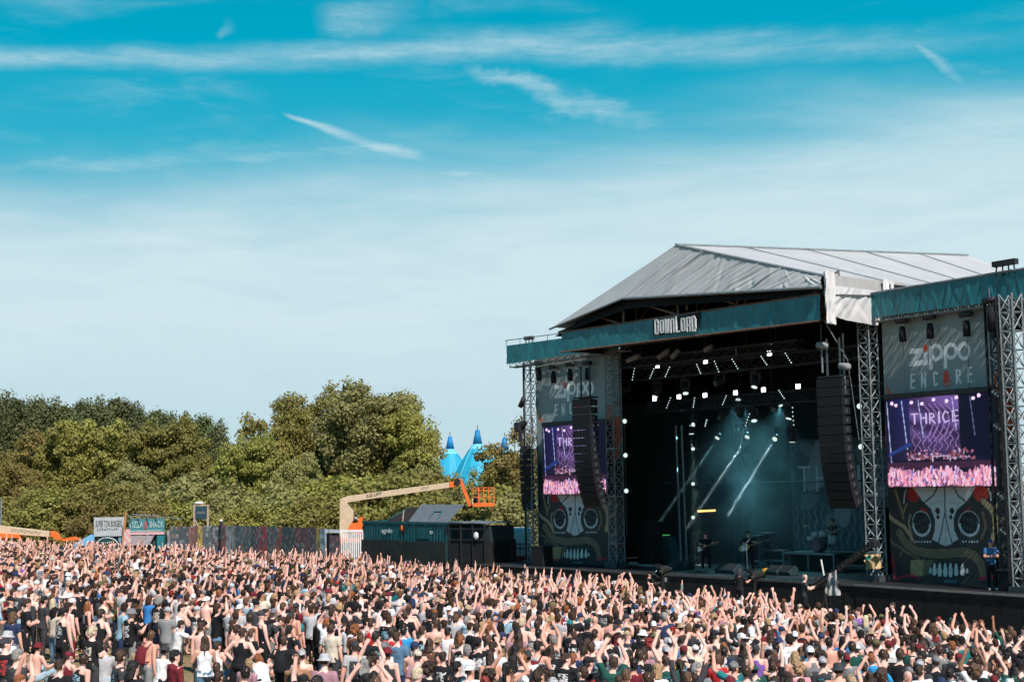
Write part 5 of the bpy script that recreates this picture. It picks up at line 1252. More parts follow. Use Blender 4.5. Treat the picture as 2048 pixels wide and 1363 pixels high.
    for x, y, v, lit, ti, le in ((530, 600, 2.0, 1, -.35, .1), (795, 575, 2.2, 1, -.3, -.35), (1450, 515, 2.0, 1, -.45, -.1), (865, 870, 4.6, 1, -.15, 0), (1770, 805, 4.6, 1, -.35, .05), (1430, 830, 4.6, 1, -.3, -.4), (1790, 1020, 5.5, 1, -.05, 0)):
        mover(*z6(x, y), v, lit, ti, le, 'lit moving heads on the %s truss' % ('front' if v < 3 else 'rear'), 'black moving head lamp with pale glowing lens under the %s lighting truss' % ('front' if v < 3 else 'rear'))
    for x, y, v, ti, le in ((240, 590, 2.0, -.9, .7), (1120, 510, 2.0, -.9, .7), (1150, 820, 4.6, -.7, .6), (1080, 720, 4.6, .4, -.4), (1300, 790, 4.6, .5, .2), (1620, 740, 4.6, -.6, -.5)):
        mover(*z6(x, y), v, 0, ti, le, 'unlit moving heads on the %s truss' % ('front' if v < 3 else 'rear'), 'dark unlit moving head lamp tilted under the %s lighting truss' % ('front' if v < 3 else 'rear'))
    # padded truss rolls
    M_FUZZ = mat('grey_felt', (.24, .25, .26), .95, var=.3, nscale=14, bump=.8, bscale=30)
    for x0, y0, x1, y1, v in ((250, 290, 365, 232, .2), (540, 262, 640, 180, .2), (665, 258, 735, 180, .2), (970, 188, 1045, 145, .2)):
        a, b = H3(FM, *z6(x0, y0), v), H3(FM, *z6(x1, y1), v); r = thing('felt_roll', 'grey felt roll tied under the dark cable truss', 'roll', M=TR(FM.M, *a), group='felt rolls under the cable truss')
        MB().path([(b-a)*t for t in (0, .05, .5, .95, 1)], [.05, .115, .125, .115, .05], 10).build('roll', M_FUZZ, r, True); MB().tube((b-a)*.5+Vector((0, 0, .1)), (b-a)*.5+Vector((0, 0, .5)), .015, 4).build('tie', M_BLACK, r)
    for px, py, lab in ((1643, 690, 'fuzzy grey wrapped hoist above the right speaker hang'), (1688, 732, 'grey wrapped roll behind the right speaker hang')):
        p = H3(FM, px, py, -2.4); r = thing('wrapped_hoist', lab, 'hoist', M=TR(FM.M, *p)); MB().path([(-.26, 0, .03), (-.2, 0, .03), (.1, 0, -.02), (.24, 0, -.05), (.3, 0, -.05)], [.05, .13, .15, .14, .06], 10).build('wrap', M_FUZZ, r, True)
        MB().tube((0, 0, .1), (0, 0, 1.3), .03, 5).build('cable', M_ALUD, r); MB().tube((0, 0, -.1), (0, 0, -1.1), .04, 5).build('chain', M_ALU, r)
    # hanging line from the tarp corner
    r = thing('guy_rope', 'pale rope slanting down from the tarpaulin corner past the speaker hang', 'rope', M=FM.M)
    a, b, c = H3(FM, 1648, 640, -2.9), H3(FM, 1695, 720, -2.0), H3(FM, 1718, 880, -.6); MB().path([a, b, c], .022, 5).build('rope', M_ALU, r)
    # pit towers with globe lamps on poles
    for px, ys, v, lab in ((1386, (848, 897, 967, 1034), 3.2, 'chrome double pole with globe lamps rising from the stage floor'),):
        u, w = FM.hit(px-14, 1115, v); r = thing('lamp_pole', lab, 'light stand', M=TR(FM.M, u, v, 0))
        for dx in (-.35, .05): MB().tube((dx, 0, 0), (dx-.12, 0, 6.9), .05, 8).build('pole', M_ALU, r)
        for y in ys:
            q = H3(FM, px, y, v)-Vector((u, v, 0)); MB().ell(q, (.085, .085, .085), 10, 8).build('globe_lamp', M_LENS, r, True); MB().bar(q, (0, 0, q.z), .04).build('arm', M_BLACKM, r)
    for px, ys, fr_u, lab in ((1246, (842, 910, 981), 0.55, 'globe lamps on a bar against the left tower'), (1716, (812, 893), WID-.55, 'globe lamps on a bar against the right tower')):
        r = thing('lamp_bar', lab, 'light', M=TR(FM.M, fr_u, .2, 0)); MB().tube((0, 0, 1.5), (0, 0, 7.0), .035, 6).build('bar', M_BLACKM, r)
        for y in ys:
            v, w = hit_u(FM, px, y, fr_u); w = FM.hit(px, y, .1)[1]; q = Vector((.12 if px < 1500 else -.2, -.1, w))
            MB().ell(q, (.105, .105, .11), 12, 8).build('globe_lamp', M_LENS, r, True); MB().tube(q+Vector((0, .05, 0)), q+Vector((0, .28, 0)), .13, 10).build('lamp_back', M_BLACKM, r)
    # warm tubes at the rear
    for x0, y0, x1, y1, lab in ((1266, 1028, 1301, 1026, 'glowing amber tube light low at the rear left'), (1396, 1021.5, 1430, 1020, 'glowing amber tube light behind the centre of the stage')):
        a, b = H3(FM, x0, y0, 8.6), H3(FM, x1, y1, 8.6); r = thing('tube_light', lab, 'light', M=TR(FM.M, *a)); MB().tube((0, 0, 0), b-a, .05, 8).build('tube', mat('amber_tube', (.9, .6, .3), .4, var=0, emit=(1.0, .55, .16), estr=2.2), r, True); MB().bar((0, .1, .06), b-a+Vector((0, .1, .06)), .08).build('fitting', M_BLACKM, r)
        MB().tube((.3, .1, .1), (.3, .1, 4.5), .015, 4).build('suspension', M_BLACKM, r)
    # pipe across the back
    r = thing('scaffold_pipe', 'thin steel pipe spanning low across the rear of the stage', 'pipe', M=FM.M); a, b = H3(FM, 1245, 968, 7.5), H3(FM, 1600, 966, 7.5); b.z = a.z; b.x = WID-.2; a.x = -5.0; MB().tube(a, b, .045, 6).build('pipe', M_ALUD, r)
    # beams
    def beam(px, py, v, tx, ty, tv, e, ang, colr, lab):
        p = H3(FM, px, py, v); q = H3(FM, tx, ty, tv); r = thing('beam_lamp', lab, 'light', M=TR(FM.M, *p), group='beam lamps at the rear')
        d = (q-p).normalized(); MB().tube(-d*.30, -d*.03, .12, 10, .15).build('barrel', M_BLACKM, r, True); MB().tube(-d*.028, -d*.014, .13, 10).build('lens', M_LENS, r)
        MB().tube(-d*.2, -d*.2+Vector((0, 0, .5)), .03, 5).build('bracket', M_BLACKM, r)
        L = bpy.data.lights.new('beam', 'SPOT'); L.energy = e; L.spot_size = R(ang); L.spot_blend = 1.0 if ang > 40 else .35; L.color = colr; L.shadow_soft_size = .05
        o = bpy.data.objects.new('beam', L); COL.objects.link(o); o.parent = r; o.rotation_euler = (-d).to_track_quat('Z', 'Y').to_euler(); o.location = d*.03
    TE = (.25, .75, .9)
    lab = 'beam lamp at the rear of the stage throwing a pale shaft through smoke'
    for a in ((1434, 876, 6.2, 1325, 1035, 2.5, 110000, 2.0, (.5, .85, .95)), (1494, 874, 6.2, 1404, 1010, 2.5, 330000, 1.5, (.8, .95, 1)), (1549, 878, 6.2, 1480, 990, 2.5, 240000, 1.5, (.7, .9, 1)), (1476, 800, 8.3, 1490, 1000, 5.0, 1350, 70, TE), (1383, 868, 4.2, 1388, 960, 4.1, 9000, 8, (.8, 1, .85)), (1586, 882, 5.6, 1583, 990, 5.5, 9000, 8, (.85, 1, .85)), (1560, 810, 8.3, 1540, 1000, 5.0, 1150, 70, TE), (1386, 897, 3.4, 1318, 850, 3.0, 1500, 6, TE), (1386, 967, 3.4, 1330, 915, 3.0, 1500, 6, TE)):
        beam(*a, lab)
    sm = MB().bx(-4.0, WID-.6, 1.3, 8.9, .05, 8.2).build('stage_smoke', None); sm.data.materials.clear(); sm.matrix_world = FM.M; sm['kind'] = 'stuff'; sm['label'] = 'thin teal-lit smoke hanging over the stage'
    mt = bpy.data.materials.new('smoke'); mt.use_nodes = True; mt.node_tree.nodes.clear(); N = NT(mt.node_tree)
    co = N.n('ShaderNodeTexCoord').outputs['Object']; dd = N.n('ShaderNodeVectorMath', operation='MULTIPLY', ins={0: N.n('ShaderNodeVectorMath', operation='SUBTRACT', ins={0: co, 1: (4.1, 4.6, 3.9)}).outputs[0], 1: (.36, .28, .25)}).outputs[0]
    bl_ = N.m('SUBTRACT', 1.0, N.sstep(.1, 1.0, N.n('ShaderNodeVectorMath', operation='LENGTH', ins={0: dd}).outputs['Value']))
    dn = N.m('ADD', .009, N.m('MULTIPLY', bl_, N.m('MULTIPLY', N.sstep(.40, .66, N.noise(co, .50, 4, .6)), .42)))
    pv = N.n('ShaderNodeVolumePrincipled', ins={'Color': (.75, .9, .95, 1), 'Density': dn, 'Anisotropy': .1}); N.L.new(pv.outputs[0], N.n('ShaderNodeOutputMaterial').inputs[1]); sm.data.materials.append(mt)
rigging()

# ------------------------------------------------------------------ backdrop and band gear
def backdrop():
    u0, w0 = FM.hit(1586, 1060, 8.3); u1, w1 = FM.hit(1742, 872, 8.3); u1 = u0+7.6; w1 = FM.hit(1586, 880, 8.3)[1]
    I = Ink(0, 1, 0, 1, 170, 150, (.055, .08, .09)); r = np.random.default_rng(3); G = (.30, .34, .36)
    U, V = I.U, I.Wc
    n = np.sin(U*14+3*np.sin(V*7))+np.sin(V*11+4*np.sin(U*6)); I.put((n > .55) & (V > .55), (.15, .19, .20)); I.put((n > .9) & (V <= .55) & (V > .2), (.16, .20, .22)); I.put((np.sin(U*60+V*25+3*n) > .92), (.12, .15, .16))
    I.poly([(.10, .62), (.22, .99), (.42, 1), (.36, .8), (.30, .6), (.15, .55)], (.24, .28, .30))
    for k in range(18): 
        x = .04+.052*k; I.line([(x+.012*math.sin(j*2.1+k), .06+.045*j) for j in range(9)], .006, G)
    I.ell((.42, .38), .06, .14, (.25, .29, .31))
    def s(*p): I.line(p, .022, (.55, .58, .60))
    x = .07
    for ch in 'THRICE':
        w = .085
        if ch == 'T': s((x, .76), (x+w, .76)); s((x+w/2, .76), (x+w/2, .56))
        if ch == 'H': s((x, .76), (x, .56)); s((x+w, .76), (x+w, .56)); s((x, .665), (x+w, .665))
        if ch == 'R': s((x, .56), (x, .76), (x+w*.8, .755), (x+w*.85, .68), (x, .66)); s((x+w*.4, .66), (x+w, .56))
        if ch == 'I': s((x+w/2, .76), (x+w/2, .56))
        if ch == 'C': s((x+w, .745), (x+w*.4, .765), (x, .70), (x, .62), (x+w*.4, .555), (x+w, .575))
        if ch == 'E': s((x+w, .76), (x, .76), (x, .56), (x+w, .56)); s((x, .66), (x+w*.8, .66))
        x += .148
    r = thing('backdrop', 'dark backdrop cloth with pale band name and wavy lines at the rear', 'backdrop', M=TR(FM.M, u0, 8.3, .4)); nx, ny = grid_of(I)
    sheet('printed_cloth', ((0, 0, 0), (7.6, 0, 0), (7.6, 0, w1-.4), (0, 0, w1-.4)), nx, ny, M_PRINT, r, wrinkle(88, 8, .02), lambda S, T: I.C); MB().tube((0, 0, w1-.38), (7.6, 0, w1-.38), .04, 6).build('hanging_bar', M_BLACKM, r)
backdrop()
def gear():
    def at(px, py, w=0.0): u, v = FM.floor(px, py, w); return u, v
    def wedge(px, py, lab, yaw=0.0, g='monitor wedges along the stage front'):
        u, v = at(px, py); v = max(v, -1.5); r = thing('monitor_wedge', lab, 'speaker', M=TR(FM.M, u, v, 0, yaw), group=g)
        b = MB(); b.add([(-.34, -.05, 0), (.34, -.05, 0), (.34, .5, 0), (-.34, .5, 0), (-.34, -.12, .16), (.34, -.12, .16), (.34, .30, .42), (-.34, .30, .42), (-.34, .5, .3), (.34, .5, .3)], [(3, 2, 1, 0), (0, 1, 5, 4), (4, 5, 6, 7), (7, 6, 9, 8), (8, 9, 2, 3), (0, 4, 7, 8, 3), (1, 2, 9, 6, 5)]); o = b.build('cabinet', mat('wedge_dark_teal', (.02, .045, .052), .6, var=.2), r, bevel=.015)
        MB().add([(-.3, -.105, .19), (.3, -.105, .19), (.3, .265, .415), (-.3, .265, .415)], [(0, 1, 2, 3)]).build('grille', M_DARKWEAVE, r)
    L = 'dark monitor wedge on the stage front edge'
    for px, py in ((1346, 1139), (1364, 1139), (1443, 1145), (1459, 1146), (1545, 1149), (1570, 1150)): wedge(px, py, L)
    # covered desk with a pale panel
    u, v = at(1322, 1125); r = thing('mixing_desk', 'side desk under a teal cover with a cream socket panel', 'desk', M=TR(FM.M, u, v, 0))
    b = MB(); b.add([(-.6, 0, 0), (.85, 0, 0), (.85, .7, 0), (-.6, .7, 0), (-.5, 0, 1.35), (.45, 0, 1.35), (.45, .6, 1.3), (-.5, .6, 1.3)], [(3, 2, 1, 0), (4, 5, 6, 7), (0, 1, 5, 4), (1, 2, 6, 5), (2, 3, 7, 6), (3, 0, 4, 7)]); o = b.build('cover', mat('cover_teal', (.02, .10, .115), .8, var=.2, bump=.5, bscale=3), r)
    p = MB().bx(-.55, .0, -.06, -.02, .45, 1.15).build('socket_panel', mat('cream_panel', (.45, .43, .36), .6), r); q = MB()
    for x, z in ((-.46, .62), (-.12, .62), (-.46, .8), (-.12, .8), (-.28, .95)): q.bx(x-.05, x+.05, -.075, -.062, z-.04, z+.04)
    q.build('socket', M_BLACKM, p); MB().bx(-.6, .2, -.1, .5, 1.38, 1.42).build('lit_strip', mat('green_strip', (.1, .4, .1), .5, var=0, emit=(.1, .5, .12), estr=.5), r)
    # amplifier stacks
    def amp(px, py, specs, lab):
        u, v = at(px, py); r = thing('amplifier_stack', lab, 'amplifier', M=TR(FM.M, u, v, 0)); z = 0
        for w, h, d, c in specs:
            o = MB().bx(-w/2, w/2, 0, d, z+.01, z+h).build('cabinet', M_PAINT, r, bevel=.02); o.color = (*c, 1)
            MB().bx(-w/2+.05, w/2-.05, -.012, -.002, z+.06, z+h-.06).build('front_cloth', M_DARKWEAVE, o); MB().bx(-w/2, w/2, -.02, -.013, z+h-.05, z+h-.02).build('trim', M_ALU, o); z += h
    amp(1531, 1131, ((.8, .3, .6, (.28, .33, .35)), (.8, .5, .6, (.04, .05, .055)), (.8, .42, .5, (.11, .12, .13)), (.72, .38, .4, (.13, .13, .14))), 'grey amplifier stack on a silver flight case beside the guitarist')
    amp(1556, 1133, ((.8, .32, .6, (.25, .30, .33)), (.8, .48, .5, (.16, .085, .05))), 'low brown amplifier on a silver flight case')
    amp(1680, 1115, ((.9, .9, .6, (.02, .022, .024)), (.8, .35, .5, (.02, .02, .02))), 'black bass amplifier with an orange glowing strip behind the jib')
    u, v = at(1680, 1115); r = thing('glow_strip', 'orange lit front strip on the bass amplifier head', 'light', M=TR(FM.M, u, v, 1.12)); MB().bx(-.36, .36, -.06, -.04, 0, .07).build('strip', mat('orange_strip', (.6, .2, .05), .4, var=0, emit=(.9, .35, .08), estr=.6), r)
    amp(1512, 1133, ((.5, .3, .5, (.2, .28, .30)), (.42, 1.2, .4, (.10, .11, .12))), 'slim grey case standing behind the guitarist')
    u, v = at(1566, 1120); r = thing('guitar_rack', 'rack of upright brown guitars behind the amplifiers', 'guitar rack', M=TR(FM.M, u, v+2.2, 0)); MB().bx(-.9, .9, 0, .5, .0, .9).build('case', M_BLACKM, r)
    for k in range(5): MB().bar((-.6+.3*k, .2, .9), (-.6+.3*k+.03, .22, 1.62), .06, .03).build('guitar_neck', mat('guitar_brown', (.16, .06, .03), .5), r)
    # riser and drum kit
    u0, v0 = at(1566, 1138); u1, v1 = at(1636, 1140); rv = 1.3; w = max(3.0, FM.hit(1636, 1120, v0)[0]-u0)
    r = thing('drum_riser', 'low drum riser with silver front frame', 'riser', M=TR(FM.M, u0, v0, 0)); MB().bx(0, w, .03, 2.4, .70, .80).build('platform', M_BLACKM, r); MB().bx(-.03, w+.03, 0, .03, .72, .82).build('front_rail', M_ALU, r)
    for k in range(3):
        for d in (.02, 2.3): MB().bar((.03+k*(w-.06)/2, d, 0), (.03+k*(w-.06)/2, d, .72), .06).build('leg', M_ALU, r)
    MB().bx(.05, w-.05, .5, .55, 0, .7).build('back_cloth', M_BLACK, r)
    k = thing('drum_kit', 'drum kit with mauve bass drum, white toms and cymbals on the riser', 'drums', M=TR(FM.M, u0+w*.45, v0+1.0, .80))
    b = MB(); b.tube((0, -.25, .30), (0, .2, .30), .30, 20); bd = b.build('bass_drum', mat('mauve_shell', (.10, .05, .065), .4), k, True); MB().tube((0, -.26, .30), (0, -.252, .30), .27, 20).build('drum_head', mat('mauve_head', (.16, .10, .12), .5), bd)
    wh = mat('white_shell', (.45, .47, .48), .4)
    for x, y, z, rr, h in ((-.22, .0, .68, .16, .22), (.20, .0, .70, .17, .24), (.62, .2, .35, .22, .40), (-.6, .1, .5, .18, .16)): MB().tube((x, y, z), (x*1.0, y+.03, z+h), rr, 16).build('tom_drum', wh, k, True)
    for x, y, z in ((-.75, .0, 1.15), (.7, .0, 1.25), (-.35, .3, 1.35), (.95, .4, 1.05)):
        c = MB(); c.rings([(Vector((x, y, z)), Vector((.25, 0, .05)), Vector((0, .25, .02))), (Vector((x, y, z+.03)), Vector((.06, 0, 0)), Vector((0, .06, 0)))], 16); c.build('cymbal', mat('brass', (.35, .25, .12), .35, metal=.8), k, True); MB().tube((x, y, -.0), (x, y, z), .018, 5).build('stand', M_ALU, k)
    # mic stands and small cases
    for px, py, lab in ((1404, 1140, 'microphone stand in front of the bent guitarist'), (1507, 1145, 'microphone stand in front of the pale-guitar player')):
        u, v = at(px, py); r = thing('microphone_stand', lab, 'mic stand', M=TR(FM.M, u, v-.4, 0)); MB().tube((0, 0, .02), (0, 0, 1.35), .014, 6).build('pole', M_ALU, r); MB().tube((0, 0, 0), (0, 0, .03), .16, 12).build('base', M_BLACKM, r); MB().tube((0, 0, 1.35), (.05, .18, 1.5), .012, 5).build('boom_arm', M_ALU, r); MB().ell((.05, .2, 1.52), (.03, .04, .03)).build('microphone', M_BLACKM, r)
    u, v = at(1278, 1131); r = thing('cable_crate', 'pale open tray of cables on the left of the stage floor', 'tray', M=TR(FM.M, u, v, 0)); MB().bx(-.9, .9, 0, .35, 0, .1).build('tray', mat('pale_tray', (.30, .36, .38), .6), r); MB().path([(-.8, .1, .13), (-.2, .25, .16), (.3, .1, .14), (.85, .2, .13)], .04, 5).build('cable', M_WHITE, r)
    u, v = at(1714, 1136); r = thing('cable_crate', 'pale box strip at the foot of the right tower', 'tray', M=TR(FM.M, u-.3, v, 0)); MB().bx(-.6, .6, 0, .3, 0, .13).build('tray', mat('pale_tray', (0, 0, 0)), r); MB().ell((-.5, -.05, .08), (.1, .06, .06)).build('green_cap', mat('green_plastic', (.05, .3, .08), .5), r)
    u, v = at(1533, 1148); r = thing('yellow_bag', 'yellow and orange bag lying at the stage edge', 'bag', M=TR(FM.M, u, max(v, -1.6), 0)); b = MB(); b.ell((0, 0, .13), (.28, .16, .15), 10, 7); b.build('bag', mat('yellow_cloth', (.62, .33, .04), .8, var=.3, bump=.6, bscale=5), r, True); MB().path([(-.15, 0, .25), (0, 0, .36), (.15, 0, .25)], .02, 5).build('handle', M_BLACK, r)
    # tan flag cloth tied to the right tower
    p = H3(FM, 1747, 1120, -.5); r = thing('tan_cloth', 'tan cloth with a green patch tied low on the right tower', 'cloth', M=TR(FM.M, p.x, p.y, p.z))
    def tc_(S, T):
        c = np.zeros(S.shape+(3,)); c[:] = (.50, .36, .19); c[np.hypot(S-.3, (T-.75)*.8) < .16] = (.04, .32, .22); return c
    sheet('cloth', ((-.35, 0, -.36), (.38, 0, -.30), (.36, 0, .26), (-.42, 0, .22)), 20, 16, M_FLATPRINT, r, wrinkle(66, 12, .06, 2.5, (3, 10)), tc_)
    # black boxes at the wing corners
    for fr, px, py, s, lab in ((FRW, 2004, 1180, (1.0, .8, .75), 'black box standing at the corner of the right wing deck'), (FLW, 1066, 1131, (.9, .7, 1.0), 'black box standing on the left wing deck')):
        u, v = fr.floor(px, py, 0); r = thing('black_case', lab, 'case', M=TR(fr.M, u, max(v, -1.6), 0)); MB().bx(-s[0]/2+.3, s[0]/2+.3, 0, s[1], 0, s[2]).build('box', M_BLACK, r, bevel=.02); MB().bx(-s[0]/2+.28, s[0]/2+.32, -.02, s[1]+.02, s[2]-.06, s[2]-.02).build('lid_edge', M_BLACKM, r)
    # subwoofers / fill speakers stacked at stage right
    u, v = at(1728, 1128); r = thing('side_fill', 'dark side-fill speaker stack inside the right tower', 'speakers', M=TR(FM.M, WID-1.6, 2.0, 0))
    for k in range(4): MB().bx(-.5, .5, 0, .8, k*.72+.01, (k+1)*.72).build('speaker_cabinet', M_DARKWEAVE, r, bevel=.02)
    r = thing('side_fill', 'dark side-fill speaker stack inside the left tower', 'speakers', M=TR(FM.M, .35, 1.5, 0))
    for k in range(3): MB().bx(-.5, .5, 0, .8, k*.72+.01, (k+1)*.72).build('speaker_cabinet', M_DARKWEAVE, r, bevel=.02)
gear()
# ------------------------------------------------------------------ people: poses built once, as one continuous body each
def vec(*a): return Vector(a)
def arm_chain(S, up, fo, s):
    u = Vector(up).normalized(); f = Vector(fo).normalized()
    E = S+u*.285; Wr = E+f*.25; return [S, E, Wr, f]
class Pose:
    def __init__(s, name, aL, aR, lean=(0, .02, 1), hd=(0, .06, 1), thL=(-.03, 0, -1), shL=(0, -.03, -1), thR=(.03, 0, -1), shR=(0, -.03, -1), fist=(0, 0), yaw=0.0, grip=0):
        s.name = name; L = Vector(lean).normalized(); s.lean = L
        s.P = Vector((0, 0, 0)); s.L = L
        s.side = Vector((1, 0, 0)); s.front = L.cross(s.side)*-1
        if s.front.y < 0: s.front = -s.front
        s.sh = {}; top = L*.455
        s.arms = {}
        for k, sx, a in (('L', -1, aL), ('R', 1, aR)):
            S = top + s.side*sx*.172; lift = max(0, Vector(a[0]).normalized().z); S = S + Vector((-sx*.02*lift, 0, .05*lift))
            s.arms[k] = arm_chain(S, a[0], a[1], sx)
        s.legs = {}
        for k, sx, th, sh in (('L', -1, thL, shL), ('R', 1, thR, shR)):
            H = Vector((sx*.088, 0, -.05)); K = H+Vector(th).normalized()*.43; A = K+Vector(sh).normalized()*.42
            s.legs[k] = (H, K, A)
        s.neck = L*.50; hd = Vector(hd).normalized(); s.hd = hd; s.headc = L*.53 + hd*.145
        z = min(s.legs[k][2].z for k in 'LR')-.075
        seat = -.17
        s.off = -min(z, seat if (s.legs['L'][2].z > -.5) else z); s.fist = fist; s.yaw = yaw
        q = Vector((0, 0, 1)).rotation_difference(hd); s.hm = Matrix.Translation(s.headc+Vector((0, 0, s.off))) @ q.to_matrix().to_4x4() @ Matrix.Rotation(yaw, 4, 'Z')
        s.tm = Matrix.Translation(Vector((0, 0, s.off))) @ Vector((0, 0, 1)).rotation_difference(L).to_matrix().to_4x4()
    def ring(s, t, rx, ry, yo=0.0, grow=0.0):
        return (s.L*t + s.front*yo + Vector((0, 0, s.off)), s.side*(rx+grow), s.front*(ry+grow))
TORSO = [(-.13, .10, .085, 0), (-.09, .150, .112, -.008), (-.02, .162, .120, -.012), (.06, .150, .108, 0), (.14, .142, .100, .006), (.24, .152, .106, .008), (.34, .168, .115, .004), (.41, .172, .110, -.004), (.455, .150, .095, -.01), (.49, .095, .075, -.008), (.52, .060, .060, -.004), (.60, .052, .056, .012)]
def o3(p, z): return p+Vector((0, 0, z))
def body_part(ps):
    b = MB(); z = ps.off
    b.rings([ps.ring(*t) for t in TORSO], 16)
    # head with jaw, nose and ears
    hm = ps.hm; m3 = hm.to_3x3()
    rs = [(-.118, .026, .032, .040), (-.105, .044, .052, .034), (-.075, .058, .075, .020), (-.035, .066, .090, .008), (.015, .073, .098, .0), (.06, .072, .096, -.004), (.095, .054, .074, -.006), (.118, .022, .030, -.006)]
    b.rings([(hm @ Vector((0, y, h)), m3 @ Vector((rx, 0, 0)), m3 @ Vector((0, ry, 0))) for h, rx, ry, y in rs], 14)
    b.rings([(hm @ Vector((0, .090, -.045)), m3 @ Vector((.017, 0, 0)), m3 @ Vector((0, .022, 0))), (hm @ Vector((0, .088, .0)), m3 @ Vector((.010, 0, 0)), m3 @ Vector((0, .014, 0)))], 6)
    for sx in (-1, 1): b.ell(hm @ Vector((sx*.074, -.006, -.02)), (.012, .022, .032), 6, 5, m3)
    for k, sx in (('L', -1), ('R', 1)):
        S, E, Wr, f = ps.arms[k]; inn = S - ps.side*sx*.06 - Vector((0, 0, .01))
        b.path([o3(inn, z), o3(S, z), o3(S.lerp(E, .5), z), o3(E, z)], [.058, .060, .053, .045], 10)
        b.path([o3(E, z), o3(E.lerp(Wr, .3), z), o3(Wr, z), o3(Wr+f*.02, z)], [.046, .046, .033, .030], 10)
        # hand: palm, four fingers, thumb
        w = f.cross(Vector((0, 1, 0)) if abs(f.y) < .8 else Vector((0, 0, 1))).normalized(); nn = w.cross(f).normalized()
        c = Wr+f*.05
        b.rings([(o3(Wr+f*.005, z), w*.026, nn*.018), (o3(Wr+f*.045, z), w*.042, nn*.017), (o3(Wr+f*.09, z), w*.040, nn*.014)], 8)
        cur = ps.fist[0 if k == 'L' else 1]
        for i in range(4):
            o = (i-1.5)*.023; base = Wr+f*.085+w*o; ln = (.066, .078, .074, .058)[i]
            d1 = (f+w*(i-1.5)*.10).normalized(); d2 = (d1*(1-cur)+nn*-cur*1.1+f*.15).normalized() if cur else (d1-nn*.12).normalized()
            p1 = base+d1*ln*.5*(1-.4*cur); p2 = p1+d2*ln*.55
            b.path([o3(base-f*.02, z), o3(base, z), o3(p1, z), o3(p2, z)], [.011, .0105, .0095, .008], 6)
        tb = Wr+f*.03-w*.036*sx; t1 = tb+(f*.6-w*sx*.75).normalized()*.04; t2 = t1+(f*.9-w*sx*.3).normalized()*.035
        b.path([o3(Wr+f*.025, z), o3(tb, z), o3(t1, z), o3(t2, z)], [.014, .013, .011, .009], 6)
    for k, sx in (('L', -1), ('R', 1)):
        H, K, A = ps.legs[k]; d = (A-K).normalized()
        b.path([o3(H+Vector((0, 0, .05)), z), o3(H, z), o3(H.lerp(K, .5), z), o3(K, z)], [.075, .088, .074, .056], 10)
        b.path([o3(K, z), o3(K.lerp(A, .3)-Vector((0, .015, 0)), z), o3(K.lerp(A, .75), z), o3(A, z)], [.056, .056, .038, .034], 10)
        toe = Vector((sx*.03, .17, -.05)) if d.z < -.5 else Vector((sx*.05, .06, .12))
        b.path([o3(A+Vector((0, -.05, -.03)), z), o3(A+Vector((0, 0, -.035)), z), o3(A+toe*.6+Vector((0, 0, -.01)), z), o3(A+toe, z)], [.035, .042, .038, .028], 8)
    return b
def shirt_part(ps, kind):
    b = MB(); z = ps.off; g = .017
    lo = -.075 if kind != 'crop' else .20
    R_ = [(-.10, .176, .137, -.01), (-.02, .172, .133, -.01), (.06, .162, .124, .0), (.14, .157, .118, .004), (.24, .166, .122, .006), (.34, .182, .130, .003), (.41, .185, .125, -.004), (.455, .160, .108, -.01), (.487, .105, .086, -.008), (.505, .072, .072, -.004)]
    if kind == 'tank': R_ = R_[:6]+[(.40, .158, .122, -.002), (.445, .125, .104, -.008), (.475, .110, .088, -.008), (.482, .10, .08, -.008)]
    if kind == 'crop': R_ = [r for r in R_ if r[0] > .16][:-3]+[(.43, .13, .105, -.006)]
    b.rings([ps.ring(*r) for r in R_], 16)
    if kind in ('tshirt', 'long'):
        for k, sx in (('L', -1), ('R', 1)):
            S, E, Wr, f = ps.arms[k]; inn = S-ps.side*sx*.07-Vector((0, 0, .01)); e = S.lerp(E, .62)
            if kind == 'tshirt': b.path([o3(inn, z), o3(S, z), o3(S.lerp(E, .3), z), o3(e, z)], [.062, .072, .070, .073], 10)
            else: b.path([o3(inn, z), o3(S, z), o3(S.lerp(E, .5), z), o3(E, z), o3(E.lerp(Wr, .5), z), o3(Wr-f*.01, z)], [.065, .074, .064, .058, .054, .044], 10)
        if kind == 'long':
            hm = ps.tm; b.ell(hm @ Vector((0, -.075, .50)), (.12, .075, .06), 10, 6, hm.to_3x3())
    return b
def legs_part(ps, kind):
    b = MB(); z = ps.off
    if kind == 'skirt':
        b.rings([ps.ring(-.48, .25, .22), ps.ring(-.3, .215, .18), ps.ring(-.1, .18, .14), ps.ring(.07, .158, .116)], 16); return b
    b.rings([ps.ring(-.15, .10, .09), ps.ring(-.10, .163, .126, -.008), ps.ring(-.02, .171, .130, -.012), ps.ring(.055, .160, .118, 0)], 14)
    for k, sx in (('L', -1), ('R', 1)):
        H, K, A = ps.legs[k]
        if kind == 'shorts': b.path([o3(H+Vector((0, 0, .05)), z), o3(H, z), o3(H.lerp(K, .5), z), o3(H.lerp(K, .95), z)], [.08, .102, .098, .095], 10)
        else: b.path([o3(H+Vector((0, 0, .05)), z), o3(H, z), o3(H.lerp(K, .5), z), o3(K, z), o3(K.lerp(A, .4), z), o3(A, z)], [.08, .100, .088, .072, .068, .060], 10)
    return b
def shoes_part(ps):
    b = MB(); z = ps.off
    for k, sx in (('L', -1), ('R', 1)):
        H, K, A = ps.legs[k]; d = (A-K).normalized(); toe = Vector((sx*.03, .17, -.045)) if d.z < -.5 else Vector((sx*.05, .06, .12))
        b.path([o3(A+Vector((0, -.065, -.03)), z), o3(A+Vector((0, -.02, -.025)), z), o3(A+toe*.5+Vector((0, 0, -.012)), z), o3(A+toe*1.1, z)], [.036, .052, .048, .032], 8)
    return b
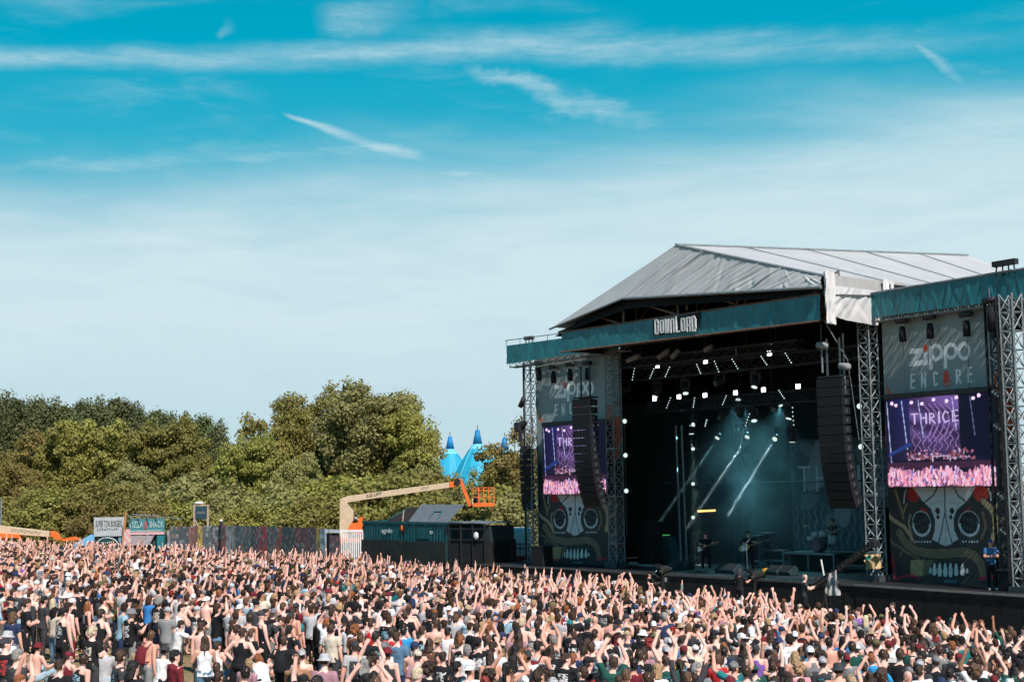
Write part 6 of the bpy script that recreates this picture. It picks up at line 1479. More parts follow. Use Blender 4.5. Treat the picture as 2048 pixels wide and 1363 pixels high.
def hair_part(kind):
    """in head space: y forward, origin in the middle of the head"""
    b = MB()
    def cap(dz=0.0, g=.012, low=-.02, back=-.075):
        rs = [(back, .058, .050, -.048), (-.045, .070, .066, -.036), (low+.02, .078, .085, -.022), (.04, .081+g*.3, .098+g*.3, -.008), (.075, .076, .096, -.006), (.105, .060, .080, -.006), (.128+dz, .024, .034, -.006)]
        b.rings([(Vector((0, y, h)), Vector((rx, 0, 0)), Vector((0, ry, 0))) for h, rx, ry, y in rs], 14)
    if kind == 'short': cap()
    elif kind == 'crop': cap(-.006, .0, .0, -.06)
    elif kind == 'curly':
        cap(.02)
        r = np.random.default_rng(2)
        for i in range(34):
            d = r.normal(size=3); d /= np.linalg.norm(d)
            if d[1] > .55 and d[2] < .3: continue
            b.ell((d[0]*.095, d[1]*.11-.02, d[2]*.11+.01), (.045, .045, .042), 7, 5)
    elif kind in ('long', 'wavy'):
        cap(.004, .014, -.02, -.08); r = np.random.default_rng(4 if kind == 'long' else 8); wv = .004 if kind == 'long' else .014
        for i in range(11):
            a = (i/10-.5)*2; x0 = .066*a; ln = r.uniform(.10, .20) if abs(a) > .7 else r.uniform(.18, .34); yb = -.075+.045*abs(a)
            b.path([(x0*.8, yb*.7, .04), (x0*1.15, yb-.012, -.06), (x0*1.3+r.normal()*wv, yb-.028, -.16), (x0*1.3+r.normal()*wv*2, yb-.038, -.04-ln*.72), (x0*1.15+r.normal()*wv*2, yb-.034, -.06-ln)], [.032, .028, .021, .014, .004], 6)
    elif kind == 'bob':
        cap(.006, .016); b.rings([(Vector((0, -.04, -.17)), Vector((.088, 0, 0)), Vector((0, .065, 0))), (Vector((0, -.035, -.08)), Vector((.095, 0, 0)), Vector((0, .078, 0))), (Vector((0, -.02, .04)), Vector((.084, 0, 0)), Vector((0, .09, 0)))], 12)
    elif kind == 'ponytail':
        cap(.0, .008); b.path([(0, -.09, .05), (0, -.135, .04), (0, -.16, -.08), (0, -.14, -.22), (0, -.12, -.32)], [.025, .032, .036, .03, .008], 8)
    elif kind == 'bun':
        cap(.0, .008); b.ell((0, -.07, .125), (.048, .048, .042), 9, 6)
    elif kind in ('cap', 'cap_back'):
        rs = [(.005, .082, .104, -.004), (.05, .083, .105, -.006), (.09, .072, .092, -.008), (.118, .046, .058, -.008), (.132, .012, .014, -.008)]
        b.rings([(Vector((0, y, h)), Vector((rx, 0, 0)), Vector((0, ry, 0))) for h, rx, ry, y in rs], 14); sy = 1 if kind == 'cap' else -1
        b.rings([(Vector((0, sy*.06, .012)), Vector((.078, 0, 0)), Vector((0, .03, 0))), (Vector((0, sy*.125, .016)), Vector((.07, 0, 0)), Vector((0, .062, -.008*sy))), (Vector((0, sy*.125, .026)), Vector((.066, 0, 0)), Vector((0, .058, -.008*sy)))], 12)
    elif kind == 'bucket_hat':
        rs = [(-.005, .135, .150, -.005), (.004, .138, .152, -.005), (.03, .092, .112, -.005), (.10, .080, .098, -.005), (.125, .055, .07, -.005)]
        b.rings([(Vector((0, y, h)), Vector((rx, 0, 0)), Vector((0, ry, 0))) for h, rx, ry, y in rs], 16)
    elif kind == 'brim_hat':
        rs = [(.022, .185, .20, -.005), (.034, .187, .202, -.005), (.04, .09, .11, -.005), (.10, .082, .10, -.005), (.14, .06, .082, -.005)]
        b.rings([(Vector((0, y, h)), Vector((rx, 0, 0)), Vector((0, ry, 0))) for h, rx, ry, y in rs], 18)
    elif kind == 'beanie':
        rs = [(-.02, .083, .104, -.006), (.02, .086, .107, -.006), (.07, .083, .10, -.008), (.11, .062, .075, -.012), (.14, .02, .025, -.016)]
        b.rings([(Vector((0, y, h)), Vector((rx, 0, 0)), Vector((0, ry, 0))) for h, rx, ry, y in rs], 14)
    elif kind == 'hood':
        rs = [(-.15, .095, .075, -.05), (-.08, .098, .095, -.035), (0, .098, .112, -.02), (.07, .092, .11, -.018), (.12, .062, .078, -.02), (.145, .02, .03, -.03)]
        b.rings([(Vector((0, y, h)), Vector((rx, 0, 0)), Vector((0, ry, 0))) for h, rx, ry, y in rs], 14)
    return b
def pack_part():
    b = MB(); b.rings([(Vector((0, -.20, .02)), Vector((.13, 0, 0)), Vector((0, .075, 0))), (Vector((0, -.215, .10)), Vector((.15, 0, 0)), Vector((0, .095, 0))), (Vector((0, -.21, .30)), Vector((.145, 0, 0)), Vector((0, .085, 0))), (Vector((0, -.19, .42)), Vector((.10, 0, 0)), Vector((0, .06, 0)))], 10)
    for sx in (-1, 1): b.path([(sx*.09, -.13, .40), (sx*.105, -.05, .50), (sx*.115, .10, .44), (sx*.125, .14, .30), (sx*.13, .05, .12), (sx*.11, -.13, .08)], .02, 5)
    return b
def print_part():
    """flat back print following the shoulder blades"""
    V = []; n, m_ = 10, 10
    for j in range(m_+1):
        t = .12+.27*j/m_; ry = .128+.008*j/m_
        for i in range(n+1):
            a = -math.pi/2+(i/n-.5)*1.25; V.append((.188*math.cos(a)*.98, (ry+.006)*math.sin(a)+.002, t))
    i = np.arange((n+1)*(m_+1)).reshape(m_+1, n+1); Fq = np.stack([i[:-1, :-1], i[:-1, 1:], i[1:, 1:], i[1:, :-1]], -1).reshape(-1, 4)
    return np.array(V), Fq
def mk_printmat():
    mt = bpy.data.materials.new('shirt_back_print'); mt.use_nodes = True; N = NT(mt.node_tree); b = mt.node_tree.nodes['Principled BSDF']
    oi = N.n('ShaderNodeObjectInfo'); co = N.n('ShaderNodeTexCoord').outputs['Object']
    off = N.n('ShaderNodeVectorMath', operation='ADD', ins={0: co, 1: N.n('ShaderNodeCombineXYZ', ins={0: N.m('MULTIPLY', oi.outputs['Random'], 13.0), 1: 0.0, 2: N.m('MULTIPLY', oi.outputs['Random'], 29.0)}).outputs[0]}).outputs[0]
    n = N.noise(N.n('ShaderNodeMapping', ins={0: off, 3: (1, 1, 1.6)}).outputs[0], 14.0, 3, .6)
    N.L.new(N.mix(N.sstep(.46, .54, n), (.014, .015, .018, 1), oi.outputs['Color']), b.inputs['Base Color']); b.inputs['Roughness'].default_value = .8
    return mt
M_BPRINT = mk_printmat()
_tmp = bpy.data.objects.new('tmp', bpy.data.meshes.new('tmp')); COL.objects.link(_tmp)
def remesh(b, vox, tris, smooth=2, ratios=()):
    """fuse the overlapping lofts into one surface; returns [(V,F)] for the full and each reduced count"""
    me = bpy.data.meshes.new('x'); me.from_pydata(b.v, [], b.f); _tmp.data = me; _tmp.modifiers.clear()
    m_ = _tmp.modifiers.new('r', 'REMESH'); m_.mode = 'VOXEL'; m_.voxel_size = vox
    if smooth: s_ = _tmp.modifiers.new('s', 'SMOOTH'); s_.iterations = smooth; s_.factor = .5
    d = _tmp.modifiers.new('d', 'DECIMATE'); d.use_collapse_triangulate = True
    out = []; dg = bpy.context.evaluated_depsgraph_get()
    d.ratio = 1.0; dg.update(); nf = None
    ev = _tmp.evaluated_get(dg).to_mesh(); nf = max(1, len(ev.polygons)); _tmp.evaluated_get(dg).to_mesh_clear()
    for t in (tris,)+tuple(ratios):
        d.ratio = min(1.0, t/nf); dg.update(); e = _tmp.evaluated_get(dg); m2 = e.to_mesh(); m2.calc_loop_triangles()
        V = np.empty(len(m2.vertices)*3, np.float32); m2.vertices.foreach_get('co', V)
        Fq = np.empty(len(m2.loop_triangles)*3, np.int32); m2.loop_triangles.foreach_get('vertices', Fq)
        out.append((V.reshape(-1, 3).copy(), Fq.reshape(-1, 3).copy())); e.to_mesh_clear()
    bpy.data.meshes.remove(me) if False else None
    return out
def fold(V, seed, amp):
    r = np.random.default_rng(seed); V = V.copy()
    for _ in range(7):
        k = r.normal(size=3); k /= np.linalg.norm(k); k *= 6.28/r.uniform(.07, .22); d = r.normal(size=3); d[2] *= .3; d /= np.linalg.norm(d)
        V += (amp*.5*np.sin(V @ k + r.uniform(0, 6.28)))[:, None]*d
    return V.astype(np.float32)
def rough(V, seed, amp): return (V+np.random.default_rng(seed).normal(size=V.shape)*amp).astype(np.float32)
def mesh_from(name, VF, material):
    V, Fq = VF; o = np_mesh(name, V, Fq, material, smooth=True); me = o.data; bpy.data.objects.remove(o); return me
DN = (-.06, 0, -1)
POSES = [
 Pose('stand', ((-.14, .02, -1), (-.05, .18, -1)), ((.14, .02, -1), (.05, .2, -1))),
 Pose('fold', ((-.22, .08, -1), (.75, .75, .15)), ((.22, .08, -1), (-.75, .75, .10))),
 Pose('hips', ((-.62, -.12, -.85), (.66, .12, -.62)), ((.62, -.12, -.85), (-.66, .12, -.62)), thL=(-.12, 0, -1), thR=(.12, 0, -1), fist=(.7, .7)),
 Pose('clap', ((-.38, .42, 1), (.46, .10, 1)), ((.38, .42, 1), (-.46, .10, 1)), hd=(0, .02, 1)),
 Pose('oneR', ((-.16, .1, -1), (.1, .5, -1)), ((.22, .25, 1), (-.05, .15, 1))),
 Pose('oneL', ((-.28, .30, 1), (.12, .05, 1)), ((.16, .1, -1), (-.1, .4, -1)), fist=(.8, 0)),
 Pose('vee', ((-.52, .2, 1), (-.15, .15, 1)), ((.52, .2, 1), (.15, .15, 1))),
 Pose('chest', ((-.30, .35, -.9), (.5, .75, .55)), ((.30, .35, -.9), (-.5, .75, .55)), fist=(.3, .3)),
 Pose('phone', ((-.18, .04, -1), (-.02, .3, -1)), ((.25, .75, -.25), (-.25, .45, .85)), fist=(0, .7)),
 Pose('walk', ((-.15, -.2, -1), (-.05, .15, -1)), ((.15, .25, -1), (.02, .6, -.8)), thL=(-.03, .25, -1), shL=(0, -.15, -1), thR=(.04, -.18, -1), shR=(0, -.35, -1), yaw=.4),
 Pose('sit', ((-.25, -.25, -.9), (0, .55, -.45)), ((.25, .35, -.8), (-.3, .8, .1)), lean=(0, .12, 1), hd=(0, .2, 1), thL=(-.25, .8, .5), shL=(-.05, .35, -.95), thR=(.35, .85, .35), shR=(0, .25, -.95)),
 Pose('guitar', ((-.75, .15, -.75), (.05, .95, .25)), ((.35, -.25, -.9), (-.75, .75, -.05)), lean=(0, .10, 1), hd=(0, .35, 1), thL=(-.16, .12, -1), thR=(.16, .02, -1), fist=(.7, .5)),
 Pose('drum', ((-.35, .35, -.8), (.25, .9, -.1)), ((.35, .35, -.8), (-.2, .9, .2)), lean=(0, .06, 1), hd=(0, .2, 1), thL=(-.4, .9, -.1), shL=(0, .05, -1), thR=(.4, .9, -.1), shR=(0, .05, -1), fist=(.8, .8)),
 Pose('camera', ((-.3, .5, -.75), (.15, .9, .3)), ((.3, .5, -.75), (-.15, .9, .3)), hd=(0, .12, 1), fist=(.7, .7)),
 Pose('look', ((-.20, .10, -1), (.1, .55, -.8)), ((.10, -.05, -1), (.05, .1, -1)), lean=(.05, .03, 1), hd=(.05, .08, 1), yaw=.85, thL=(-.10, .06, -1), thR=(.02, -.03, -1)),
 Pose('lean', ((-.12, .02, -1), (-.02, .3, -1)), ((.35, .15, -.9), (-.3, .6, .1)), lean=(-.07, .05, 1), hd=(-.10, .15, 1), yaw=-.7, thR=(.12, .05, -1)),
 Pose('clap2', ((-.80, .35, .55), (.62, .10, .85)), ((.80, .35, .55), (-.62, .10, .85)), hd=(0, -.02, 1), yaw=.2),
 Pose('vee2', ((-.85, .25, .45), (-.10, .2, 1)), ((.6, .35, .8), (-.25, .1, 1)), lean=(.04, .05, 1), yaw=-.3, fist=(.8, 0)),
 Pose('point', ((-.45, .65, .6), (-.1, .75, .7)), ((.18, .1, -1), (-.2, .6, -.5)), hd=(0, .02, 1), fist=(.5, .3)),
 Pose('bend', ((-.15, .5, -.8), (.1, .6, -.7)), ((.15, .5, -.8), (-.1, .6, -.7)), lean=(0, .75, .8), hd=(0, .8, .5), thL=(-.05, .12, -1), thR=(.05, .1, -1)),
]
PI_ = {p.name: i for i, p in enumerate(POSES)}
TOPS = ('tshirt', 'tank', 'long'); BOTS = ('trousers', 'shorts')
LIB = {}
def build_lib():
    for p in POSES:
        LIB[p.name, 'body'] = remesh(body_part(p), .0125, 2600, 1, (420, 180))
        if p.name in ('guitar', 'drum', 'camera'):
            LIB[p.name, 'tshirt'] = remesh(shirt_part(p, 'tshirt'), .02, 560, 2); LIB[p.name, 'trousers'] = remesh(legs_part(p, 'trousers'), .022, 420, 2); LIB[p.name, 'shoes'] = remesh(shoes_part(p), .015, 160, 1); continue
        for t in TOPS: LIB[p.name, t] = remesh(shirt_part(p, t), .02, 560, 2, (120, 52))
        for t in BOTS: LIB[p.name, t] = remesh(legs_part(p, t), .022, 420, 2, (70, 26))
        LIB[p.name, 'shoes'] = remesh(shoes_part(p), .015, 160, 1, (24,))[:1]*3
    LIB['stand', 'crop'] = remesh(shirt_part(POSES[0], 'crop'), .02, 300, 2, (90, 60)); LIB['stand', 'skirt'] = remesh(legs_part(POSES[0], 'skirt'), .022, 300, 2, (60, 36))
    for h in ('short', 'crop', 'curly', 'long', 'wavy', 'bob', 'ponytail', 'bun', 'cap', 'cap_back', 'bucket_hat', 'brim_hat', 'beanie', 'hood'):
        LIB['hair', h] = remesh(hair_part(h), .009, 420, 1, (70, 32))
    LIB['pack'] = remesh(pack_part(), .014, 420, 1, (80, 44))
build_lib()
for _i, _k in enumerate(list(LIB)):
    if _k != 'pack' and _k[1] in ('tshirt', 'tank', 'long', 'trousers', 'shorts', 'skirt', 'crop') and _k[0] != 'hair': LIB[_k] = [(fold(V, _i, .010), F) for V, F in LIB[_k]]
    elif _k != 'pack' and _k[0] == 'hair' and _k[1] in ('short', 'crop', 'curly', 'long', 'wavy', 'bob', 'ponytail', 'bun'): LIB[_k] = [(rough(V, _i, .0055 if _k[1] != 'crop' else .003), F) for V, F in LIB[_k]]
bpy.data.objects.remove(_tmp)
MESH = {}
def get_mesh(key, nm, material):
    if key not in MESH: MESH[key] = mesh_from(nm, LIB[key][0] if not isinstance(LIB[key], tuple) else LIB[key], material)
    return MESH[key]
_pv, _pf = print_part()
def _facemesh():
    b = MB()
    for sx in (-1, 1): b.ell((sx*.030, .088, .008), (.012, .008, .007), 8, 5); b.bar((sx*.016, .094, .026), (sx*.046, .084, .026), .008, .007)
    b.ell((0, .098, -.075), (.022, .008, .005), 8, 5); return b
FACE = None
SKINS = [(.76, .42, .34), (.80, .48, .40), (.70, .37, .28), (.78, .44, .36), (.60, .31, .22), (.34, .17, .10), (.22, .11, .07), (.80, .52, .44)]
HAIRC = {'black': (.012, .010, .010), 'dark brown': (.035, .020, .013), 'brown': (.055, .029, .018), 'light brown': (.11, .060, .034), 'blond': (.36, .235, .125), 'ginger': (.24, .085, .03), 'red': (.22, .025, .02), 'grey': (.25, .24, .23), 'pale blond': (.55, .46, .32)}
CLO = {'black': (.014, .015, .018), 'charcoal': (.045, .048, .055), 'grey': (.20, .21, .22), 'pale grey': (.42, .43, .45), 'white': (.74, .75, .77), 'cream': (.62, .55, .45), 'maroon': (.16, .02, .03), 'red': (.48, .03, .035), 'navy': (.025, .04, .10), 'blue': (.04, .20, .50), 'teal': (.02, .20, .22), 'bright blue': (.03, .30, .62), 'bottle green': (.015, .075, .06), 'olive': (.14, .12, .055), 'mauve': (.36, .20, .24), 'pink': (.62, .28, .32), 'purple': (.20, .10, .38), 'denim blue': (.10, .19, .30), 'pale denim': (.30, .42, .50), 'tan': (.36, .26, .17), 'brown': (.13, .065, .04), 'mustard': (.55, .34, .04), 'orange': (.65, .20, .04), 'sky blue': (.28, .48, .60), 'turquoise': (.03, .42, .42)}
def person(x, y, yaw, pose, top, topc, bot, botc, hair, hairc, skin, label, group=None, pack=None, prt=None, s=1.0, w=1.0, z=None, name='person'):
    ps = POSES[PI_[pose]]
    r = thing(name, label, 'person', (x, y, gz(x, y) if z is None else z), yaw, group); r.scale = (s*w, s*w, s)
    def child(nm, key, material, c, par=r, M_=None):
        o = bpy.data.objects.new(nm, get_mesh(key, nm, material)); COL.objects.link(o); o.parent = par; o.color = (*c, 1)
        if M_ is not None: o.matrix_local = M_
        return o
    bd = child('body', (pose, 'body'), M_SKIN, skin)
    global FACE
    if FACE is None: o = _facemesh().build('face', mat('eye_dark', (.03, .018, .015), .4, var=0)); FACE = o.data; bpy.data.objects.remove(o)
    fo = bpy.data.objects.new('face', FACE); COL.objects.link(fo); fo.parent = bd; fo.matrix_local = ps.hm
    if top: child('top', (pose if (pose, top) in LIB else 'stand', top), M_CLOTH, topc)
    if bot: child('trousers' if bot == 'trousers' else bot, (pose if (pose, bot) in LIB else 'stand', bot), M_CLOTH, botc)
    child('shoes', (pose, 'shoes'), M_CLOTH, CLO['black'] if random.random() < .7 else CLO['pale grey'])
    if hair:
        hat = hair in ('cap', 'cap_back', 'bucket_hat', 'brim_hat', 'beanie', 'hood')
        if hat and hair != 'hood': child('hair', ('hair', 'crop'), M_HAIR, HAIRC['dark brown'], r, ps.hm)
        child('hat' if hat else 'hair', ('hair', hair), M_CLOTH if hat else M_HAIR, hairc, r, ps.hm)
    if pack: child('backpack', 'pack', M_CLOTH, pack, r, ps.tm)
    if prt:
        if 'bprint' not in MESH: MESH['bprint'] = mesh_from('back_print', (_pv.astype(np.float32), _pf), M_BPRINT)
        o = bpy.data.objects.new('back_print', MESH['bprint']); COL.objects.link(o); o.parent = r; o.color = (*prt, 1); o.matrix_local = ps.tm
    return r
# ------------------------------------------------------------------ the crowd
STAGE_AIM = Vector((9.5, 66.0))
FRONT = [(-60, 92), (-42, 89.5), (-27, 85.0), (-16.4, 82.0), (-8.7, 77.5), (-3.0, 71.0), (0.6, 65.5), (5.4, 56.5), (10.0, 49.3), (14.4, 42.8), (18.5, 36.6), (24, 28.6)]
def front_y(x):
    for (x0, y0), (x1, y1) in zip(FRONT[:-1], FRONT[1:]):
        if x0 <= x <= x1: return y0+(y1-y0)*(x-x0)/(x1-x0)
    return 20.0
def head_at(px, py, h=1.72): return on_ground(px, py, h)
def aim_yaw(x, y): 
    d = STAGE_AIM-Vector((x, y)); return math.atan2(d.y, d.x)-math.pi/2
PLACED = []
HATS = ('cap', 'cap_back', 'bucket_hat', 'brim_hat', 'beanie', 'hood')
HN = {'short': 'short {} hair', 'crop': 'cropped {} hair', 'curly': 'curly {} hair', 'long': 'long straight {} hair', 'wavy': 'long wavy {} hair', 'bob': 'chin-length {} hair', 'ponytail': '{} ponytail', 'bun': '{} hair in a bun', 'cap': '{} cap', 'cap_back': '{} cap worn backwards', 'bucket_hat': '{} bucket hat', 'brim_hat': '{} wide-brimmed hat', 'beanie': '{} beanie', 'hood': '{} hood up', None: 'bald head'}
TN = {'tshirt': 't-shirt', 'tank': 'vest top', 'long': 'long-sleeved top', None: 'no shirt', 'crop': 'crop top'}
PN = {'stand': '', 'fold': 'arms folded', 'hips': 'hands on hips', 'clap': 'clapping overhead', 'oneR': 'right arm raised', 'oneL': 'left fist raised', 'vee': 'both arms raised wide', 'chest': 'hands at chest', 'phone': 'holding one hand up', 'walk': 'mid-stride', 'look': 'head turned right', 'lean': 'head tilted left', 'clap2': 'clapping above the head with bent elbows', 'vee2': 'both arms thrown up unevenly', 'point': 'left arm reaching forward', 'sit': 'sitting on the ground', 'bend': 'bending forward'}
LABELS = set()
def make_label(top, tc, hair, hc, pose, bot, bc, pack, prt, extra=''):
    a = 'bare-backed person' if top is None else 'person in %s %s' % (tc, TN[top])
    if prt: a += ' with back print'
    if pack: a += ' with %s backpack' % pack
    b = HN[hair].format(hc) if hair else 'bald head'
    t = [a, b]
    if PN[pose]: t.append(PN[pose])
    lab = ', '.join(t); cand = [lab, lab+', %s %s' % (bc, bot)]
    for c in cand:
        if len(c.split()) <= 16 and c not in LABELS: LABELS.add(c); return c
    return None
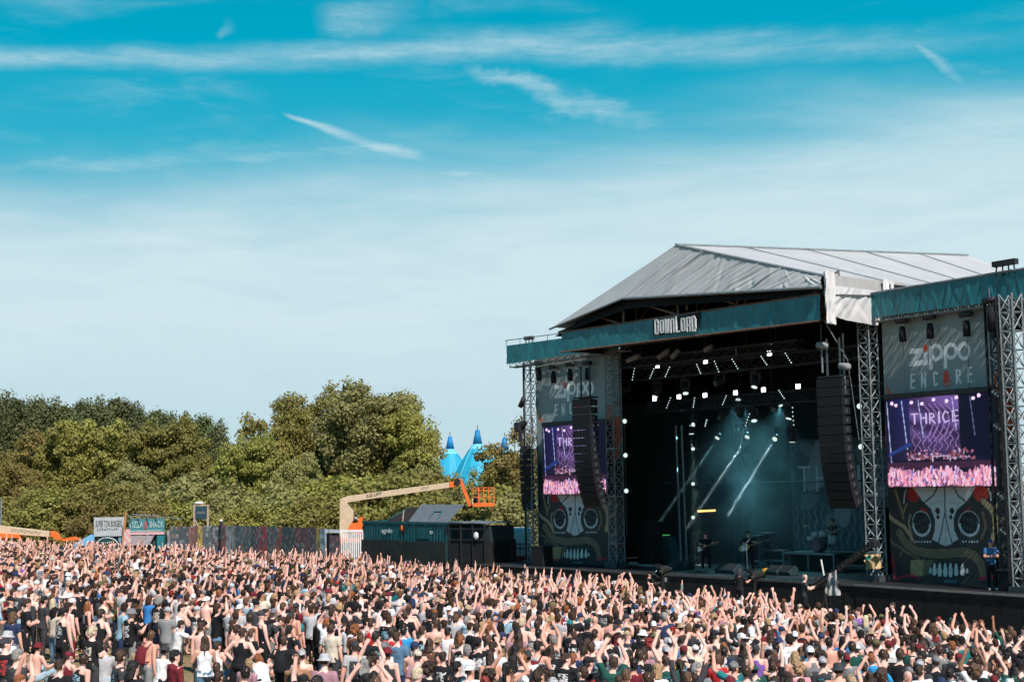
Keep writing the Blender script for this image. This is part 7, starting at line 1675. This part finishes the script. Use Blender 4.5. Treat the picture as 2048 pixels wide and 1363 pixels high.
# people picked out by hand: head-top pixel, top, colour, hair, hair colour, pose, legs, legs colour, skin, pack, print, height, turn
KEY = [
 (347, 1212, None, None, 'crop', 'brown', 'bend', 'trousers', 'denim blue', 1, 0, 0, 1.05, -.2),
 (127, 1214, 'tank', 'black', 'cap_back', 'black', 'stand', 'shorts', 'black', 1, 0, 'pale grey', 1.06, 0),
 (193, 1218, 'tank', 'black', 'short', 'dark brown', 'hips', 'trousers', 'black', 1, 0, 0, 1.05, .1),
 (50, 1197, 'tshirt', 'black', 'short', 'brown', 'fold', 'shorts', 'black', 0, 0, 0, 1.06, -.4),
 (204, 1162, 'tank', 'blue', 'cap', 'olive', 'oneL', 'shorts', 'tan', 1, 0, 0, 1.03, 0),
 (233, 1178, 'long', 'olive', 'short', 'brown', 'chest', 'trousers', 'navy', 0, 0, 0, 1.03, -.5),
 (271, 1184, 'tshirt', 'black', 'short', 'dark brown', 'oneR', 'shorts', 'pale grey', 1, 0, 0, 1.04, -.3),
 (84, 1190, 'tshirt', 'charcoal', 'short', 'black', 'stand', 'trousers', 'charcoal', 0, 0, 0, 1.0, 0),
 (115, 1196, 'tshirt', 'black', 'bob', 'pale blond', 'stand', 'trousers', 'black', 7, 0, 0, .95, .5),
 (144, 1195, 'tshirt', 'black', 'cap_back', 'white', 'stand', 'trousers', 'maroon', 1, 0, 0, .99, 0),
 (26, 1297, 'tshirt', 'charcoal', 'crop', 'grey', 'stand', 'trousers', 'navy', 1, 0, 0, 1.05, -.2),
 (8, 1262, 'tshirt', 'white', 'bucket_hat', 'pale grey', 'stand', 'trousers', 'navy', 1, 0, 'charcoal', 1.02, 0),
 (124, 1318, 'tshirt', 'black', 'crop', 'dark brown', 'stand', 'trousers', 'black', 1, 0, 'red', 1.0, .1),
 (236, 1262, 'tshirt', 'black', 'crop', 'dark brown', 'sit', 'trousers', 'black', 1, 0, 0, 1.0, .3),
 (357, 1300, 'long', 'maroon', 'short', 'black', 'stand', 'trousers', 'denim blue', 1, 0, 0, 1.0, -.5),
 (408, 1272, 'tank', 'white', 'wavy', 'brown', 'chest', 'shorts', 'denim blue', 2, 0, 0, .95, .9),
 (466, 1283, 'tshirt', 'red', 'short', 'brown', 'sit', 'trousers', 'charcoal', 1, 0, 0, 1.0, 2.2),
 (516, 1242, 'tshirt', 'charcoal', 'short', 'brown', 'bend', 'trousers', 'charcoal', 1, 0, 0, 1.05, -.9),
 (528, 1216, 'tshirt', 'black', 'crop', 'black', 'walk', 'trousers', 'denim blue', 2, 0, 'red', 1.0, -1.0),
 (522, 1306, 'tank', 'white', 'bob', 'ginger', 'bend', 'trousers', 'black', 7, 0, 0, .95, .8),
 (583, 1216, None, None, 'short', 'dark brown', 'stand', 'trousers', 'navy', 2, 0, 0, 1.04, 0),
 (610, 1200, None, None, 'crop', 'brown', 'stand', 'trousers', 'black', 0, 0, 0, 1.0, 0),
 (660, 1208, 'tshirt', 'mauve', 'short', 'brown', 'stand', 'trousers', 'charcoal', 1, 'grey', 0, 1.0, 0),
 (715, 1250, 'tshirt', 'brown', 'curly', 'ginger', 'stand', 'trousers', 'charcoal', 0, 0, 0, .98, 0),
 (664, 1247, 'tshirt', 'cream', 'short', 'brown', 'stand', 'trousers', 'charcoal', 1, 0, 0, 1.0, 0),
 (700, 1283, 'tshirt', 'pale grey', 'cap', 'charcoal', 'stand', 'trousers', 'charcoal', 2, 0, 'charcoal', 1.0, .6),
 (645, 1308, 'tshirt', 'mauve', 'bucket_hat', 'pale grey', 'stand', 'trousers', 'grey', 7, 0, 0, 1.06, 0),
 (735, 1310, 'tank', 'black', 'short', 'dark brown', 'clap', 'trousers', 'black', 1, 0, 'white', .98, 0),
 (780, 1296, 'tank', 'charcoal', 'brim_hat', 'maroon', 'stand', 'trousers', 'charcoal', 1, 0, 0, .98, 0),
 (803, 1262, 'tshirt', 'denim blue', 'crop', 'brown', 'stand', 'trousers', 'navy', 1, 0, 0, 1.05, 0),
 (817, 1221, 'tshirt', 'black', 'short', 'brown', 'stand', 'shorts', 'olive', 1, 0, 'white', 1.02, 0),
 (834, 1300, 'tshirt', 'mauve', 'cap', 'cream', 'stand', 'trousers', 'grey', 1, 0, 0, 1.02, .8),
 (860, 1277, 'tshirt', 'brown', 'wavy', 'brown', 'chest', 'trousers', 'charcoal', 2, 0, 0, .97, 0),
 (875, 1225, 'long', 'black', 'short', 'dark brown', 'stand', 'trousers', 'pale denim', 1, 'black', 0, 1.05, 0),
 (913, 1221, 'tshirt', 'white', 'cap', 'charcoal', 'stand', 'trousers', 'charcoal', 1, 0, 0, 1.0, 0),
 (931, 1232, 'long', 'pale denim', 'short', 'grey', 'fold', 'trousers', 'black', 0, 0, 0, 1.03, -.4),
 (911, 1262, 'tank', 'black', 'long', 'light brown', 'stand', 'trousers', 'black', 1, 0, 'white', .97, 0),
 (978, 1243, 'tshirt', 'pale grey', 'ponytail', 'ginger', 'stand', 'shorts', 'pale denim', 7, 0, 0, .96, 0),
 (975, 1219, None, None, 'crop', 'black', 'stand', 'trousers', 'brown', 5, 0, 0, 1.06, 0),
 (1065, 1240, 'tank', 'white', 'short', 'dark brown', 'stand', 'trousers', 'black', 1, 0, 0, 1.03, .2),
 (1143, 1240, 'tank', 'white', 'cap', 'teal', 'fold', 'trousers', 'black', 1, 0, 0, 1.0, 0),
 (1167, 1241, 'long', 'black', 'cap', 'black', 'stand', 'trousers', 'black', 1, 0, 0, 1.02, .3),
 (1197, 1283, 'tshirt', 'charcoal', 'short', 'brown', 'phone', 'trousers', 'charcoal', 1, 0, 'sky blue', 1.02, 0),
 (1225, 1268, 'tshirt', 'black', 'short', 'dark brown', 'stand', 'trousers', 'charcoal', 1, 0, 'grey', 1.05, .5),
 (1280, 1277, 'tank', 'cream', 'curly', 'red', 'stand', 'trousers', 'charcoal', 7, 0, 0, .98, 0),
 (1312, 1278, 'tank', 'grey', 'short', 'dark brown', 'stand', 'trousers', 'charcoal', 0, 0, 0, 1.0, 0),
 (1275, 1298, 'tshirt', 'black', 'short', 'brown', 'stand', 'trousers', 'charcoal', 1, 0, 'white', 1.0, 0),
 (1333, 1310, 'tshirt', 'bottle green', 'crop', 'brown', 'stand', 'trousers', 'charcoal', 1, 0, 'teal', 1.03, 0),
 (1366, 1290, 'tshirt', 'black', 'cap', 'maroon', 'stand', 'trousers', 'charcoal', 1, 0, 'sky blue', 1.0, 0),
 (1372, 1245, 'tank', 'black', 'bucket_hat', 'tan', 'stand', 'trousers', 'black', 2, 0, 0, 1.0, 0),
 (1428, 1268, 'tshirt', 'black', 'hood', 'olive', 'stand', 'trousers', 'black', 1, 0, 0, 1.0, 0),
 (1455, 1285, 'tshirt', 'charcoal', 'wavy', 'ginger', 'stand', 'trousers', 'charcoal', 1, 0, 0, .98, 0),
 (1492, 1283, 'tshirt', 'charcoal', 'wavy', 'dark brown', 'stand', 'trousers', 'black', 1, 0, 0, .98, 0),
 (1500, 1254, 'long', 'cream', 'hood', 'white', 'stand', 'trousers', 'grey', 1, 0, 0, 1.0, 0),
 (1519, 1250, 'tshirt', 'maroon', 'cap', 'grey', 'stand', 'trousers', 'charcoal', 1, 0, 0, 1.02, 0),
 (1540, 1260, 'tank', 'white', 'long', 'brown', 'stand', 'trousers', 'navy', 2, 0, 0, .97, 0),
 (1585, 1260, 'tank', 'white', 'cap_back', 'white', 'stand', 'trousers', 'black', 1, 0, 0, 1.0, 0),
 (1618, 1292, 'tshirt', 'bright blue', 'short', 'brown', 'stand', 'trousers', 'navy', 1, 0, 'white', 1.0, 0),
 (1590, 1325, 'tshirt', 'pink', 'curly', 'blond', 'stand', 'trousers', 'navy', 7, 0, 0, .98, 0),
 (1532, 1325, 'tshirt', 'bottle green', 'cap_back', 'bottle green', 'stand', 'trousers', 'charcoal', 1, 0, 0, .98, .5),
 (1646, 1314, 'tshirt', 'charcoal', 'cap', 'pale grey', 'stand', 'trousers', 'charcoal', 1, 0, 'teal', 1.03, 0),
 (1662, 1275, None, None, 'short', 'black', 'stand', 'shorts', 'orange', 2, 0, 0, 1.03, 0),
 (1704, 1283, 'tshirt', 'bottle green', 'short', 'dark brown', 'stand', 'trousers', 'navy', 1, 0, 0, 1.06, .1),
 (1724, 1252, 'tank', 'white', 'crop', 'grey', 'stand', 'skirt', 'cream', 2, 0, 0, 1.06, 0),
 (1747, 1258, 'tshirt', 'black', 'bucket_hat', 'tan', 'stand', 'trousers', 'black', 1, 0, 'white', 1.0, 0),
 (1797, 1236, 'tank', 'maroon', 'cap_back', 'black', 'stand', 'trousers', 'black', 2, 0, 0, 1.02, 0),
 (1824, 1230, None, None, 'short', 'brown', 'clap', 'shorts', 'cream', 1, 0, 0, 1.0, 0),
 (1789, 1296, 'tshirt', 'black', 'short', 'brown', 'stand', 'trousers', 'black', 1, 0, 0, 1.08, -.2),
 (1820, 1270, None, None, 'curly', 'dark brown', 'stand', 'trousers', 'charcoal', 1, 'white', 0, 1.0, 0),
 (1893, 1235, 'tshirt', 'white', 'cap', 'bottle green', 'stand', 'trousers', 'charcoal', 2, 0, 0, 1.05, 0),
 (1911, 1271, 'tshirt', 'teal', 'cap', 'black', 'stand', 'shorts', 'grey', 2, 0, 0, 1.05, 0),
 (1843, 1320, 'tshirt', 'charcoal', 'cap', 'pale grey', 'stand', 'trousers', 'charcoal', 2, 0, 0, 1.0, -.6),
 (1862, 1310, 'tshirt', 'black', 'cap', 'grey', 'stand', 'trousers', 'black', 1, 0, 0, 1.03, 0),
 (1953, 1240, 'tshirt', 'black', 'short', 'light brown', 'stand', 'trousers', 'black', 1, 0, 'mauve', 1.03, 0),
 (1970, 1239, 'tshirt', 'bright blue', 'short', 'ginger', 'chest', 'trousers', 'navy', 1, 0, 0, 1.02, -.6),
 (1990, 1259, 'tshirt', 'white', 'bun', 'dark brown', 'stand', 'trousers', 'black', 1, 0, 0, .98, .2),
 (2028, 1252, 'tshirt', 'white', 'short', 'light brown', 'stand', 'trousers', 'black', 1, 0, 0, 1.02, 0),
 (2010, 1266, 'tshirt', 'black', 'short', 'brown', 'stand', 'trousers', 'bottle green', 1, 0, 0, 1.05, 0),
 (2028, 1273, 'tshirt', 'black', 'short', 'black', 'stand', 'trousers', 'black', 1, 0, 0, 1.06, .1),
 (1993, 1338, 'tshirt', 'bottle green', 'short', 'brown', 'clap', 'trousers', 'charcoal', 1, 0, 0, .95, 0),
]
def free(x, y, r):
    cx, cy = int(x//1.2), int(y//1.2)
    for i in (-1, 0, 1):
        for j in (-1, 0, 1):
            for (a, b, rr) in GRID.get((cx+i, cy+j), ()):
                if (a-x)**2+(b-y)**2 < ((r+rr)/2)**2: return False
    return True
GRID = {}
def take(x, y, r): GRID.setdefault((int(x//1.2), int(y//1.2)), []).append((x, y, r))
def crowd():
    rg = random.Random(77)
    key = []
    for k in KEY:
        (px, py, top, tc, hair, hc, pose, bot, bc, sk, pk, prt, s, turn) = k
        hh = 1.76*s if pose not in ('sit', 'bend') else (.92 if pose == 'sit' else 1.5)
        p = head_at(px, py, hh); key.append((p.x, p.y, k)); take(p.x, p.y, .72)
    pts = []
    W_near = 22.0
    def dens(x, y):
        """spacing in metres"""
        px, py, _ = project((x, y, gz(x, y)+1.7))
        d = front_y(x)-y
        r = .53 + .17*min(1, max(0, d-2)/22)
        if px < 720 and py > 1255: r = 1.45 if px < 430 else 1.10
        elif px < 420 and py > 1195: r = 1.12
        return r
    for _ in range(90000):
        y = 21.0+68*rg.random()**.8; hw = .372*y+1.0; x = rg.uniform(-hw-.8, hw)
        if y > front_y(x): continue
        px, py, zz = project((x, y, gz(x, y)+1.55))
        if px < -25 or px > 2075 or py > 1385: continue
        r = dens(x, y)*rg.uniform(.88, 1.15)
        if free(x, y, r): take(x, y, r); pts.append((x, y))
    pts.sort(key=lambda p: p[1])
    n_ind = 300-len(key)
    print('CROWD', len(key), len(pts))
    def attrs(x, y, near):
        d = front_y(x)-y; t = max(0, 1-d/26)
        u = rg.random(); up = (.08+.46*t)*(.45+.55*(1+math.sin(x*.9+2*math.sin(y*.35))*math.sin(y*.7+x*.3)))
        if project((x, y, gz(x, y)))[0] > 1600: up *= .55
        if u < up: pose = rg.choices(('clap', 'clap2', 'oneR', 'oneL', 'vee', 'vee2', 'point'), (3, 4, 1.8, 1.5, .8, 1.6, 1.4))[0]
        else: pose = rg.choices(('stand', 'fold', 'hips', 'chest', 'phone', 'walk', 'look', 'lean'), (3, 1.2, .7, 1.3, .8, .5, 2, 2))[0]
        px, py, _ = project((x, y, gz(x, y)))
        if near and px < 700 and py > 1330 and rg.random() < .3: pose = 'sit'
        top = rg.choices(('tshirt', 'tank', 'long', None), (6.3, 2.4, .7, 1.2))[0]
        tc = rg.choices(list(CLO), [38, 8, 5, 6, 17, 1.5, 2.5, 1.6, 2.8, 1.2, 1.0, .8, 1.2, .6, 1.6, 1.3, .7, 1.2, 1.2, .3, 1.0, .3, .25, .8, .3])[0]
        hair = rg.choices(('short', 'crop', 'curly', 'long', 'wavy', 'bob', 'ponytail', 'bun', 'cap', 'cap_back', 'bucket_hat', 'brim_hat', 'beanie', 'hood', None), (8.5, 5, 1, 1.8, 1.7, 1.1, 1.2, .7, 4, 1.8, .8, .3, .4, .2, .6))[0]
        hc = rg.choice(('black', 'black', 'charcoal', 'grey', 'pale grey', 'white', 'navy', 'maroon', 'black', 'tan', 'white', 'charcoal', 'olive', 'black', 'navy')) if hair in HATS else rg.choices(list(HAIRC), (5, 9, 6, 2.2, 1.8, .9, .5, .6, .5))[0]
        bot = rg.choice(('trousers', 'trousers', 'shorts')); bc = rg.choice(('black', 'black', 'charcoal', 'denim blue', 'navy', 'pale denim', 'black', 'charcoal', 'grey'))
        sk = rg.choices(range(8), (4, 4, 3, 4, 1.5, .5, .35, 2))[0]
        pack = rg.choice(('black', 'charcoal', 'black', 'grey', 'olive', 'maroon')) if rg.random() < .10 and pose != 'sit' else None
        prt = rg.choice(('white', 'white', 'pale grey', 'cream', 'red', 'sky blue')) if (top in ('tshirt', 'tank') and tc in ('black', 'charcoal') and not pack and rg.random() < .7) else None
        s = rg.gauss(1.0, .045); s = min(max(s, .88), 1.1)
        if hair in ('long', 'wavy', 'bob', 'ponytail', 'bun'): s *= .965
        yaw = aim_yaw(x, y)+rg.gauss(0, .30)+(rg.uniform(-2.5, 2.5) if rg.random() < .05 else 0)
        return pose, top, tc, hair, hc, bot, bc, sk, pack, prt, s, yaw
    G = 'people standing in the near rows of the crowd'
    def spawn(x, y, a, w):
        pose, top, tc, hair, hc, bot, bc, sk, pack, prt, s, yaw = a
        lab = make_label(top, tc, hair, hc, pose, bot, bc, pack, bool(prt))
        if lab is None: return False
        person(x, y, yaw, pose, top, CLO[tc] if top else None, bot, CLO[bc], hair, (CLO[hc] if hair in HATS else HAIRC[hc]) if hair else None, SKINS[sk], lab, G, CLO[pack] if pack else None, CLO[prt] if prt else None, s, w).rotation_euler = (rg.gauss(0, .04), rg.gauss(0, .05), yaw)
        return True
    for x, y, k in key:
        (px, py, top, tc, hair, hc, pose, bot, bc, sk, pk, prt, s, turn) = k
        if not spawn(x, y, (pose, top, tc, hair, hc, bot, bc, sk, pk or None, prt or None, s, aim_yaw(x, y)+turn), 1.03): print('dup label', k)
    rest = []
    n = 0
    for x, y in pts:
        if n < n_ind:
            for _ in range(12):
                if spawn(x, y, attrs(x, y, True), rg.uniform(.94, 1.1)): n += 1; break
        else: rest.append((x, y))
    # everyone further off: one uncountable crowd
    Vs, Fs, Cs = [], [], []; off = 0
    for x, y in rest:
        pose, top, tc, hair, hc, bot, bc, sk, pack, prt, s, yaw = attrs(x, y, False); ps = POSES[PI_[pose]]
        lod = 1 if y < 45 else 2; z0 = gz(x, y); tx, ty = rg.gauss(0, .05), rg.gauss(0, .06); c, sn = math.cos(yaw), math.sin(yaw); w = s*rg.uniform(.94, 1.08)
        parts = [(LIB[pose, 'body'][lod], SKINS[sk], None)]
        if top: parts.append((LIB[pose, top][lod], CLO[tc], None))
        parts.append((LIB[pose, bot][lod], CLO[bc], None))
        if hair: parts.append((LIB['hair', hair][lod], CLO[hc] if hair in HATS else HAIRC[hc], ps.hm))
        if pack: parts.append((LIB['pack'][lod], CLO[pack], ps.tm))
        if prt and lod == 1: parts.append(((_pv.astype(np.float32), np.concatenate([_pf[:, :3], _pf[:, [0, 2, 3]]])), 'prt', ps.tm))
        for (V, Fq), col, M_ in parts:
            if M_ is not None:
                A_ = np.array(M_); V = V @ A_[:3, :3].T+A_[:3, 3]
            X = np.stack([V[:, 0]*c*w-V[:, 1]*sn*w+x, V[:, 0]*sn*w+V[:, 1]*c*w+y, V[:, 2]*s+z0], 1)
            X[:, 0] += (X[:, 2]-z0)*tx; X[:, 1] += (X[:, 2]-z0)*ty
            if isinstance(col, str):
                mk = rng.random(len(V)) < .55; cc = np.where(mk[:, None], np.array(CLO[prt]), np.array(CLO[tc]))
            else: cc = np.broadcast_to(np.array(col)*rg.uniform(.85, 1.15), (len(V), 3))
            Vs.append(X); Fs.append(Fq+off); Cs.append(cc); off += len(V)
    o = np_mesh('crowd', np.concatenate(Vs), np.concatenate(Fs), mat_attr('crowd_clothes_and_skin', rough=.8), None, np.concatenate(Cs), True)
    o['kind'] = 'stuff'; o['label'] = 'dense crowd of festival-goers filling the field up to the stage'
    print('STUFF PEOPLE', len(rest), 'tris', len(o.data.polygons), 'last individual y', pts[n_ind-1][1])
crowd()
# ------------------------------------------------------------------ band, security and camera crew
def world_person(fr, u, v, w, yaw_local, pose, top, tc, bot, bc, hair, hc, sk, label, s=1.0, prt=None):
    p = fr.P(u, v, w); a = math.atan2(fr.u.y, fr.u.x)
    return person(p.x, p.y, a+yaw_local, pose, top, tc, bot, bc, hair, hc, SKINS[sk], label, None, None, prt, s, 1.0, p.z)
def guitar(fr, u, v, w, yaw, body, label, s=1.0):
    p = fr.P(u, v, w); a = math.atan2(fr.u.y, fr.u.x); r = thing('guitar', label, 'guitar', p, a+yaw)
    b = MB(); n = 22; pts = []
    for i in range(n):
        t = 2*math.pi*i/n; rr = .17*(1+.22*math.cos(2*t)-.10*math.cos(t)); pts.append((rr*1.25*math.cos(t), .95*rr*math.sin(t)*1.15))
    b.add([(x, 0, z) for x, z in pts]+[(x, .06, z) for x, z in pts], [tuple(range(n)), tuple(range(2*n-1, n-1, -1))]+[(i, i+n, (i+1) % n+n, (i+1) % n) for i in range(n)])
    M_ = Matrix.Rotation(R(18), 4, 'Y')
    o = b.build('guitar_body', body, r, bevel=.01); o.matrix_local = M_
    pk = MB(); pk.add([(-.1, .066, -.12), (.12, .066, -.12), (.06, .066, .1), (-.06, .066, .06)], [(0, 1, 2, 3)]); q = pk.build('pickguard', M_WHITE, o)
    nk = MB().bar((-.15, .05, 0), (-.80, .05, 0), .035, .05); nk.box((-.86, .05, 0), (.15, .02, .08)); q = nk.build('neck', mat('maple_neck', (.30, .16, .07), .4), r); q.matrix_local = M_
    st = MB().path([(.2, .0, .05), (.12, -.16, .38), (-.12, -.12, .42), (-.25, .03, .02)], .016, 5).build('strap', M_BLACK, r)
    return r
def staff():
    def fl(px, py, w=0.0): return FM.floor(px, py, w)
    OUT = math.pi      # facing the audience
    BK = CLO['black']
    u, v = fl(1413, 1140); world_person(FM, u, v, 0, OUT+.7, 'guitar', 'tshirt', BK, 'trousers', BK, 'short', HAIRC['dark brown'], 0, 'bent musician in black with a dark guitar on the left of the stage', 1.0, None)
    guitar(FM, u-.12, v-.30, 1.02, OUT+.7, mat('dark_guitar', (.10, .03, .03), .35), 'dark red electric guitar hung on the bent musician')
    u, v = fl(1500, 1140); world_person(FM, u, v, 0, OUT+.35, 'guitar', 'tshirt', BK, 'trousers', BK, 'short', HAIRC['black'], 0, 'dark-haired musician in black holding a pale guitar by the amplifiers', 1.02)
    guitar(FM, u-.05, v-.30, 1.04, OUT+.35, mat('cream_guitar', (.58, .46, .30), .35), 'pale cream electric guitar with white guard')
    u, v = fl(1636, 1130); kit = [o for o in COL.objects if o.name == 'drum_kit'][0]; kl = FM.M.inverted() @ kit.matrix_world.translation
    world_person(FM, kl.x+.25, kl.y+.75, .88, OUT-.2, 'drum', 'tshirt', BK, 'trousers', BK, 'short', HAIRC['black'], 2, 'drummer in black seated behind the kit on the riser', 1.02)
    st = thing('drum_stool', 'round black stool under the drummer', 'stool', M=TR(FM.M, kl.x+.25, kl.y+.78, .80)); MB().tube((0, 0, .38), (0, 0, .46), .17, 14).build('seat', M_BLACK, st)
    for k in range(3): MB().tube((0, 0, .38), (.22*math.cos(k*2.1), .22*math.sin(k*2.1), 0), .015, 5).build('leg', M_ALU, st)
    v = -.75; u, _ = FRW.hit(1982, 1120, v); world_person(FRW, u, v, 0, OUT+.9, 'fold', 'tshirt', (.05, .15, .33), 'trousers', BK, 'cap', (.04, .12, .28), 4, 'security guard in blue polo shirt and cap standing on the right wing deck', 1.03)
    # pit crew on small risers against the stage
    def crew(px, py, v, yaw, pose, tc, hair, hc, sk, lab, riser, ilab):
        u, w = FM.hit(px, py, v); p = FM.P(u, v, 0); g = gz(p.x, p.y)-DECK; base = w-1.78
        if base > g+.1 and riser:
            r = thing('camera_riser', ilab, 'platform', M=TR(FM.M, u+.1, v, g)); MB().bx(-.7, .7, -.6, .6, base-g-.08, base-g).build('platform', M_BLACKM, r)
            for sx in (-.65, .65):
                for sy in (-.55, .55): MB().bar((sx, sy, 0), (sx, sy, base-g-.08), .06).build('leg', M_BLACKM, r)
        else: base = g
        world_person(FM, u, v, base, yaw, pose, 'tshirt', tc, 'trousers', BK, hair, hc, sk, lab, 1.0)
        return u, base
    u, bz = crew(1298, 1141, -3.6, 0.25-math.pi/2, 'camera', BK, 'cap', CLO['black'], 0, 'camera operator in black beside a covered camera at the stage front', True, 'black camera riser under the operator near the left tower')
    def tvcam(u, v, z, g, yaw, lab):
        r = thing('broadcast_camera', lab, 'camera', M=TR(FM.M, u, v, g, yaw)); h = z-g
        MB().box((0, .0, h), (.2, .45, .26)).build('camera_body', M_BLACKM, r, bevel=.03); MB().tube((0, .27, h), (0, .6, h), .09, 14, .11).build('lens', M_BLACKM, r, True); MB().box((0, -.32, h+.2), (.24, .12, .18)).build('viewfinder', M_BLACKM, r)
        b = MB(); b.rings([(Vector((0, -.32, h-.15)), Vector((.15, 0, 0)), Vector((0, 0, .14))), (Vector((0, .0, h+.02)), Vector((.17, 0, 0)), Vector((0, 0, .20))), (Vector((0, .36, h+.03)), Vector((.15, 0, 0)), Vector((0, 0, .16)))], 10, False); b.build('rain_cover', mat('cover_olive_black', (.018, .02, .019), .75, var=.3, bump=.7, bscale=6), r, True)
        MB().tube((0, 0, h-.2), (0, 0, h-.55), .06, 8).build('pedestal', M_BLACKM, r)
        for k in range(3): MB().tube((0, 0, h-.5), (.5*math.cos(k*2.09+.5), .5*math.sin(k*2.09+.5), 0), .03, 6).build('tripod_leg', M_BLACKM, r)
        return r
    p = FM.P(u+.75, -3.5, 0); r = tvcam(u+.75, -3.5, FM.O.z*0+FM.hit(1330, 1140, -3.5)[1], gz(p.x, p.y)-DECK, .2, 'shrouded camera with a white zero on its side at the stage front')
    u2, z2 = FM.hit(1332, 1158, -3.8); L_ = thing('camera_number', 'white number zero on the shrouded camera', 'sign', M=TR(FM.M, u2, -3.82, z2)); lettering('0', L_, M_WHITE, (0, 0, 0), .13, .19)
    MB().bx(-.13, .13, .008, .02, -.14, .14).build('plate', M_BLACKM, L_)
    u, bz = crew(1478, 1136, -3.4, .15, 'camera', BK, 'hood', CLO['charcoal'], 2, 'hooded camera operator in black seen from behind at centre stage front', True, 'black camera riser under the hooded operator')
    p = FM.P(u+.3, -2.8, 0); tvcam(u+.1, -2.6, bz+1.45, gz(p.x, p.y)-DECK, .1, 'black camera in front of the hooded operator')
    u, bz = crew(1608, 1147, -3.8, .8-math.pi/2, 'camera', CLO['charcoal'], None, None, 1, 'bald operator in grey t-shirt with headphones beside the jib', True, 'black camera riser under the bald operator')
    hp = FM.P(u, -3.8, bz+1.66); r = thing('headphones', 'black headphones on the bald operator', 'headphones', M=TR(FM.M, u, -3.8, bz+1.64, .8-math.pi/2)); MB().path([(-.09, 0, 0), (-.085, 0, .09), (0, 0, .135), (.085, 0, .09), (.09, 0, 0)], .012, 6).build('band', M_BLACKM, r)
    for sx in (-.09, .09): MB().ell((sx, 0, -.01), (.025, .04, .045)).build('ear_cup', M_BLACKM, r)
    p = FM.P(u+.7, -3.4, 0); tvcam(u+.75, -3.5, bz+1.45, gz(p.x, p.y)-DECK, -.9, 'black camera handled by the bald operator')
    u, w = FM.hit(1786, 1204, -5.2); p = FM.P(u, -5.2, 0); person(p.x, p.y, 1.5, 'stand', 'tshirt', BK, 'trousers', BK, 'crop', HAIRC['brown'], SKINS[1], 'bald guard in black standing in the pit below the right tower', None, None, None, 1.0, 1.0, w+DECK-1.76)
    # camera jib
    v = -4.3; a, b, c = H3(FM, 1632, 1170, v), H3(FM, 1690, 1118, v), H3(FM, 1745, 1087, v); g = H3(FM, 1662, 1200, v); gp = FM.P(g.x, v, 0); gz_ = gz(gp.x, gp.y)-DECK
    piv = a.lerp(c, .22); r = thing('camera_jib', 'long black camera crane arm with a pale cloth-covered counterweight', 'camera crane', M=TR(FM.M, piv.x, v, gz_)); o = Vector((piv.x, v, gz_))
    bm = MB(); truss(bm, a-o, c-o, .16, 14, .022, .012); bm.build('arm', M_BLACKM, r)
    MB().tube((0, 0, .9), piv-o, .06, 8).build('column', M_BLACKM, r)
    for k, l in enumerate((M_WHITE, M_BLACKM, M_BLACKM)): MB().tube((0, 0, 1.15), (.75*math.cos(k*2.09-.4), .75*math.sin(k*2.09-.4)*.8, 0), .035, 6).build('tripod_leg', l, r)
    q = H3(FM, 1664, 1150, v-.2)-o
    sheet('counterweight_cover', (q+Vector((-.28, 0, -.75)), q+Vector((.28, 0, -.72)), q+Vector((.26, 0, .22)), q+Vector((-.22, 0, .02))), 14, 16, mat('pale_grey_cloth', (.36, .36, .37), .85, var=.1, bump=.6, bscale=5), r, wrinkle(12, 10, .05, 2, (3, 9)))
    MB().box(c-o+Vector((.08, 0, .02)), (.3, .3, .26)).build('camera_head', M_BLACKM, r, bevel=.03); MB().tube(H3(FM, 1642, 1118, v)-o, H3(FM, 1648, 1150, v)-o, .03, 6).build('guide_rod', M_WHITE, r)
    # litter on the open grass
    bl = MB(); rg = random.Random(5)
    for _ in range(170):
        px, py = rg.uniform(-20, 760), rg.uniform(1290, 1440); p = on_ground(px, py, .02)
        M_ = Matrix.Rotation(rg.uniform(0, 6), 3, 'Z') @ Matrix.Rotation(rg.uniform(-.4, .4), 3, 'X'); bl.box(p+Vector((0, 0, .03)), (rg.uniform(.06, .2), rg.uniform(.04, .12), rg.uniform(.01, .08)), M_)
    o = bl.build('litter', mat('litter_white', (.55, .54, .52), .8, var=.4, nscale=1.0)); o['kind'] = 'stuff'; o['label'] = 'scattered cups and paper on the dry grass'
staff()
